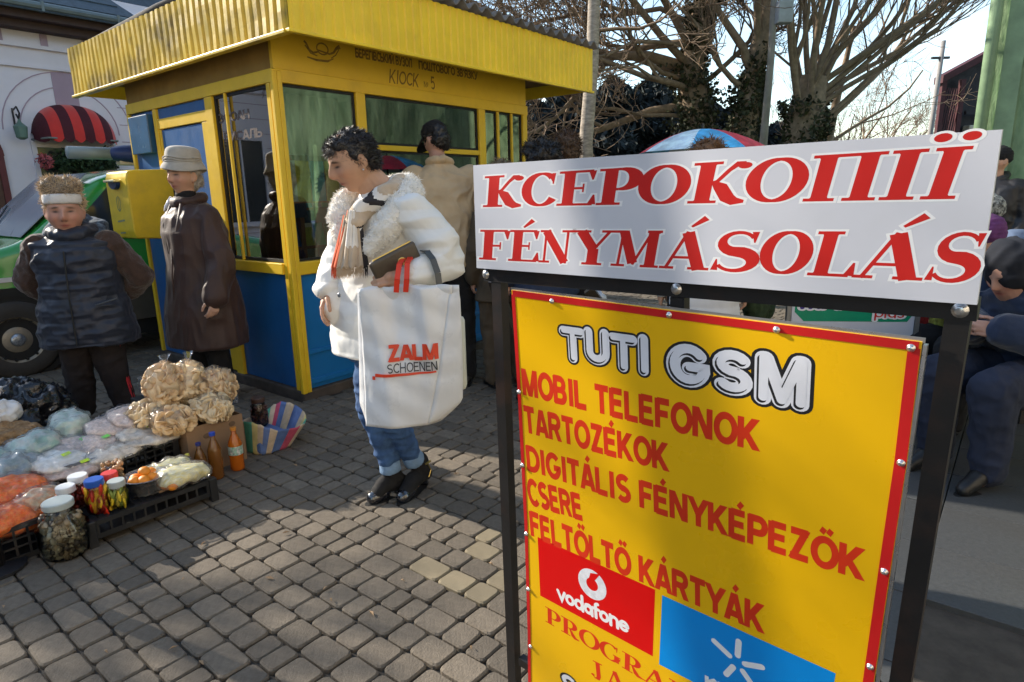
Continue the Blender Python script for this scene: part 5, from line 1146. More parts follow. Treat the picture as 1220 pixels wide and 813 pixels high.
def coatpost(co, no):
    q = quilt(.075, .0045, 2)(co, no); n1 = 1-np.abs(vnoise(co*np.array([8, 8, 14]), 1, 4))*2
    n2 = 1-np.abs(vnoise((co @ np.array([[.7, 0, .7], [0, 1, 0], [-.7, 0, .7]]))*np.array([18, 9, 5]), 1, 9))*2
    return q + no*(n1*.008+n2*.005)[:, None]
fuse('coat', mb, .0062, 2, M_wcoat, wm, coatpost)
mb = MB(); chain(mb, [(.17, -.238, 1.100), (.140, -.268, 1.098)], [.057, .052], 16); o = fuse('cuff', mb, .005, 1, M_fur, wm, folds(.003, (20, 20, 20), 3)); co, no = mesh_arrays(o); t = tufts('fur', co, no, 700, .008, .0012, M_fur, o, (0, 0, 0), .6, 2); t['kind'] = 'stuff'
# fur collar, a thick roll round the neck that falls open at the front
mb = MB(); cp = [(-.155, -.130, 1.235), (-.175, -.085, 1.325), (-.165, .010, 1.385), (-.10, .095, 1.415), (.005, .115, 1.43), (.085, .055, 1.435), (.115, -.040, 1.405), (.085, -.125, 1.345), (.02, -.165, 1.265), (-.035, -.185, 1.20)]
chain(mb, cp, [.030, .044, .050, .052, .054, .060, .064, .062, .052, .034], 16)
o = fuse('fur_collar', mb, .0065, 2, M_fur, wm, lambda co, no: co + no*(fbm(co, 26, 4, 3)*.008)[:, None]); co, no = mesh_arrays(o); t = tufts('fur', co, no, 15000, .010, .0013, M_fur, o, (0, 0, -.2), .8, 6); t['kind'] = 'stuff'
# scarf
M_scarf = mat('beige checked scarf', (.52, .40, .28), .95, .15, 12, .4, 200, sheen=.3); M_scw = mat('cream scarf stripe', (.78, .72, .64), .95, .1, 12, .4, 200, sheen=.3); M_scb = mat('black scarf stripe', (.03, .025, .025), .95, .1, 12); M_sco = mat('orange red scarf stripe', (.62, .12, .05), .95, .1, 12)
mb = MB(); ring = [(-.105, .045, 1.40), (.0, .080, 1.44), (.065, .02, 1.455), (.055, -.06, 1.43), (-.01, -.115, 1.385), (-.070, -.150, 1.345), (-.092, -.176, 1.305)]
chain(mb, ring, [.024, .036, .040, .042, .040, .037, .034], 14); sc = fuse('scarf', mb, .006, 2, [M_scarf, M_scw, M_scb], wm, folds(.007, (16, 16, 16), 2))
me = sc.data; cen = np.empty(len(me.polygons)*3); me.polygons.foreach_get('center', cen); cen = cen.reshape(-1, 3); ph = (cen[:, 2]*1.0+cen[:, 0]*.5-cen[:, 1]*.7)*60; mi = np.where(np.sin(ph) > .75, 2, np.where(np.sin(ph*.5+1) > .4, 1, 0)); me.polygons.foreach_set('material_index', mi.astype(np.int32))
def scarf_tail(x0, y0, z0, x1, y1, z1, w0, w1, mats_, name):
    n, k = 30, 40; V = []; F = []; mi = []
    for i in range(n+1):
        t_ = i/n; w = w0+(w1-w0)*t_
        for j in range(k+1):
            u = j/k-.5; f = (.006*math.sin(j*.62+t_*2.5)+.004*math.sin(j*.31-t_*4+1)+.002*math.sin(j*1.6+t_*6))*(.5+.8*t_); V.append((x0+(x1-x0)*t_+u*w*.90, y0+(y1-y0)*t_+u*w*.30+f*.8-.034*math.cos(u*PI), z0+(z1-z0)*t_+.006*math.sin(j)))
    for i in range(n):
        for j in range(k): F.append((i*(k+1)+j, i*(k+1)+j+1, (i+1)*(k+1)+j+1, (i+1)*(k+1)+j)); mi.append(mats_(j/k, i/n))
    me = mesh(name, V, F, True, mi); o = link(name, me, [M_scarf, M_scw, M_scb, M_sco], wm); md = o.modifiers.new('t', 'SOLIDIFY'); md.thickness = .005; md.offset = 0
    # fringe threads
    V = []; F = []; g = random.Random(2); mi = []
    for q in range(120):
        u = q/120-.5+g.uniform(-.004, .004); x = x1+u*w1*.9; y = y1+u*w1*.3-.02*math.cos(u*PI)+g.uniform(-.006, .006); z = z1+.004; l = .045*g.uniform(.8, 1.2); dx = g.uniform(-.007, .007); b = len(V)
        V += [(x-.0012, y, z), (x+.0012, y, z), (x+.0012+dx*.5, y-.003, z-l*.5), (x-.0012+dx*.5, y-.003, z-l*.5), (x+dx, y, z-l)]; F += [(b, b+1, b+2, b+3), (b+3, b+2, b+4)]; m_ = mats_(u+.5, 1.0); mi += [m_, m_]
    f = link('scarf_fringe', mesh('scarf_fringe', V, F, False, mi), [M_scarf, M_scw, M_scb, M_sco], o); f['kind'] = 'stuff'
def sm1(u, t_):
    if u > .86: return 2 if t_ > .30 else 1
    if u < .09: return 3
    if t_ > .62: return 0
    return 1 if .30 < u < .80 else 0
scarf_tail(-.090, -.165, 1.350, -.098, -.245, 1.135, .050, .140, sm1, 'scarf_tail')
scarf_tail(-.115, -.155, 1.33, -.150, -.205, 1.13, .04, .075, lambda u, t_: 3 if u < .3 else 0, 'scarf_tail')
# legs
mb = MB(); loft(mb, [(-.07, .02, .70, .14, .12, TY), (-.065, .02, .80, .15, .12, TY), (-.06, .02, .88, .14, .11, TY)], 20); chain(mb, [(-.03, -.02, .80), (-.060, -.025, .50), (.035, .080, .215)], [.080, .060, .050]); chain(mb, [(-.10, .05, .80), (-.130, .0, .49), (-.062, .035, .20)], [.080, .058, .048])
fuse('jeans', mb, .006, 2, M_jeans, wm, folds(.006, (12, 12, 22), 7))
for a, b in (((.035, .080, .205), (.050, .098, .155)), ((-.062, .036, .195), (-.058, .040, .140))):
    mb = MB(); mb.tube([a, Vector(a).lerp(Vector(b), .5), b], [.047, .048, .047], 20); fuse('jean_cuff', mb, .006, 1, M_cuff, wm, folds(.003, (14, 14, 30), 2))
for S_ in 'LR':
    a = Vector(J['an'+S_]); b = shoe('ankle_boot', a, J['toe'+S_], M_suede, wm, boot=.045)
    t_ = Vector(J['toe'+S_]); fl = (Vector((t_.x, t_.y, 0))-Vector((a.x, a.y, 0))).normalized()
    mb = MB(); chain(mb, [t_-fl*.075+Vector((0, 0, .010)), t_-fl*.025], [.0385, .0345], 16); mb.V = [(x, y, max(z, .011)) for x, y, z in mb.V]; fuse('toe_cap', mb, .005, 2, M_patent, b)
    h = a - fl*.035; mb = MB(); mb.box((h.x-.022, h.y-.022, .0165), (h.x+.022, h.y+.022, .05), .006); mb.build('heel', M_patent, b)
    if S_ == 'L': sd_ = Vector((fl.y, -fl.x, 0)); p = a - sd_*(-.047)+Vector((0, 0, .03)); mb = MB(); mb.tube([a+sd_*.045*-1+Vector((0, 0, .045)), a-sd_*.052-fl*.02+Vector((0, 0, .0)), a-sd_*.05+Vector((0, 0, -.03))], .003, 6); mb.tube([a-sd_*.052+Vector((0, 0, .045))-fl*.02, a-sd_*.050+fl*.02+Vector((0, 0, .045))], .005, 6); mb.build('zip', M_gold, b)
# coat button
mb = MB(); mb.lathe([(.009, 0), (.009, .003), (.004, .004), (.0005, .003)], (0, 0, 0), 14); mb.build('button', mat('grey button', (.3, .32, .35), .3, metal=.6), wm, True, loc=(-.172, -.178, 1.015), rot=(PI/2, 0, R(-30)))
# wallet in her hand
wl_ = thing('wallet', 'dark taupe zip wallet with round gold badge held against the white coat', 'wallet', W0+Vector((.085, -.275, 1.155)))
wr = Euler((R(12), R(-24), R(22)))
mb = MB(); mb.box((-.100, -.014, -.036), (.098, .014, .046), .012); o = mb.build('leather', mat('taupe leather', (.085, .065, .045), .45, .15, 20, .3, 150, spec=.5), wl_, True, rot=wr)
mb = MB(); mb.tube([(-.094, 0, .030), (-.075, 0, .0475), (.085, 0, .0475)], .0035, 6); mb.build('zip', M_gold, wl_, rot=wr)
mb = MB(); mb.lathe([(.017, 0), (.017, .002), (.012, .003), (.011, .001), (.0005, .001)], (0, 0, 0), 20); e_ = wr.to_matrix() @ Vector((.020, -.0145, -.004)); mb.build('badge', M_gold, wl_, True, loc=e_, rot=(PI/2+R(12), R(-24), R(22)))
# shopping bag
bagt = thing('shopping_bag', 'large white paper shopping bag with red and black shoe shop print', 'bag', W0+Vector((.06, -.33, .505)))
M_bag = mat('white bag film', (.76, .76, .76), .30, .04, 3, .6, 11, spec=.6, bdist=.008, bdetail=2); M_bagw = mat('cream bag', (.66, .66, .56), .6, .06, 4)
def bag_front(u, v):       # u across 0..1, v up 0..1
    xl = -.125+(-.113+.125)*v - .0; xr = .123+(.235-.123)*min(1, max(0, (v-.02)/.98))**.8
    bulge = -.045*math.sin(PI*u)*(1-v)**.7*(.4+.6*math.sin(PI*min(1, v*1.2+.15)))
    cr_ = .009*math.sin(u*9+v*5)*v + .020*abs(math.sin((u-.45)*5+v*2.0))*(.2+.8*v) + .004*math.sin(u*23+v*7)*v + .003*math.sin(v*31+u*9)
    return (xl+(xr-xl)*u, bulge+cr_-.01*(1-v), .0+.555*v+(.010*math.sin(u*3.0)+.004*math.sin(u*15))*v**4)
def sheet_bag(f, nu, nv, name, mt):
    V = [f(i/nu, j/nv) for i in range(nu+1) for j in range(nv+1)]; F = [(i*(nv+1)+j, (i+1)*(nv+1)+j, (i+1)*(nv+1)+j+1, i*(nv+1)+j+1) for i in range(nu) for j in range(nv)]
    o = link(name, mesh(name, V, F, True), mt, bagt); md = o.modifiers.new('t', 'SOLIDIFY'); md.thickness = .0025; md.offset = 1; return o
sheet_bag(bag_front, 40, 40, 'front_panel', M_bag)
def back_(u, v): x, y, z = bag_front(u, v); return (x+.03-.02*v, .115*(1-.75*v)-y*.5, z)
sheet_bag(back_, 24, 24, 'back_panel', M_bag)
def gus(u0, du):
    def f(u, v):
        a = Vector(bag_front(u0, v)); b = Vector(back_(u0, v)); p = a.lerp(b, u); k = math.sin(PI*u)*(.030+.085*(1-v)**1.0*min(1, v*6+.1))*du; return (p.x+k, p.y, p.z+(.0))
    return f
sheet_bag(gus(1, 1), 14, 30, 'side_panel', M_bag); sheet_bag(gus(0, -.45), 14, 30, 'side_panel', M_bag)
sheet_bag(lambda u, v: tuple(Vector(bag_front(u, 0)).lerp(Vector(back_(u, 0)), v)), 20, 6, 'base_panel', M_bag)
M_rb = mat('bag print red', (.75, .06, .02), .4, .04); M_kb = mat('bag print black', (.03, .03, .035), .4)
def bprint(mbx_, mt, name='lettering'):
    V = []
    for x, y, z in mbx_.V:      # x,y in bag plane metres relative to bag origin
        v = (y)/.555; xl = bag_front(0, v)[0]; xr = bag_front(1, v)[0]; p = bag_front((x-xl)/(xr-xl), v); V.append((x, p[1]-.0105-z*.3, y))
    link(name, mesh(name, V, mbx_.F), mt, bagt)
bprint(text_mb('ZALM', SANS, .062, weight=.24, p0=(-.012, .272), p1=(.182, .276), z=.002), M_rb)
bprint(text_mb('SCHOENEN', SANS, .038, weight=.12, p0=(-.018, .226), p1=(.178, .230), z=.002), M_kb)
mb = MB(); stroke_poly(mb, [(-.070+.012*i, .216+.0004*i) for i in range(21)], [.013-.0003*i for i in range(21)], 0, .002, False, lambda x, y: (x, y)); bprint(mb, M_rb, 'red_bar')
mb = MB(); stroke_poly(mb, [(-.082, .205), (-.070, .205)], [.014, .014], 0, .0015, False, lambda x, y: (x, y)); bprint(mb, M_rb, 'red_bar')
M_hnd = mat('red bag handle', (.72, .045, .02), .45, .1, 8)
for pts in ([(.030, -.006, .54), (.038, -.014, .59), (.046, .010, .645), (.055, .06, .665), (.062, .115, .62), (.066, .11, .54)], [(.066, -.004, .54), (.074, -.012, .59), (.076, .012, .648), (.080, .06, .665), (.085, .115, .62), (.088, .11, .54)]):
    mb = MB(); P_ = [Vector(p) for p in pts]; 
    for a, b in zip(P_[:-1], P_[1:]): mb.bar(a, b, .005, .020, (1, .2, 0))
    o = mb.build('handle', M_hnd, bagt)
hb = thing('handbag', 'cream handbag on a dark strap behind the white shopping bag', 'bag', W0+Vector((.21, -.17, .60)))
mb = MB(); mb.box((-.10, -.035, .0), (.125, .035, .315), .02); mb.build('bag_body', M_bagw, hb, True)
M_strap = mat('dark grey strap', (.05, .055, .055), .4, .1, 10, spec=.6)
mb = MB(); sp = [(.045, -.135, .432), (.038, -.122, .510), (.020, -.105, .562), (-.005, -.085, .592), (-.03, -.02, .590), (-.03, .06, .54), (.02, .10, .42), (.03, .03, .31)]
for a, b in zip(sp[:-1], sp[1:]): mb.bar(a, b, .005, .024, (1, .4, 0))
mb.build('strap', M_strap, hb); mb = MB(); mb.tube([(.045, -.138, .432), (.042, -.12, .40), (.03, -.04, .31)], .004, 6); mb.build('ring', M_gold, hb)

# ================= general standing or sitting figure
def figure(label, loc, yaw, h=1.7, fat=1.0, head_yaw=0, head_pitch=0, tone=(.52, .30, .20), old=.5, J_=None, coat=None, trousers=None, shoes=None, hair=None, sleeves=None, vox=.0075, hands=True, ruddy=.35, lean=0.0, brow=(.10, .07, .05), group=None, seed=0, eyes=True, hs=1.0):
    s = h/1.70; t = thing('person', label, 'person', loc, yaw, group)
    J = dict(yaw=0, hip=(0, 0, .90), chest=(0, 0, 1.24), neck=(0, .0, 1.43), headc=Vector((0, -.015, 1.57)), shL=(.165, 0, 1.335), elL=(.225, .03, 1.09), wrL=(.235, -.04, .86), shR=(-.165, 0, 1.335), elR=(-.225, .03, 1.10), wrR=(-.235, -.04, .86),
             hpL=(.09, 0, .86), knL=(.10, -.02, .48), anL=(.11, .02, .10), hpR=(-.09, 0, .86), knR=(-.10, -.02, .48), anR=(-.11, .02, .10), toeL=(.13, -.15, .035), toeR=(-.13, -.15, .035))
    J.update(J_ or {})
    for k in J:
        if k != 'yaw': v = Vector(J[k])*s; v.y -= lean*max(0, v.z-.9*s); J[k] = v
    for k in ('toeL', 'toeR'): J[k].z = (J_ or {}).get(k, (0, 0, .035))[2]
    HMx = head_matrix(J['headc'], head_yaw, head_pitch, 0, hs)
    mb = MB(); limb_body(mb, J, s, min(fat, 1.15)); put_head(mb, HMx, 1+(fat-1)*.5, old)
    if hands:
        for S_, sg in (('L', 1), ('R', -1)):
            a = J['wr'+S_]; d = (a-J['el'+S_]).normalized(); hand(mb, a, d, Vector((sg, 0, .1)) if abs(d.x) < .8 else Vector((0, -1, .4)), .95, -sg, .45)
    fuse('body', mb, vox*.8, 2, M_skin, t, None, skin_color(HMx.inverted(), tone, brow=brow, ruddy=ruddy, eyes=eyes))
    if trousers:
        mt, thick = trousers; mb = MB(); hp = J['hip']
        loft(mb, [(hp.x, hp.y, hp.z-.08, .165*fat*thick, .115*fat*thick), (hp.x, hp.y, hp.z+.08, .16*fat*thick, .11*fat*thick)], 20)
        for S_ in 'LR': chain(mb, [J['hp'+S_], J['kn'+S_], J['an'+S_]+Vector((0, 0, .0))], [.095*fat*thick, .074*thick*min(fat, 1.2), .060*thick])
        fuse('trousers', mb, vox, 2, mt, t, folds(.008, (11, 11, 8), seed+3))
    if coat:
        mt = coat['mat']; mb = MB(); b = coat.get('bulk', 1.0)*fat; r = []
        c = J['chest']; nk = J['neck']; hp = J['hip']; hem = coat['hem']*s
        if coat.get('seated'):
            r = [(hp.x, hp.y, hp.z-.05, .19*b, .15*b), (hp.x, hp.y-.01, hp.z+.10, .185*b, .15*b)]
        else: r = [(hp.x, hp.y, hem, .19*b*coat.get('flare', 1.1), .15*b*coat.get('flare', 1.1)), (hp.x, hp.y, (hem+hp.z)/2, .185*b*coat.get('flare', 1.05), .145*b*coat.get('flare', 1.05)), (hp.x, hp.y, hp.z+.1, .175*b, .14*b)]
        r += [(c.x, c.y, c.z, .185*b, .14*b), (c.x*.5+nk.x*.5, c.y*.5+nk.y*.5, c.z+.10*s, .190*b, .115*b), (c.x*.2+nk.x*.8, c.y*.2+nk.y*.8, nk.z-.05*s, .135*b, .085*b), (nk.x, nk.y, nk.z, .070, .068)]
        loft(mb, r, 32)
        sr = coat.get('sleeve', .062)*min(b, 1.25)
        smb = mb if not sleeves else MB()
        for S_ in 'LR': chain(smb, [J['sh'+S_], J['el'+S_], J['wr'+S_]-(J['wr'+S_]-J['el'+S_]).normalized()*.01], [sr*.98, sr*.98, sr*.78], 16)
        if coat.get('collar'): rr = coat['collar']; mb.tube([(nk.x+rr*math.cos(a), nk.y+rr*math.sin(a), nk.z+.01+.02*math.sin(a)) for a in [2*PI*k/14 for k in range(15)]], coat.get('ct', .025), 10)
        if coat.get('hood'): mb.ell((nk.x, nk.y+.10, nk.z-.02), (.13, .085, .10), 18, 12)
        co_ = fuse('coat', mb, vox, 2, mt, t, coat.get('post') or folds(coat.get('fold', .009), (9, 9, 5), seed))
        if sleeves: fuse('sleeves', smb, vox, 2, sleeves, t, folds(.007, (14, 14, 12), seed+1))
    if shoes:
        for S_ in 'LR': shoe('shoe', J['an'+S_], J['toe'+S_], shoes, t, boot=.03)
    if hair: hair(HMx, t)
    return t, J, HMx
def hair_simple(mt, n=1200, ln=.03, vol=1.0, comb=(0, .1, -.3), sd_=0, low=0.0, sp=.5):
    def f(M, t): hairdo('hair', M, [((0, .02, .034), (.084*vol, .098*vol, .096*vol)), ((0, .048, -.02-low), (.076*vol, .064*vol, .075+low)), ((0, -.03, .080), (.066*vol, .052, .042))], .007, mt, t, n, ln, comb, .012, sd_, .0018, sp, sc=25)
    return f
def leather_post(seed): 
    return lambda co, no: co + no*((1-np.abs(vnoise(co*np.array([9, 9, 3.0]), 1, seed))*2)*.012 + (1-np.abs(vnoise(co*np.array([20, 20, 9]), 1, seed+2))*2)*.005)[:, None]
M_blktr = mat('black trousers', (.013, .012, .013), .9, .2, 6, .3, 200); M_shoe = mat('black shoe', (.012, .012, .012), .4, .2, 8)
M_leath = mat('dark brown leather', (.050, .026, .020), .52, .25, 5, .5, 120, spec=.3, sheen=.1)
M_knit = mat('black knit', (.012, .011, .012), .95, .2, 30, .6, 300)

# ----- woman with the grey hat
t, J, HMx = figure('older woman in a long dark brown leather coat and pale grey hat beside the mailbox', (-2.16, 4.42, 0), R(-34), 1.64, 1.08, head_yaw=R(10), head_pitch=R(0), hs=1.10, tone=(.50, .29, .20), old=1, vox=.007,
    J_=dict(headc=Vector((0, -.03, 1.625)), neck=(0, -.01, 1.455), elL=(.285, .0, 1.05), wrL=(.335, -.11, .80), elR=(-.24, .02, 1.08), wrR=(-.22, -.06, .83)),
    coat=dict(mat=M_leath, hem=.44, bulk=1.16, flare=1.22, sleeve=.072, post=leather_post(4), collar=.085, ct=.028), trousers=(M_blktr, 1.0), shoes=M_shoe, seed=3,
    hair=hair_simple(mat('grey hair', (.33, .30, .27), .6, .3, 40, .4, 200), 900, .018, 1.0, (0, .2, -.4), 4))
M_hat = mat('pale grey felt hat', (.38, .35, .30), .95, .10, 20, .4, 120, sheen=.4)
mb = MB(); P = [(.0005, .150), (.055, .149), (.086, .140), (.097, .115), (.099, .075), (.101, .060), (.106, .048), (.116, .030), (.125, .010), (.126, .002), (.120, .006), (.108, .024), (.098, .036)]
mb.lathe(P[::-1], (0, .008, .004), 40, .93, 1.08); mb.V = [HMx @ (Matrix.Rotation(R(-4), 4, 'X') @ Vector((x, y, .024 + z + (.012*math.sin(math.atan2(y, x)*2) if math.hypot(x, y) > .11 else 0)))) for x, y, z in mb.V]
hat = mb.build('hat', M_hat, t, True); md = hat.modifiers.new('t', 'SUBSURF'); md.levels = md.render_levels = 1
for z in (.052, .066, .080): mb = MB(); mb.tube([HMx @ Vector((.0945*1.0*math.cos(a)*(1.02), .008+.106*math.sin(a)*1.02, z+.024+.006*math.sin(a*3)-.006*math.sin(a))) for a in [2*PI*k/30 for k in range(31)]], .0045, 6); mb.build('hat_band', M_hat, t, True)
mb = MB(); chain(mb, [J['neck']+Vector((0, 0, -.06)), J['neck']+Vector((0, -.02, .035))], [.078, .066], 18); fuse('turtleneck', mb, .007, 2, M_knit, t, folds(.004, (10, 10, 30), 3))
for sx in (-1, 1): mb = MB(); b = 1; mb.tube([J['neck']+Vector((sx*.055, -.075, .02)), J['chest']+Vector((sx*.085, -.150, .05)), J['chest']+Vector((sx*.03, -.178, -.13))], [.016, .022, .010], 8); mb.build('lapel', M_leath, t, True)
mb = MB(); mb.tube([(0.01, J['chest'].y-.182, J['chest'].z-.10), (.01, -.205, .9), (.015, -.225, .48)], .006, 6); mb.build('coat_edge', M_leath, t, True)
mb = MB(); mb.tube([J['neck']+Vector((-.075, -.08, .03)), J['neck']+Vector((-.11, -.10, -.03)), J['neck']+Vector((-.14, -.10, -.06))], [.012, .016, .008], 8); mb.build('scarf_end', mat('shiny white scarf', (.75, .75, .78), .3), t, True)

# ----- stout woman in padded vest
M_vest = mat('dark navy padded nylon', (.018, .022, .036), .50, .2, 6, .3, 60, sheen=.1, spec=.4); M_bknit = mat('brown chunky knit', (.055, .028, .018), .95, .3, 30, .8, 130, bdist=.006, sheen=.3); M_vtr = mat('dark brown trousers', (.020, .014, .013), .92, .2, 6)
def vest_post(co, no):
    q = quilt(.145, .012, 5, off=.02)(co, no); n1 = 1-np.abs(vnoise(co*np.array([10, 10, 18]), 1, 4))*2; n2 = 1-np.abs(vnoise(co*np.array([22, 22, 30]), 1, 14))*2; return q + no*(n1*.009+n2*.0035)[:, None]
t, J, HMx = figure('stout woman with white headband, dark padded vest and brown knit sleeves before the green van', (-2.70, 3.98, 0), R(14), 1.54, 1.30, head_yaw=R(16), head_pitch=R(5), hs=1.22, tone=(.52, .28, .20), old=.6, vox=.007,
    J_=dict(chest=(0, 0, 1.19), neck=(0, .01, 1.36), headc=Vector((-.015, -.03, 1.50)), shL=(.21, 0, 1.275), elL=(.345, .08, 1.04), wrL=(.25, .15, .93), shR=(-.21, 0, 1.275), elR=(-.345, .08, 1.04), wrR=(-.27, .14, .93), hpL=(.10, 0, .80), hpR=(-.10, 0, .80), anL=(.14, .02, .1), anR=(-.13, .02, .1)),
    coat=dict(mat=M_vest, hem=.60, bulk=.96, flare=1.12, sleeve=.066, post=vest_post, collar=.10, ct=.035), sleeves=M_bknit, trousers=(M_vtr, 1.0), shoes=M_shoe, seed=8, hands=False,
    hair=lambda M, t: hairdo('hair', M, [((0, .026, .046), (.084, .094, .084)), ((0, -.036, .100), (.064, .050, .040)), ((-.03, .0, .120), (.056, .066, .050)), ((.034, .01, .118), (.052, .064, .046)), ((0, .06, .01), (.078, .055, .072))], .007, M_hairbg, t, 4500, .020, (0, -.05, .10), .012, 5, .0016, .55, tmat=M_hairbl, sc=22))
mb = MB(); V = []; F = []; n = 40
for k in range(n):
    a = 2*PI*k/n; c, s_ = math.cos(a), math.sin(a)
    for r_, z in ((1.0, -.008), (1.05, .002), (1.05, .030), (1.0, .040)): V.append(HMx @ Vector((.079*r_*c, (.104 if s_ > 0 else .0935)*r_*s_+.004, z+.043-.012*s_)))
for k in range(n):
    for j in range(3): F.append((4*k+j, 4*((k+1) % n)+j, 4*((k+1) % n)+j+1, 4*k+j+1))
hbnd = link('headband', mesh('headband', V, F, True), mat('white fleece band', (.72, .70, .68), .95, .1, 30, .5, 200, sheen=.4), t); md = hbnd.modifiers.new('t', 'SOLIDIFY'); md.thickness = .006
mb = MB(); mb.tube([J['neck']+Vector((.125*math.cos(a), .06+.10*math.sin(a), .005+.055*math.sin(a))) for a in [R(-40)+R(260)*k/16 for k in range(17)]], [.022]+[.045]*15+[.022], 12)
fuse('hood', mb, .008, 3, mat('dark patterned hood lining', (.03, .04, .065), .9, .4, 20, col2=(.12, .16, .20)), t, folds(.014, (12, 12, 12), 6))
for sx in (-1,):
    mb = MB(); P_ = [J['hp'+('L')]+Vector((.112, -.045, -.02)), J['knL']+Vector((.080, -.02, 0)), J['anL']+Vector((.068, -.01, 0))]
    for o_x in (0, .016): 
        for a, b in zip(P_[:-1], P_[1:]): mb.bar(a+Vector((-o_x*.3, -o_x, 0)), b+Vector((-o_x*.3, -o_x, 0)), .008, .010, (0, 1, 0))
    mb.build('red_stripe', mat('red stripe', (.55, .03, .04), .8), t)
mb = MB(); mb.tube([(.0, -.178, 1.13), (.0, -.215, .85), (.0, -.225, .56)], .005, 6); mb.build('zip', M_blk, t)
for a, b in (((.13, -.21, .80), (.24, -.165, .83)),): mb = MB(); mb.tube([a, b], .006, 6); mb.build('pocket_zip', mat('grey zip', (.06, .06, .06), .4), t)

# ----- man in beige jacket, back to us
M_beige = mat('beige cotton jacket', (.52, .375, .22), .88, .10, 6, .35, 200, dirt=.1, dscale=4, dcol=(.25, .17, .1))
t, J, HMx = figure('man in a beige jacket and black cap seen from behind at the kiosk window', (-.47, 4.60, 0), R(188), 1.93, 1.10, head_yaw=R(38), head_pitch=R(26), tone=(.48, .26, .18), vox=.008, lean=.16,
    J_=dict(headc=Vector((.02, -.05, 1.575)), elL=(.25, -.03, 1.09), wrL=(.14, -.25, 1.05), elR=(-.25, -.03, 1.09), wrR=(-.14, -.25, 1.05)),
    coat=dict(mat=M_beige, hem=.80, bulk=1.14, flare=1.0, sleeve=.076, collar=.075, ct=.022, fold=.010), trousers=(M_blktr, 1.1), shoes=M_shoe, seed=11, hair=hair_simple(M_hairdk, 1500, .012, .97, (0, .1, -.4), 5))
mb = MB(); m2 = MB(); m2.lathe([(.090, .0), (.093, .03), (.088, .065), (.066, .095), (.03, .108), (.0005, .110)], (0, .01, .028), 30, .95, 1.08); mb.add([HMx @ Vector(v) for v in m2.V], m2.F); cap_ = mb.build('cap', M_knit, t, True)
mb = MB(); V = []; n = 14
for k in range(n+1):
    a = PI+PI*k/n; V += [HMx @ Vector((.083*math.cos(a), -.02+.085*math.sin(a), .040)), HMx @ Vector((.080*math.cos(a), -.045+.155*math.sin(a), .018))]
o = link('cap_peak', mesh('cap_peak', V, [(2*k, 2*k+2, 2*k+3, 2*k+1) for k in range(n)], True), M_knit, cap_); md = o.modifiers.new('t', 'SOLIDIFY'); md.thickness = .005
mb = MB(); mb.tube([(-.19, .178, 1.32), (0, .205, 1.325), (.19, .178, 1.32)], .004, 6); 
mb = MB(); n = 24; mb.tube([J['hip']+Vector((.213*math.cos(a), .168*math.sin(a)-.03, .20)) for a in [2*PI*k/n for k in range(n+1)]], .006, 6); mb.build('waist_seam', M_beige, t, True)
mb = MB(); mb.tube([J['neck']+Vector((.078*math.cos(a), .075*math.sin(a), .030+.012*math.sin(a))) for a in [2*PI*k/18 for k in range(19)]], .010, 8); mb.build('dark_collar', M_blktr, t, True)

# ----- people behind the sign
M_khaki = mat('khaki brown cloth', (.085, .060, .036), .92, .2, 6, .3, 150)
figure('person with streaked grey brown hair and khaki clothes next to the beige jacket man', (-.04, 4.55, 0), R(200), 1.62, 1.05, head_yaw=R(-35), head_pitch=R(12), tone=(.5, .28, .2), coat=dict(mat=M_khaki, hem=.70, bulk=1.0, sleeve=.066), trousers=(M_khaki, 1.15), shoes=M_shoe, seed=14, hair=hair_simple(mat('streaky hair', (.22, .17, .11), .6, .6, 30, .4, 200), 1400, .035, 1.05, (0, .3, -.4), 6), vox=.009)
figure('person with thick dark curly hair showing just above the white board', (.22, 4.15, 0), R(205), 1.72, 1.05, head_yaw=R(20), tone=(.52, .29, .2), coat=dict(mat=mat('dark blue jacket', (.02, .03, .06), .8, .2), hem=.75, bulk=1.05, sleeve=.068), trousers=(M_blktr, 1.05), shoes=M_shoe, seed=15,
       hair=lambda M, t: hairdo('hair', M, [((0, .02, .04), (.100, .110, .100)), ((0, .04, -.01), (.098, .08, .07)), ((-.05, -.03, .07), (.05, .05, .05)), ((.05, -.02, .08), (.05, .06, .05))], .008, M_hairdk, t, 3000, .022, (0, 0, 0), .022, 6, .002, .8, sc=24), vox=.009)
figure('taller person with brown bushy hair half hidden behind the curly haired one', (.40, 4.75, 0), R(190), 1.84, 1.08, head_yaw=R(60), tone=(.5, .27, .18), coat=dict(mat=mat('dark brown jacket', (.04, .025, .018), .8, .2), hem=.75, bulk=1.1, sleeve=.07), trousers=(M_blktr, 1.05), shoes=M_shoe, seed=16, hair=hair_simple(M_hairbr, 2200, .03, 1.12, (0, .1, -.2), 7, sp=.8), vox=.009)
figure('person in a pale coat with brown hair beside the blue and red umbrella', (1.09, 3.55, 0), R(170), 1.66, 1.08, head_yaw=R(-20), tone=(.52, .3, .2), coat=dict(mat=mat('pale grey quilted coat', (.62, .62, .62), .6, .08, 6), hem=.68, bulk=.92, sleeve=.06, post=quilt(.11, .006, 3)), trousers=(M_blktr, 1.05), shoes=M_shoe, seed=17, hair=hair_simple(mat('chestnut hair', (.17, .085, .035), .5, .3, 40, .4, 200), 2000, .035, 1.06, (0, .2, -.6), 8, .03), vox=.009)
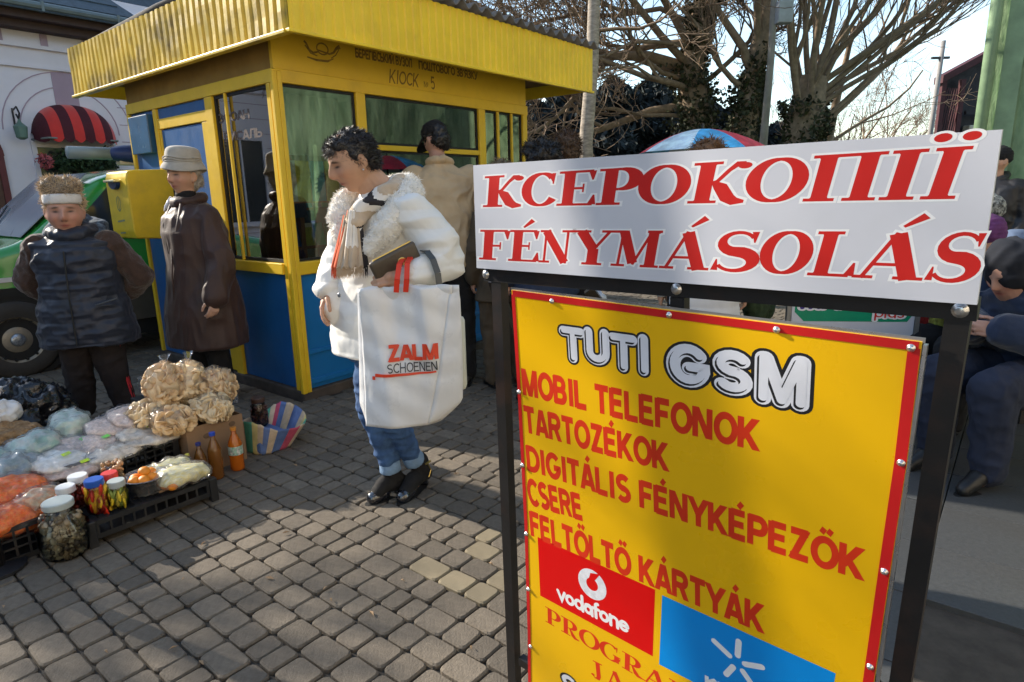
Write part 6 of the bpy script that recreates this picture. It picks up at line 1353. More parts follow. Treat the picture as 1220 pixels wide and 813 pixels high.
# ----- seated traders on the right
def seated(label, loc, yaw, **k):
    JJ = dict(hip=(0, .02, .50), chest=(0, -.06, .83), neck=(0, -.12, 1.02), headc=Vector((0, -.20, 1.13)), shL=(.18, -.11, .96), elL=(.22, -.16, .70), wrL=(.08, -.38, .74), shR=(-.18, -.11, .96), elR=(-.22, -.16, .70), wrR=(-.08, -.38, .74),
              hpL=(.10, -.02, .48), knL=(.13, -.46, .50), anL=(.13, -.42, .10), hpR=(-.10, -.02, .48), knR=(-.13, -.46, .50), anR=(-.13, -.42, .10), toeL=(.14, -.60, .035), toeR=(-.14, -.60, .035))
    JJ.update(k.pop('J_', {})); return figure(label, loc, yaw, J_=JJ, **k)
M_navy = mat('navy hooded jacket', (.010, .022, .055), .85, .2, 6, .3, 150, sheen=.3); M_dj = mat('dark jeans', (.018, .024, .045), .9, .25, 8, .3, 200)
def hooded(mt):
    def f(M, t):
        mb = MB(); m2 = MB(); m2.ell((0, .030, .022), (.105, .115, .125), 24, 16); m2.ell((0, .06, -.07), (.10, .09, .09), 20, 12); mb.add([M @ Vector(v) for v in m2.V], m2.F)
        fuse('hood', mb, .008, 2, mt, t, folds(.008, (10, 10, 10), 4))
    return f
t, J, HMx = seated('seated person in a navy jacket with dark hood bending over their hands', (2.56, 2.98, 0), R(-72), J_=dict(chest=(0, -.10, .78), neck=(0, -.20, .92), headc=Vector((0, -.29, .99)), shL=(.18, -.17, .88), shR=(-.18, -.17, .88)), h=1.72, fat=1.12, head_pitch=R(32), tone=(.45, .25, .18), coat=dict(mat=M_navy, hem=.4, bulk=1.12, sleeve=.078, seated=True), trousers=(M_dj, 1.15), shoes=M_shoe, seed=21, hair=hooded(mat('near black hood', (.010, .012, .018), .9)), vox=.008)
def knitcap(mt, vol=1.0, zz=0):
    def f(M, t):
        mb = MB(); m2 = MB(); m2.ell((0, .014, .050+zz), (.092*vol, .108*vol, .085*vol), 24, 16); m2.ell((0, .03, .02), (.089*vol, .092*vol, .055), 20, 12); mb.add([M @ Vector(v) for v in m2.V], m2.F)
        fuse('knit_hat', mb, .007, 2, mt, t, lambda co, no: co + no*(np.sin(co[:, 0]*300)*.0012+np.sin(co[:, 2]*260)*.0012+fbm(co, 12, 3, 2)*.004)[:, None])
    return f
M_mj = mat('maroon jacket', (.045, .010, .018), .7, .2, 6)
seated('seated person in a purple knitted hat and maroon jacket behind the navy jacket', (2.86, 3.58, 0), R(-80), J_=dict(headc=Vector((0, -.24, 1.07)), neck=(0, -.15, .97)), h=1.74, fat=1.15, head_pitch=R(15), tone=(.45, .25, .18), coat=dict(mat=M_mj, hem=.4, bulk=1.2, sleeve=.078, seated=True), trousers=(M_blktr, 1.1), shoes=M_shoe, seed=22, hair=knitcap(mat('purple wool', (.10, .028, .11), .95, .2, 20, .8, 150), 1.08), vox=.009)
seated('woman in a black and grey patterned headscarf sitting behind the purple hat', (3.38, 4.28, 0), R(-95), h=1.80, fat=1.1, head_pitch=R(5), tone=(.62, .38, .28), coat=dict(mat=mat('blue grey coat', (.10, .14, .22), .8, .2), hem=.4, bulk=1.15, sleeve=.075, seated=True), trousers=(M_blktr, 1.1), shoes=M_shoe, seed=23, hair=knitcap(mat('patterned scarf', (.03, .03, .03), .9, .2, 30, .5, 150, col2=(.35, .36, .33), vscale=45) if False else mat('patterned scarf', (.02, .02, .02), .9, .2, 28, .5, 150, col2=(.35, .36, .33)), 1.04), vox=.009)
figure('man in a black cap and black jacket standing by the green wall', (4.30, 5.75, 0), R(-60), 1.72, 1.1, head_yaw=R(-25), tone=(.52, .29, .19), coat=dict(mat=mat('black jacket', (.014, .014, .016), .5, .2), hem=.75, bulk=1.15, sleeve=.075, collar=.08), trousers=(M_blktr, 1.05), shoes=M_shoe, seed=24, hair=knitcap(M_knit, 1.0), vox=.009)
# ---------------------------------------------------------------- goods laid out on the pavement
M_crate = mat('black plastic crate', (.016, .016, .017), .5, .15, 10, .2, 80, dirt=.4, dscale=8, dcol=(.07, .06, .05))
def crate(label, a, b, w, d, h, z=0, rot=0, bar=.008, cell=.042, legs=False, name='plastic_crate'):
    t = thing(name, label, 'crate', Q(a, b, z), ANG+rot)
    def side(n_, p0, p1, z0, z1):
        mb = MB(); p0 = Vector(p0); p1 = Vector(p1); L = (p1-p0).length; d_ = (p1-p0)/L; up = Vector((0, 0, 1)); nr = d_.cross(up)
        def bb(s0, s1, za, zb, th=.010):
            q = [p0+d_*s0, p0+d_*s1]; V = []
            for p in q:
                for zz in (za, zb):
                    for o in (-th/2, th/2): V.append(p+up*zz+nr*o)
            mb.add(V, [(0, 1, 3, 2), (4, 6, 7, 5), (0, 4, 5, 1), (2, 3, 7, 6), (0, 2, 6, 4), (1, 5, 7, 3)])
        bb(0, L, z0, z0+.022, .014); bb(0, L, z1-.020, z1, .022)
        bb(0, .03, z0+.0221, z1-.0201, .014); bb(L-.03, L, z0+.0221, z1-.0201, .014)
        nx = max(2, int((L-.06)/cell)); nz = max(1, int((z1-z0-.042)/.032))
        for i in range(1, nx): s_ = .03+(L-.06)*i/nx; bb(s_-.004, s_+.004, z0+.0221, z1-.0201, .009)
        for j in range(1, nz): zz = z0+.022+(z1-z0-.042)*j/nz; bb(.031, L-.031, zz-.004, zz+.004, .0075)
        mb.build(n_, M_crate, t)
    z0 = .03 if legs else 0
    side('side_panel', (0, 0, 0), (w, 0, 0), z0, h); side('side_panel', (w, .012, 0), (w, d-.012, 0), z0, h); side('side_panel', (w, d, 0), (0, d, 0), z0, h); side('side_panel', (0, d-.012, 0), (0, .012, 0), z0, h)
    mb = MB(); mb.box((.012, .012, z0+.005), (w-.012, d-.012, z0+.012)); mb.build('base', M_crate, t)
    if legs:
        for x, y in ((0, 0), (w, 0), (w, d), (0, d)): mb = MB(); mb.box((x-.018, y-.018, .0), (x+.018, y+.018, h+.004), .005); mb.build('leg', M_crate, t)
    return t
lc = crate('low black crate at the front right holding jars and mandarins', -1.680, -.995, .51, .34, .112, .014, legs=True)
mb = MB(); [mb.box((.012+.0286*i, .012, .104), (.020+.0286*i, .328, .110)) for i in range(17)]; mb.box((.012, .10, .098), (.49, .11, .1035)); mb.box((.012, .22, .098), (.49, .23, .1035)); mb.build('top_grid', M_crate, lc)
crate('taller black crate behind holding bagged pulses', -1.63, -.585, .50, .33, .235, .014)
crate('low black crate at the left edge holding grated carrot bags', -2.30, -.86, .52, .40, .15, .014)
crate('black crate at the far left under the pale net bags', -2.22, -.42, .52, .34, .22, .014)
# cardboard box
M_card = mat('cardboard', (.30, .185, .105), .85, .12, 4, .2, 60, dirt=.2, dscale=5); M_cardd = mat('cardboard inside', (.16, .10, .06), .9)
cb = thing('cardboard_box', 'brown cardboard box under the bags of puffed snacks', 'box', Q(-1.115, -.66, .014), ANG)
def CB(n, lo, hi, mt=None): mb = MB(); mb.box(lo, hi); return mb.build(n, mt or M_card, cb)
CB('side_panel', (0, 0, 0), (.30, .006, .265)); CB('side_panel', (0, .30, 0), (.30, .306, .265)); CB('side_panel', (0, .0061, 0), (.006, .2999, .265)); CB('side_panel', (.294, .0061, 0), (.30, .2999, .265)); CB('lid', (.0061, .0061, .235), (.2939, .2999, .241), M_cardd)
for x, z in ((.24, .225), (.10, .20)): mb = MB(); mb.ell((x, -.0005, z), (.018, .0025, .014), 14, 8); mb.build('hand_hole', M_cardd, cb, True)
# jars
M_jg = glass('jar glass', (.86, .9, .88), 1.2, .02); M_oil = mat('pickle brine', (.2, .1, .03), .2)
def lid_mat(n, c): return mat('lid '+n, c, .35, .05, 10, spec=.5)
def contents(name, par, c, r, h, cols, n, size, seed, elong=1.0, upright=0):
    """packed pieces seen through the glass, one joined part"""
    g = random.Random(seed); mb = MB(); mts = [mat('food %s' % (str(tuple(round(v, 2) for v in cc))), cc, .45, .2, 30, spec=.5) for cc in cols]; mis = []
    for i in range(n):
        a = g.uniform(0, 6.283); rr = r*math.sqrt(g.uniform(.35, 1))*.92; z = g.uniform(.04, .96)*h; nb = len(mb.F); mb.mi = g.randrange(len(cols))
        mb.ell((c[0]+rr*math.cos(a), c[1]+rr*math.sin(a), c[2]+z), (size*g.uniform(.7, 1.2), size*g.uniform(.6, 1.0), size*elong*g.uniform(.7, 1.2)), 6, 4, rot=(g.uniform(-.3, .3), g.uniform(-.3, .3), a) if upright else (g.uniform(0, 3), g.uniform(0, 3), a))
    o = mb.build(name, mts, par, True); o['kind'] = 'stuff'; return o
def jar(label, pos, r, h, lid_c, lidn, cols, n, size, seed, belly=1.0, neck=.75, elong=1.0, upright=0, lidh=.022, name='glass_jar', fill=.86):
    t = thing(name, label, 'jar', pos)
    pr = [(r*.86, 0), (r, .012), (r*belly, h*.35), (r*belly, h*.60), (r*neck, h*.86), (r*neck*.96, h)]
    contents('filling', t, (0, 0, .006), r*.90*min(1, belly), h*fill*.92, cols, n, size, seed, elong, upright)
    mb = MB(); mb.lathe(pr, (0, 0, 0), 28); mb.build('glass', M_jg, t, True)
    if lid_c: mb = MB(); mb.lathe([(r*neck*1.02, h-.006), (r*neck*1.07, h-.002), (r*neck*1.07, h+lidh-.004), (r*neck*1.0, h+lidh), (.0005, h+lidh)], (0, 0, 0), 28); mb.build('lid', lid_mat(lidn, lid_c), t, False)
    return t
jar('big glass jar of dark dried mushrooms with pale lid on the paving', Q(-1.765, -.965, .014), .078, .215, (.42, .47, .45), 'grey', [(.10, .07, .035), (.25, .19, .11), (.05, .035, .02), (.30, .26, .18)], 420, .020, 1, belly=1.18, neck=.66, elong=.55)
ct = .132
jar('jar with bright blue lid of red and yellow pickled peppers', Q(-1.620, -.930, ct), .042, .125, (.015, .09, .42), 'blue', [(.55, .03, .01), (.75, .45, .02), (.6, .3, .02), (.35, .02, .01)], 60, .011, 2, neck=.82, elong=3.2, upright=1)
jar('short jar with grey lid of yellow pickled peppers', Q(-1.545, -.945, ct), .038, .095, (.42, .44, .46), 'grey', [(.75, .55, .03), (.6, .45, .05), (.2, .25, .04)], 50, .010, 3, neck=.84, elong=3.0, upright=1)
jar('jar with red and white lid behind the yellow peppers', Q(-1.535, -.845, ct), .036, .10, (.62, .05, .05), 'red', [(.25, .03, .02), (.4, .1, .03)], 40, .012, 4, neck=.84)
jar('jar of red sauce with white lid left of the blue lidded jar', Q(-1.640, -.800, ct), .042, .115, (.72, .74, .74), 'white', [(.30, .02, .01), (.2, .015, .01)], 50, .014, 5, neck=.84)
jar('second dark red jar with white lid close to the carrot bags', Q(-1.70, -.84, ct), .040, .10, (.68, .70, .70), 'white', [(.22, .02, .01), (.15, .01, .01)], 50, .014, 6, neck=.84)
nutj = jar('glass pot heaped with hazelnuts between the crates', Q(-1.490, -.735, ct), .052, .105, None, '', [(.48, .27, .12), (.55, .33, .16), (.35, .17, .08)], 130, .012, 7, neck=.86, fill=1.2)
jar('dark jar standing in the striped woven bag', Q(-.60, -.445, .10), .048, .15, (.06, .03, .02), 'dark', [(.05, .02, .015), (.09, .03, .02)], 90, .014, 8, neck=.78)
jar('small jar with pale blue lid lying by the left crate', Q(-2.02, -.83, .06), .042, .09, (.45, .58, .62), 'pale blue', [(.4, .42, .42), (.3, .33, .33)], 50, .014, 9, neck=.84)
# mandarins in an open tub
tub = thing('mandarin_tub', 'clear plastic tub full of orange mandarins', 'tub', Q(-1.415, -.90, ct), ANG)
mb = MB(); mb.lathe([(.062, 0), (.068, .006), (.082, .072), (.094, .076), (.094, .080), (.080, .078), (.064, .010), (.0005, .008)], (0, 0, 0), 30); mb.build('tub', plastic_film('clear tub', (.8, .8, .8), .12, .08, 2.0), tub, True)
M_mand = mat('mandarin peel', (.80, .26, .015), .45, .08, 20, .4, 300, spec=.5); g = random.Random(3); mf = MB(); mf.ell((0, 0, 0), (.026, .026, .022), 14, 10); mme = mesh('mandarin', mf.V, mf.F, True); mme.materials.append(M_mand)
for i, (x, y, z) in enumerate([(-.035, 0, .03), (.03, .02, .03), (0, -.04, .03), (.02, -.02, .068), (-.03, .03, .065), (-.02, -.035, .07), (.035, .03, .07), (0, .045, .05), (0, .0, .095), (.045, -.03, .05), (-.05, -.01, .07)]):
    o = bpy.data.objects.new('mandarin', mme); COL.objects.link(o); o.location = Q(-1.415+x, -.90+y, ct+z); tag(o, 'orange mandarin in the clear tub, '+('low left centre', 'low right rear', 'low in front', 'middle right front', 'middle left rear', 'middle left front', 'middle right rear', 'rearmost', 'topmost of the heap', 'lower right edge', 'left edge')[i], 'mandarin', 'mandarins in the clear tub'); o.rotation_euler = (g.uniform(-.4, .4), g.uniform(-.4, .4), 0)
for i, (x, y) in enumerate(((-1.355, -.955), (-1.33, -.90), (-1.34, -.985))):
    o = bpy.data.objects.new('mandarin', mme); COL.objects.link(o); o.location = Q(x, y, ct+.022); tag(o, ('front left', 'rear', 'front right')[i]+' loose mandarin between the tub and the yellow noodle bags', 'mandarin', 'mandarins between tub and yellow bags')
# soft bags
def soft_bag(name, label, cat, pos, size, mt, rot=0, seed=0, amp=.02, tie=0, film=None, sag=1.0, vox=.008, group=None, parts=None, tilt=(0, 0), shrink=1.0):
    t = thing(name, label, cat, pos, ANG+rot, group); w, d, h = size; mb = MB(); g = random.Random(seed)
    mb.ell((0, 0, h*.5), (w*.5, d*.5, h*.5), 24, 16)
    for k in range(5): a = g.uniform(0, 6.28); mb.ell((w*.28*math.cos(a), d*.28*math.sin(a), h*g.uniform(.3, .6)), (w*.26, d*.26, h*.36), 14, 10)
    def post(co, no):
        co = co.copy(); n1 = (1-np.abs(vnoise(co*np.array([16, 16, 16]), 1, seed))*2); n2 = (1-np.abs(vnoise(co*np.array([38, 38, 38]), 1, seed+1))*2)
        co = co + no*(n1*amp*.6+n2*amp*.3)[:, None]; co[:, 2] = np.maximum(co[:, 2], 0); return co
    if shrink < 1: mb.V = [(x*shrink, y*shrink, h*.5+(z-h*.5)*shrink) for x, y, z in mb.V]
    o = fuse('contents' if film else 'bag', mb, vox, 2, mt, t, post); o.rotation_euler = (tilt[0], tilt[1], 0)
    if film:
        me2 = o.data.copy(); f = link('film', me2, film, t, rot=(tilt[0], tilt[1], 0)); n = len(me2.vertices); co = np.empty(n*3); me2.vertices.foreach_get('co', co); co = co.reshape(-1, 3); no = np.empty(n*3); me2.vertices.foreach_get('normal', no); no = no.reshape(-1, 3)
        n3 = 1-np.abs(vnoise(co*np.array([24, 24, 24]), 1, seed+7))*2; co = co*(1.0+(1-shrink)*.55) + no*(.007+.007*n3+.004*vnoise(co, 60, seed+8))[:, None]; me2.vertices.foreach_set('co', co.ravel()); me2.update()
    if tie:
        mb = MB(); V = []; n = 14
        prof = [(.05, h*.80), (.016, h*.80+.035), (.008, h*.80+.05), (.020, h*.80+.08), (.030, h*.80+.05+tie)]
        for j, (r, z) in enumerate(prof):
            for k in range(n): a = 2*PI*k/n; rr = r*(1+.35*math.sin(k*3.1+j)); V.append((rr*math.cos(a)+j*.004, rr*math.sin(a)*.6, z))
        F = [(j*n+k, j*n+(k+1) % n, (j+1)*n+(k+1) % n, (j+1)*n+k) for j in range(len(prof)-1) for k in range(n)]
        mb.add(V, F); mb.build('knot', film or mt, t, True)
    return t
F_clear = plastic_film('clear film', (.9, .9, .9), .03, .08, .6); F_cloud = plastic_film('cloudy film', (.9, .9, .9), .09, .14, .55)
M_puff = mat('puffed corn rings', (.74, .51, .26), .6, .25, 10, .4, 60, col2=(.83, .66, .42), bdist=.004); M_puffb = mat('darker puffed snack', (.66, .42, .20), .6, .25, 12, .4, 60, col2=(.78, .57, .33), bdist=.004)
def chips(t, size, n, seed, mt, sz=.028):
    g = np.random.default_rng(seed); mb = MB(); w, d, h = size
    for i in range(n):
        v = g.normal(0, 1, 3); v /= np.linalg.norm(v); p = (v[0]*w*.47, v[1]*d*.47, h*.5+v[2]*h*.46); n0 = len(mb.V)
        mb.ell(p, (sz*g.uniform(.8, 1.3), sz*g.uniform(.7, 1.1), .007), 10, 5, rot=(g.uniform(0, 3), g.uniform(0, 3), g.uniform(0, 3)))
    o = mb.build('snack_discs', mt, t, True); o['kind'] = 'stuff'
bt = .28
for i, (lab, a, b, z, size, tie, m_) in enumerate((
    ('knotted clear bag of puffed snack rings, upper left of the pile', -1.09, -.44, bt+.06, (.21, .18, .24), .05, M_puff),
    ('knotted clear bag of puffed snack rings, upper middle of the pile', -.97, -.45, bt+.05, (.20, .18, .24), .05, M_puff),
    ('clear bag of pale puffed discs, right of the pile', -.86, -.50, bt+.02, (.22, .20, .21), 0, M_puff),
    ('clear bag of darker puffed shapes, lower front of the pile', -.95, -.62, bt, (.24, .16, .13), 0, M_puffb),
    ('flat clear bag of pale puffed sticks, lower left of the pile', -1.14, -.58, bt-.02, (.22, .17, .12), 0, M_puff),
    ('clear bag of puffed curls, bottom left of the pile over the crate', -1.17, -.44, bt-.03, (.22, .22, .15), 0, M_puffb))):
    t = soft_bag('snack_bag', lab, 'snack bag', Q(a, b, z), size, m_, i*.5, 20+i, .012, tie, F_clear, shrink=.80); chips(t, (size[0]*1.02, size[1]*1.02, size[2]), 120, i, M_puff if i % 2 else M_puffb, .024 if i < 3 else .032)
tb_ = thing('clear_tub', 'empty clear plastic box behind the snack bags', 'tub', Q(-.83, -.42, bt), ANG); mb = MB(); mb.box((-.08, -.06, 0), (.10, .06, .10), .01); mb.build('tub', plastic_film('clear box', (.75, .78, .8), .14, .08, 2.0), tb_)
tb2 = thing('clear_tub', 'clear plastic tub of dried berries behind the knotted snack bags', 'tub', Q(-.98, -.20, .36), ANG); mb = MB(); mb.box((-.13, -.08, 0), (.13, .08, .11), .012); mb.build('tub', plastic_film('clear box', (.75, .78, .8), .14, .08, 2.0), tb2)
contents('berries', tb2, (0, 0, .01), .08, .06, [(.18, .03, .02), (.10, .02, .015)], 90, .014, 51)
st2 = thing('low_stool', 'low dark stool carrying the clear tub of berries', 'stool', Q(-1.0, -.20, .014), ANG); mb = MB(); mb.box((-.15, -.10, .30), (.17, .10, .34), .006); mb.build('seat', M_crate, st2)
for x, y in ((-.13, -.08), (.15, -.08), (.15, .08), (-.13, .08)): mb = MB(); mb.box((x-.015, y-.015, 0), (x+.015, y+.015, .299)); mb.build('leg', M_crate, st2)
# pulses in flat bags with neon price dots
M_pul = mat('pinkish pulses', (.74, .55, .46), .6, .25, 70, .4, 120, col2=(.78, .64, .54)); M_rice = mat('white rice', (.84, .82, .76), .8, .12, 60, .6, 250); M_flat = mat('pale noodles', (.72, .62, .50), .6, .3, 30, .4, 80, col2=(.80, .72, .60))
M_neon = mat('neon yellow sticker', (.62, .85, .04), .6); M_neong = mat('neon green sticker', (.25, .80, .15), .6)
zc = .235
for i, (lab, a, b, z, size, rz_, m_, sk) in enumerate((
    ('flat bag of white rice with a yellow sticker, front left of the pulses', -1.62, -.50, zc-.01, (.22, .15, .06), .3, M_rice, M_neon),
    ('flat bag of pink pulses with yellow sticker under the rice', -1.56, -.56, zc-.04, (.26, .13, .05), .1, M_pul, M_neon),
    ('bag of pinkish pulses with green sticker, back left', -1.53, -.40, zc, (.19, .16, .07), .7, M_pul, M_neong),
    ('bag of pinkish pulses with green sticker, middle of the crate', -1.44, -.46, zc, (.18, .14, .07), .4, M_pul, M_neong),
    ('bag of pale pink pulses with yellow sticker, upper middle', -1.36, -.37, zc+.03, (.19, .17, .075), .9, M_pul, M_neon),
    ('bag of grey pink pulses with yellow sticker at the top of the heap', -1.24, -.36, zc+.05, (.22, .16, .08), .6, M_pul, M_neon),
    ('long flat bag of pale noodles with yellow sticker, right side', -1.24, -.47, zc+.015, (.24, .14, .05), .2, M_flat, M_neon),
    ('long flat bag of pale noodles, front right over the crate rim', -1.20, -.55, zc-.005, (.26, .11, .04), .15, M_flat, None),
    ('long flat bag of pale noodles, front middle over the crate rim', -1.40, -.56, zc-.02, (.24, .11, .045), .2, M_flat, None))):
    size = (size[0]*1.12, size[1]*1.25, size[2]*.72); t = soft_bag('pulse_bag', lab, 'food bag', Q(a, b, z+.01), size, m_, rz_, 40+i, .012, 0, F_cloud, vox=.006, tilt=(.24, 0))
    if sk: mb = MB(); mb.box((-.020, -.009, 0), (.020, .009, .002)); mb.build('sticker', sk, t, loc=(.01, -size[1]*.22, size[2]*.93+.010), rot=(.45, 0, .1))
# carrots
M_car = mat('grated carrot', (.88, .13, .005), .5, .25, 40, .6, 90, col2=(.90, .26, .04), bdist=.005)
for i, (lab, a, b, z, size) in enumerate((('clear bag of grated orange carrot, the upper one', -1.88, -.60, .15, (.34, .24, .12)), ('clear bag of grated orange carrot, the lower front one', -1.90, -.77, .11, (.34, .18, .11)), ('small clear bag of sliced vegetables right of the carrot', -1.78, -.74, .13, (.20, .14, .10)))):
    soft_bag('carrot_bag', lab, 'food bag', Q(a, b, z), size, M_car if i < 2 else mat('mixed vegetables', (.60, .24, .10), .7, .4, 25, .8, 80, col2=(.55, .45, .30)), .3*i, 60+i, .016, 0, F_clear)
# grated yellow cheese or cabbage bags
M_gr = mat('pale yellow noodles', (.88, .76, .30), .75, .2, 25, .9, 120, col2=(.85, .82, .60), stretch=(1, 3, 1), bdist=.008)
soft_bag('noodle_bag', 'cloudy bag of pale yellow noodles on the crate corner, front one', 'food bag', Q(-1.285, -.945, ct+.004), (.235, .125, .075), M_gr, -.15, 70, .012, 0, F_cloud)
soft_bag('noodle_bag', 'cloudy bag of pale yellow noodles, the one behind', 'food bag', Q(-1.31, -.84, ct+.006), (.235, .12, .075), M_gr, .05, 71, .012, 0, F_cloud)
bx2 = thing('cardboard_tray', 'flat cardboard tray raising the yellow noodle bags', 'tray', Q(-1.42, -.99, ct-.004), ANG); mb = MB(); mb.box((.03, .03, 0), (.22, .22, .012), .003); mb.build('tray', M_card, bx2)
# bottles
def bottle(label, a, b, r, h, col, cap_c, capn, lab_c=None, op=.6):
    t = thing('bottle', label, 'bottle', Q(a, b, .014))
    mb = MB(); mb.lathe([(r*.8, 0), (r, .01), (r*.96, h*.28), (r, h*.34), (r, h*.62), (r*.55, h*.80), (r*.36, h*.86), (r*.34, h*.94)], (0, 0, 0), 24)
    mb.build('bottle', mat('bottle liquid %s' % capn, col, .06, .05, 2, spec=.8, trans=.45), t, True)
    mb = MB(); mb.lathe([(r*.42, h*.93), (r*.44, h*.94), (r*.44, h*.995), (r*.38, h), (.0005, h)], (0, 0, 0), 18); mb.build('cap', lid_mat(capn, cap_c), t)
    if lab_c: mb = MB(); mb.lathe([(r*1.012, h*.38), (r*1.016, h*.39), (r*1.016, h*.57), (r*1.012, h*.58)], (0, 0, 0), 24); mb.build('label', mat('bottle label %s' % capn, lab_c, .4, .5, 60, col2=(.2, .45, .3)), t, True)
bottle('small red sauce bottle with yellow cap', -1.165, -.755, .024, .175, (.38, .035, .015), (.80, .68, .10), 'yellow', (.55, .05, .03))
bottle('brown bottle with dark blue white ringed cap', -1.105, -.755, .029, .215, (.30, .11, .02), (.02, .03, .16), 'navy')
bottle('taller amber bottle with bright blue cap', -1.035, -.765, .034, .250, (.34, .13, .025), (.02, .07, .45), 'bright blue')
bottle('bright orange soft drink bottle with printed label', -.915, -.745, .036, .235, (.80, .20, .01), (.60, .22, .03), 'orange', (.62, .55, .5))
# woven striped bag
SBC = [(.55, .42, .28), (.10, .16, .34), (.52, .08, .14), (.62, .48, .34), (.10, .38, .26), (.62, .50, .20), (.55, .42, .28), (.12, .18, .36)]
sbg = thing('striped_bag', 'woven market bag with pink, green, blue and straw stripes on the paving', 'bag', Q(-.745, -.72, .014), ANG)
sm_ = [mat('woven stripe %d' % i, c, .8, .2, 20, .9, 120) for i, c in enumerate(SBC)]
nu, nv = 48, 12; V = []; F = []; mi = []
for i in range(nu+1):
    u = i/nu; a = 2*PI*u
    for j in range(nv+1):
        v = j/nv; rx = .115+.05*v; ry = .14+.05*v; p = 3.2; c, s_ = math.cos(a), math.sin(a)
        V.append((.10+rx*math.copysign(abs(c)**(2/p), c)+.05*v+.0, .16+ry*math.copysign(abs(s_)**(2/p), s_), .155*v*(1+.22*math.sin(a*2+1))+.004*math.sin(i*2)))
for i in range(nu):
    for j in range(nv): F.append((i*(nv+1)+j, (i+1)*(nv+1)+j, (i+1)*(nv+1)+j+1, i*(nv+1)+j+1)); mi.append((i//2) % 8)
o = link('woven_side', mesh('woven_side', V, F, True, mi), sm_, sbg); md = o.modifiers.new('t', 'SOLIDIFY'); md.thickness = .004
mb = MB(); mb.box((-.005, .03, .002), (.21, .30, .08), .02); mb.build('base', sm_[1], sbg)
# left background heaps
M_gbag = mat('black bin bag', (.010, .010, .012), .28, .2, 4, .6, 12, spec=.6, bdist=.02)
soft_bag('bin_bag', 'big shiny black bin bag on the ground behind the goods', 'bag', Q(-1.62, .42, .0), (.66, .50, .44), M_gbag, .3, 80, .06, 0, None, vox=.012)
soft_bag('bin_bag', 'smaller black bin bag by the feet of the woman in the vest', 'bag', Q(-1.13, .10, .0), (.30, .26, .24), M_gbag, .1, 81, .04, 0, None, vox=.010)
soft_bag('paper_bag', 'crumpled brown bag of dried leaves at the left', 'food bag', Q(-1.74, -.18, .22), (.30, .22, .16), mat('brown dried leaves', (.24, .13, .055), .85, .4, 20, 1, 70, col2=(.38, .24, .12), bdist=.012), .2, 82, .03)
soft_bag('carrier_bag', 'crumpled white carrier bag on top of the brown bag', 'bag', Q(-1.72, -.08, .36), (.18, .12, .11), mat('white carrier film', (.70, .70, .70), .35, .1, 5, .4, 20), .5, 83, .03, .05)
for i, (lab, a, b, z, sz, c, c2) in enumerate((('pale green white net bag at the left edge', -1.86, -.34, .20, (.26, .20, .13), (.50, .58, .54), (.25, .45, .38)), ('pale bag with green print next to the rice bags', -1.66, -.33, .22, (.24, .18, .13), (.60, .62, .58), (.3, .5, .42)), ('grey blue filled bag below the pale net bag', -1.78, -.47, .20, (.22, .15, .11), (.36, .40, .42), (.18, .28, .30)), ('mint green carrier bag behind the pulses', -1.48, -.22, .26, (.26, .15, .12), (.42, .60, .50), (.62, .66, .60)), ('white bag at the far left edge', -2.00, -.35, .22, (.2, .18, .15), (.68, .68, .66), (.5, .52, .5)))):
    soft_bag('carrier_bag', lab, 'bag', Q(a, b, z), sz, mat('bag print %d' % i, c, .4, .25, 10, .4, 30, col2=c2), i*.4, 84+i, .022, 0, F_cloud)
# shelf of crates that carries those heaps
crate('black crate behind the taller one under the brown bag', -2.05, -.24, .52, .34, .20, .014)

# ---------------------------------------------------------------- things seen under the white board and at the right
# market umbrella
um = thing('umbrella', 'open blue, white and red umbrella above the crowd', 'umbrella', (1.50, 5.1, 0))
ucol = [(.06, .35, .60), (.55, .68, .75), (.06, .35, .60), (.60, .03, .05), (.55, .68, .75), (.06, .35, .60), (.60, .03, .05), (.55, .68, .75)]
for k in range(8):
    V = []; F = []; n = 6
    for i in range(n+1):
        r = .50*i/n; z = 1.86-.17*(i/n)**1.8
        for j in range(5): a = 2*PI*(k+j/4)/8+.35; sg = 1-.06*math.sin(PI*j/4)*(i/n); V.append((r*math.cos(a)*sg, r*math.sin(a)*sg, z))
    for i in range(n):
        for j in range(4): F.append((i*5+j, i*5+j+1, (i+1)*5+j+1, (i+1)*5+j))
    link('canopy_panel', mesh('canopy_panel', V, F, True), mat('umbrella cloth %d' % k, ucol[k], .5, .3, 6, col2=tuple(min(1, v*1.5) for v in ucol[k])), um)
mb = MB(); mb.tube([(0, 0, .0), (0, 0, 1.90)], .012, 8); mb.build('pole', M_frame, um)
# market board
mk = thing('market_board', 'white and green shop board standing on the paving behind the sign', 'sign', (1.60, 3.62, 0), R(-4))
mb = MB(); mb.box((.03, 0, .10), (.72, .012, .86)); fb = mb.build('panel', M_white, mk)
mb = MB(); mb.add([(.045, -.001, .70), (.10, -.001, .645), (.68, -.001, .635), (.71, -.001, .68), (.71, -.001, .845), (.045, -.001, .845)], [tuple(range(6))]); mb.build('green_field', mat('board green', (.0, .28, .14), .4), mk)
def mtext(t, x0, x1, z, h, m_, off, **k): mbt_ = text_mb(t, SANS, h, p0=(x0, z), p1=(x1, z-.005), **k); link('lettering', mesh('lettering', [(x, -off-zz, y) for x, y, zz in mbt_.V], mbt_.F), m_, mk)
mtext('МАРКЕТ', .075, .665, .725, .085, M_wout, .002, weight=.2, expand=.12, rnd=True); mtext('МАРКЕТ', .075, .665, .725, .085, mat('board violet', (.06, .03, .25), .4), .003, weight=.2, rnd=True)
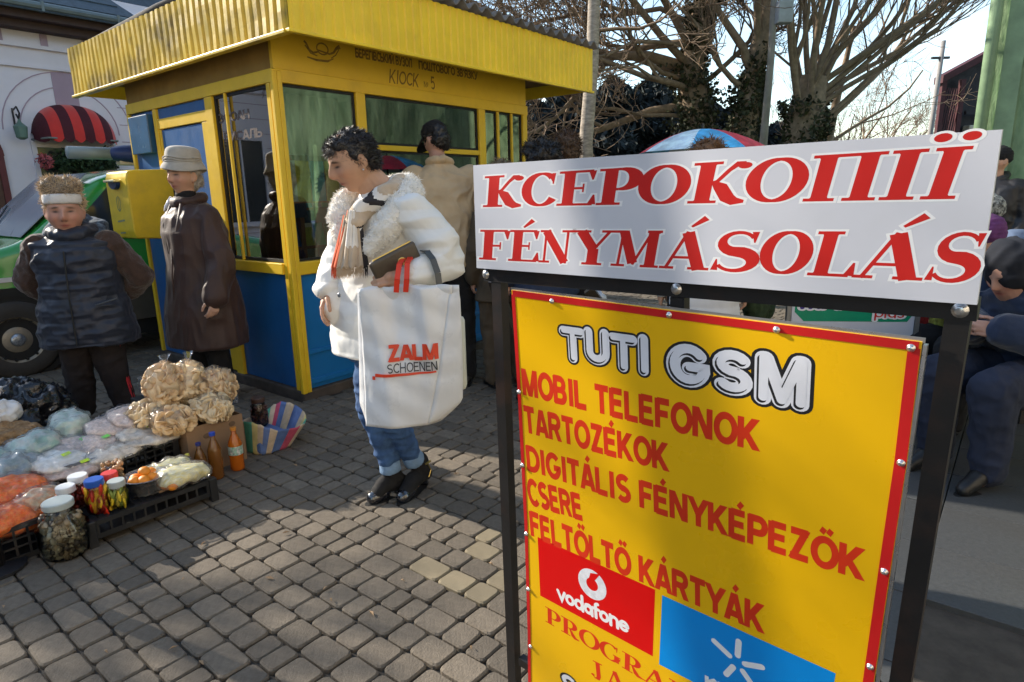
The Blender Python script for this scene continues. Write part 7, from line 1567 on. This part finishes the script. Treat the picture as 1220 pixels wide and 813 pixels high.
mtext('plus', .49, .66, .665, .055, M_wout, .0035, weight=.2, expand=.12, rnd=True); mtext('plus', .49, .66, .665, .055, M_lred, .0045, weight=.12, rnd=True)
mb = MB(); mb.add([(.07, -.001, .585), (.30, -.001, .575), (.32, -.001, .605), (.07, -.001, .612)], [(0, 1, 2, 3)]); mb.build('violet_band', mat('board violet', (.06, .03, .25), .4), mk)
for x in (0.012, .735): mb = MB(); mb.box((x-.012, -.008, 0), (x+.012, .018, .90)); mb.build('post', mat('grey tube', (.25, .25, .24), .4, metal=.5), mk)
# stall by the seated traders
sl = thing('goods_table', 'low table with cloth and small packets beside the market board', 'table', (2.50, 3.75, 0), R(-5))
mb = MB(); mb.box((-.15, -.2, .50), (.55, .35, .54), .006); mb.build('table_top', M_orange, sl)
for x, y in ((-.12, -.17), (.52, -.17), (.52, .32), (-.12, .32)): mb = MB(); mb.box((x-.02, y-.02, 0), (x+.02, y+.02, .499)); mb.build('leg', M_frame, sl)
g = random.Random(9)
pk = ['red packet', 'yellow green packet', 'orange packet', 'dark red packet', 'pale green leaf bundle', 'white packet']
for i, c in enumerate(((.5, .03, .03), (.5, .55, .12), (.75, .35, .04), (.3, .02, .03), (.35, .5, .2), (.7, .7, .65))):
    mb = MB(); mb.box((-.045, -.03, 0), (.045, .03, g.uniform(.09, .16)), .01); o = mb.build('packet', mat('packet %d' % i, c, .4, .4, 25, col2=tuple(v*.5 for v in c)), None, loc=(2.42+.085*i, 3.68+g.uniform(-.05, .1), .54), rot=(0, 0, g.uniform(-.5, .5))); tag(o, pk[i]+' standing on the low table by the market board', 'packet')
# green rucksack and light coloured shoe bag under the board
soft_bag('rucksack', 'dark green rucksack hanging at the side of the pale coat', 'bag', Vector((1.48, 3.75, .62)), (.24, .16, .34), mat('dark green cloth', (.03, .05, .02), .9, .3, 8), 0, 90, .02)
soft_bag('carrier_bag', 'white carrier bag beyond the yellow board', 'bag', Vector((.60, 4.4, .62)), (.16, .10, .10), mat('white carrier film', (.70, .70, .70), .35), 0, 91, .02)
ts = thing('bag_stand', 'dark box the white carrier bag lies on', 'box', (.60, 4.4, 0)); mb = MB(); mb.box((-.2, -.15, 0), (.3, .15, .62), .01); mb.build('box', M_crate, ts)
# stools
def stool(label, p, c=(.12, .02, .015)):
    t = thing('stool', label, 'stool', p, .3); m_ = mat('stool wood %.2f' % c[0], c, .6); mb = MB(); mb.box((-.17, -.15, .37), (.17, .15, .41), .008); mb.build('seat', m_, t)
    for x, y in ((-.14, -.12), (.14, -.12), (.14, .12), (-.14, .12)): mb = MB(); mb.bar((x*1.1, y*1.1, 0), (x*.9, y*.9, .37), .03); mb.build('leg', m_, t)
stool('dark red wooden stool under the person in the navy jacket', (2.66, 2.99, 0)); stool('brown wooden stool under the person in the purple hat', (2.90, 3.60, 0), (.10, .05, .03)); stool('grey stool under the woman with the headscarf', (3.40, 4.28, 0), (.1, .1, .1))
# ---------------------------------------------------------------- sign stand in the foreground
SS = .79
SAv = Vector((.736, -.677, 0)).normalized(); SBv = Vector((-.047, -.051, .998)); SBv = (SBv - SAv*SBv.dot(SAv)).normalized(); SNv = SBv.cross(SAv) * -1
if SNv.dot(Vector((0, 0, 1.4))-Vector((-.066, 1.679, 1.46))) < 0: SNv = -SNv
SO = Vector((0, 0, 1.4)) + (Vector((-.083, 1.753, 1.479)) - Vector((0, 0, 1.4)))*SS
stand = thing('sign_stand', 'black steel sign stand with white top board above a yellow price-style board', 'sign', (SO.x, SO.y, 0))
frm = Matrix((SAv, SBv, SNv)).transposed().to_4x4(); frm.translation = SO - Vector((SO.x, SO.y, 0))
def SG(name, mb, mt, parent=None, smooth=False):
    me = mesh(name, mb.V, mb.F, smooth); me.transform(Matrix.Scale(SS, 4)); me.transform(frm)
    bm = bmesh.new(); bm.from_mesh(me)
    if name not in ('lettering', 'logo', 'outline'): bmesh.ops.recalc_face_normals(bm, faces=bm.faces[:])
    bm.to_mesh(me); bm.free(); return link(name, me, mt, parent or stand)
M_yface = mat('yellow sign face', (.84, .47, .002), .30, .05, 2, .04, 20, spec=.5)
M_lor = mat('letter orange red', (.66, .035, .008), .4, .1, 10)
M_alu = mat('aluminium edge', (.75, .75, .76), .28, metal=.95, bump=.3, bscale=40)
M_vred = mat('logo red', (.68, .002, .002), .35, .03, 5)
M_kblue = mat('logo blue', (.0, .26, .72), .35, .03, 5)
# frame bars (plane coordinates u right, v up, w towards the camera)
mb = MB(); mb.bar((.034, -.286, -.020), (-.045, -1.84, -.020), .036, .03, (0, 0, 1)); SG('post', mb, M_frame)
mb = MB(); mb.bar((1.096, -.268, -.020), (1.058, -1.84, -.020), .036, .03, (0, 0, 1)); SG('post', mb, M_frame)
mb = MB(); mb.bar((-.012, -.298, -.018), (1.121, -.2805, -.018), .036, .030, (0, 0, 1)); SG('top_rail', mb, M_frame)
mb = MB(); mb.bar((.584, -.309, -.0185), (.584, -.352, -.0185), .034, .026, (0, 0, 1)); SG('hanger', mb, M_frame)
mb = MB(); mb.bar((.0, -1.62, -.020), (1.045, -1.62, -.020), .03, .026, (0, 0, 1)); SG('bottom_rail', mb, M_frame)
for u0, u1 in ((-.04, -.10), (1.06, 1.10)):
    mb = MB(); mb.bar((u0*.3, -.32, -.045), (u1, -1.80, -.62), .03, .026, (0, 1, 0)); SG('rear_leg', mb, M_frame)
# white board
poly = [(0, 0), (1.123, 0), (1.121, -.267), (.90, -.269), (-.020, -.276), (-.010, -.14)]
def plate(name, poly, w0, w1, mt, parent=None):
    n = len(poly); mb = MB(); mb.add([(x, y, w0) for x, y in poly]+[(x, y, w1) for x, y in poly], [tuple(range(n)), tuple(range(2*n-1, n-1, -1))]+[(i, n+i, n+(i+1) % n, (i+1) % n) for i in range(n)])
    return SG(name, mb, mt, parent)
wb = plate('white_board', poly, .002, .014, M_white)
def strip(name, P, w_, h0, mt, parent=None):
    mb = MB()
    for a, b in zip(P[:-1], P[1:]): mb.bar((*a, h0), (*b, h0), w_, .0012, (0, 0, 1))
    return SG(name, mb, mt, parent)
def lines(txt, font, p0, p1, size, mt, parent, z, outline=None, **k):
    if outline:
        for (e, om, zz) in outline: SG('outline', text_mb(txt, font, size, p0=p0, p1=p1, z=z+zz, expand=e, dz=3e-6, **k), om, parent)
    return SG('lettering', text_mb(txt, font, size, p0=p0, p1=p1, z=z, dz=4e-6, **k), mt, parent)
ol = [(.045, M_wout, -.00012)]
lines('КСЕРОКОПІЇ', SERIF, (.019, -.109), (1.083, -.100), .079, M_lred, wb, .01425, ol, slant=.22, starts=[.019, .160, .271, .384, .498, .612, .734, .840, .962, 1.022, 1.090])
lines('FÉNYMÁSOLÁS', SERIF, (-.012, -.251), (1.129, -.232), .081, M_lred, wb, .01425, ol, slant=.22, starts=[-.012, .099, .205, .310, .425, .550, .662, .766, .856, .935, 1.040, 1.115])
# yellow board: slightly warped rectangle
LB = [(.103, -.329), (.101, -.60), (.090, -1.05), (.070, -1.45), (.045, -1.80)]; RB = [(1.052, -.340), (1.050, -.57), (1.043, -.80), (1.035, -1.10), (1.030, -1.80)]
yp = LB + RB[::-1]
yb = plate('yellow_board', yp, .004, .010, M_yface)
e = .0085
strip('red_border', [(LB[0][0]+.004, LB[0][1]-e), (.574, -.336-e), (RB[0][0]-.004, RB[0][1]-e)], .017, .0107, M_red, yb)
strip('red_border', [(x+.006, y-(.012 if i == 0 else 0)) for i, (x, y) in enumerate(LB)], .012, .0108, M_red, yb)
strip('red_border', [(x-.0105, y-(.012 if i == 0 else 0)) for i, (x, y) in enumerate(RB)], .019, .0109, M_red, yb)
strip('edge_channel', [(.098, -.327), (.574, -.333), (1.056, -.338)], .010, .006, M_alu, yb)
mb = MB(); mb.bar((1.057, -.345, .004), (1.040, -1.10, .004), .006, .012, (0, 0, 1)); mb.bar((1.040, -1.10, .004), (1.034, -1.8, .004), .006, .012, (0, 0, 1)); SG('edge_channel', mb, M_alu, yb)
def bolt(u, v, w, r=.0075, par=None):
    mb = MB(); mb.lathe([(r*1.35, 0), (r*1.35, .0015), (r, .002), (r*.95, .0045), (r*.6, .0062), (.0005, .0066)], (u, v, w), 14)
    mb2 = MB(); mb2.box((u-r*.45, v-r*.45, w+.0062), (u+r*.45, v+r*.45, w+.0068)); b = SG('bolt', mb, M_bolt, par or stand, True)
for u, v in ((.243, -.346), (.574, -.345), (.808, -.349), (1.037, -.352)): bolt(u, v, .0118, .0053, yb)
for u, v in ((1.041, -.570), (1.033, -.803), (1.026, -1.031), (.107, -.62), (.100, -.85), (.096, -1.08), (.088, -1.28), (.079, -1.50)): bolt(u, v, .0118, .0053, yb)
for u, v in ((-.002, -.296), (.584, -.289), (1.098, -.282)): bolt(u, v, -.003, .0095)
z = .01012
M_bk = mat('black outline', (.015, .015, .018), .4)
M_lw = mat('bubble letter white', (.74, .75, .80), .35)
for t, p0, p1, s in (('TUTI', (.274, -.490), (.520, -.487), .076), ('GSM', (.575, -.500), (.872, -.496), .086)):
    for nm, mt_, ex, wt, (dx, dy), zz in (('outline', M_bk, .125, .23, (0, 0), 0), ('lettering', M_lw, .055, .23, (0, 0), .0001), ('outline', M_bk, .0, .20, (-.0022, -.0025), .0002), ('lettering', M_lw, 0, .185, (.0012, .0018), .0003)):
        SG(nm, text_mb(t, SANS, s, p0=(p0[0]+dx, p0[1]+dy), p1=(p1[0]+dx, p1[1]+dy), z=z+zz, weight=wt, expand=ex, rnd=True, track=.17, dz=3e-6), mt_, yb)
kw = dict(weight=.235, track=.05, taper=.90)
for t, a, b, s in (('MOBIL TELEFONOK', (.121, -.627), (.784, -.619), .079), ('TARTOZÉKOK', (.119, -.741), (.573, -.730), .081), ('DIGITÁLIS FÉNYKÉPEZŐK', (.118, -.861), (1.000, -.841), .079),
                   ('CSERE', (.116, -.974), (.313, -.957), .086), ('FELTŐLTŐ KÁRTYÁK', (.114, -1.080), (.812, -1.066), .084)):
    lines(t, SANS, a, b, s, M_lor, yb, z, **kw)
lines('PROGRAMOK', SERIF, (.146, -1.370), (.80, -1.400), .058, M_lor, yb, z, wscale=.85)
lines('J', SERIF, (.318, -1.478), (.365, -1.475), .062, M_lor, yb, z, wscale=.85); lines('A', SERIF, (.368, -1.475), (.44, -1.470), .062, M_lor, yb, z, wscale=.85)
def quad(name, P, zz, mt, par): mb = MB(); mb.add([(x, y, zz) for x, y in P], [tuple(range(len(P)))]); return SG(name, mb, mt, par)
vq = quad('logo', [(.134, -1.283), (.524, -1.290), (.533, -1.077), (.139, -1.075)], z, M_vred, yb)
kq = quad('logo', [(.543, -1.305), (.955, -1.300), (.964, -1.086), (.553, -1.084)], z, M_kblue, yb)
M_silver = mat('silver print', (.72, .72, .76), .3, .15, 60)
mb = MB(); cx_, cy_ = .333, -1.152
stroke_poly(mb, arc(cx_, cy_, .034, .034, 0, 360, 30), [.028]*31, 0, z+.00012, False, lambda x, y: (x, y)); SG('logo', mb, M_silver, yb)
mb = MB(); stroke_poly(mb, [(cx_-.004, cy_+.014), (cx_+.004, cy_+.028), (cx_+.022, cy_+.040)], [.014, .022, .006], 0, z+.0002, True, lambda x, y: (x, y)); SG('logo', mb, M_vred, yb)
lines('vodafone', SANS, (.205, -1.262), (.452, -1.255), .050, M_wout, yb, z+.00012, weight=.20, rnd=True)
mb = MB(); c = (.752, -1.180)
for ang, r0, r1 in ((88, .022, .062), (20, .020, .062), (-48, .022, .066), (-118, .020, .055), (152, .022, .066)):
    a = R(ang); stroke_poly(mb, [(c[0]+r0*math.cos(a), c[1]+r0*math.sin(a)), (c[0]+r1*math.cos(a), c[1]+r1*math.sin(a))], [.015, .015], 0, z+.00012, True, lambda x, y: (x, y))
SG('logo', mb, M_wout, yb)
lines('київ', SANS, (.672, -1.290), (.79, -1.286), .042, M_wout, yb, z+.00012, weight=.17)
mb = MB()
for x in (.732, .744): stroke_poly(mb, [(x, -1.254), (x+.0001, -1.254)], [.007, .007], 0, z+.00016, False, lambda x, y: (x, y))
SG('logo', mb, M_yface, yb)
lines('S', SANS, (.20, -1.60), (.26, -1.60), .07, M_lw, yb, z+.0001, [(.09, M_bk, -.00006)], weight=.2)
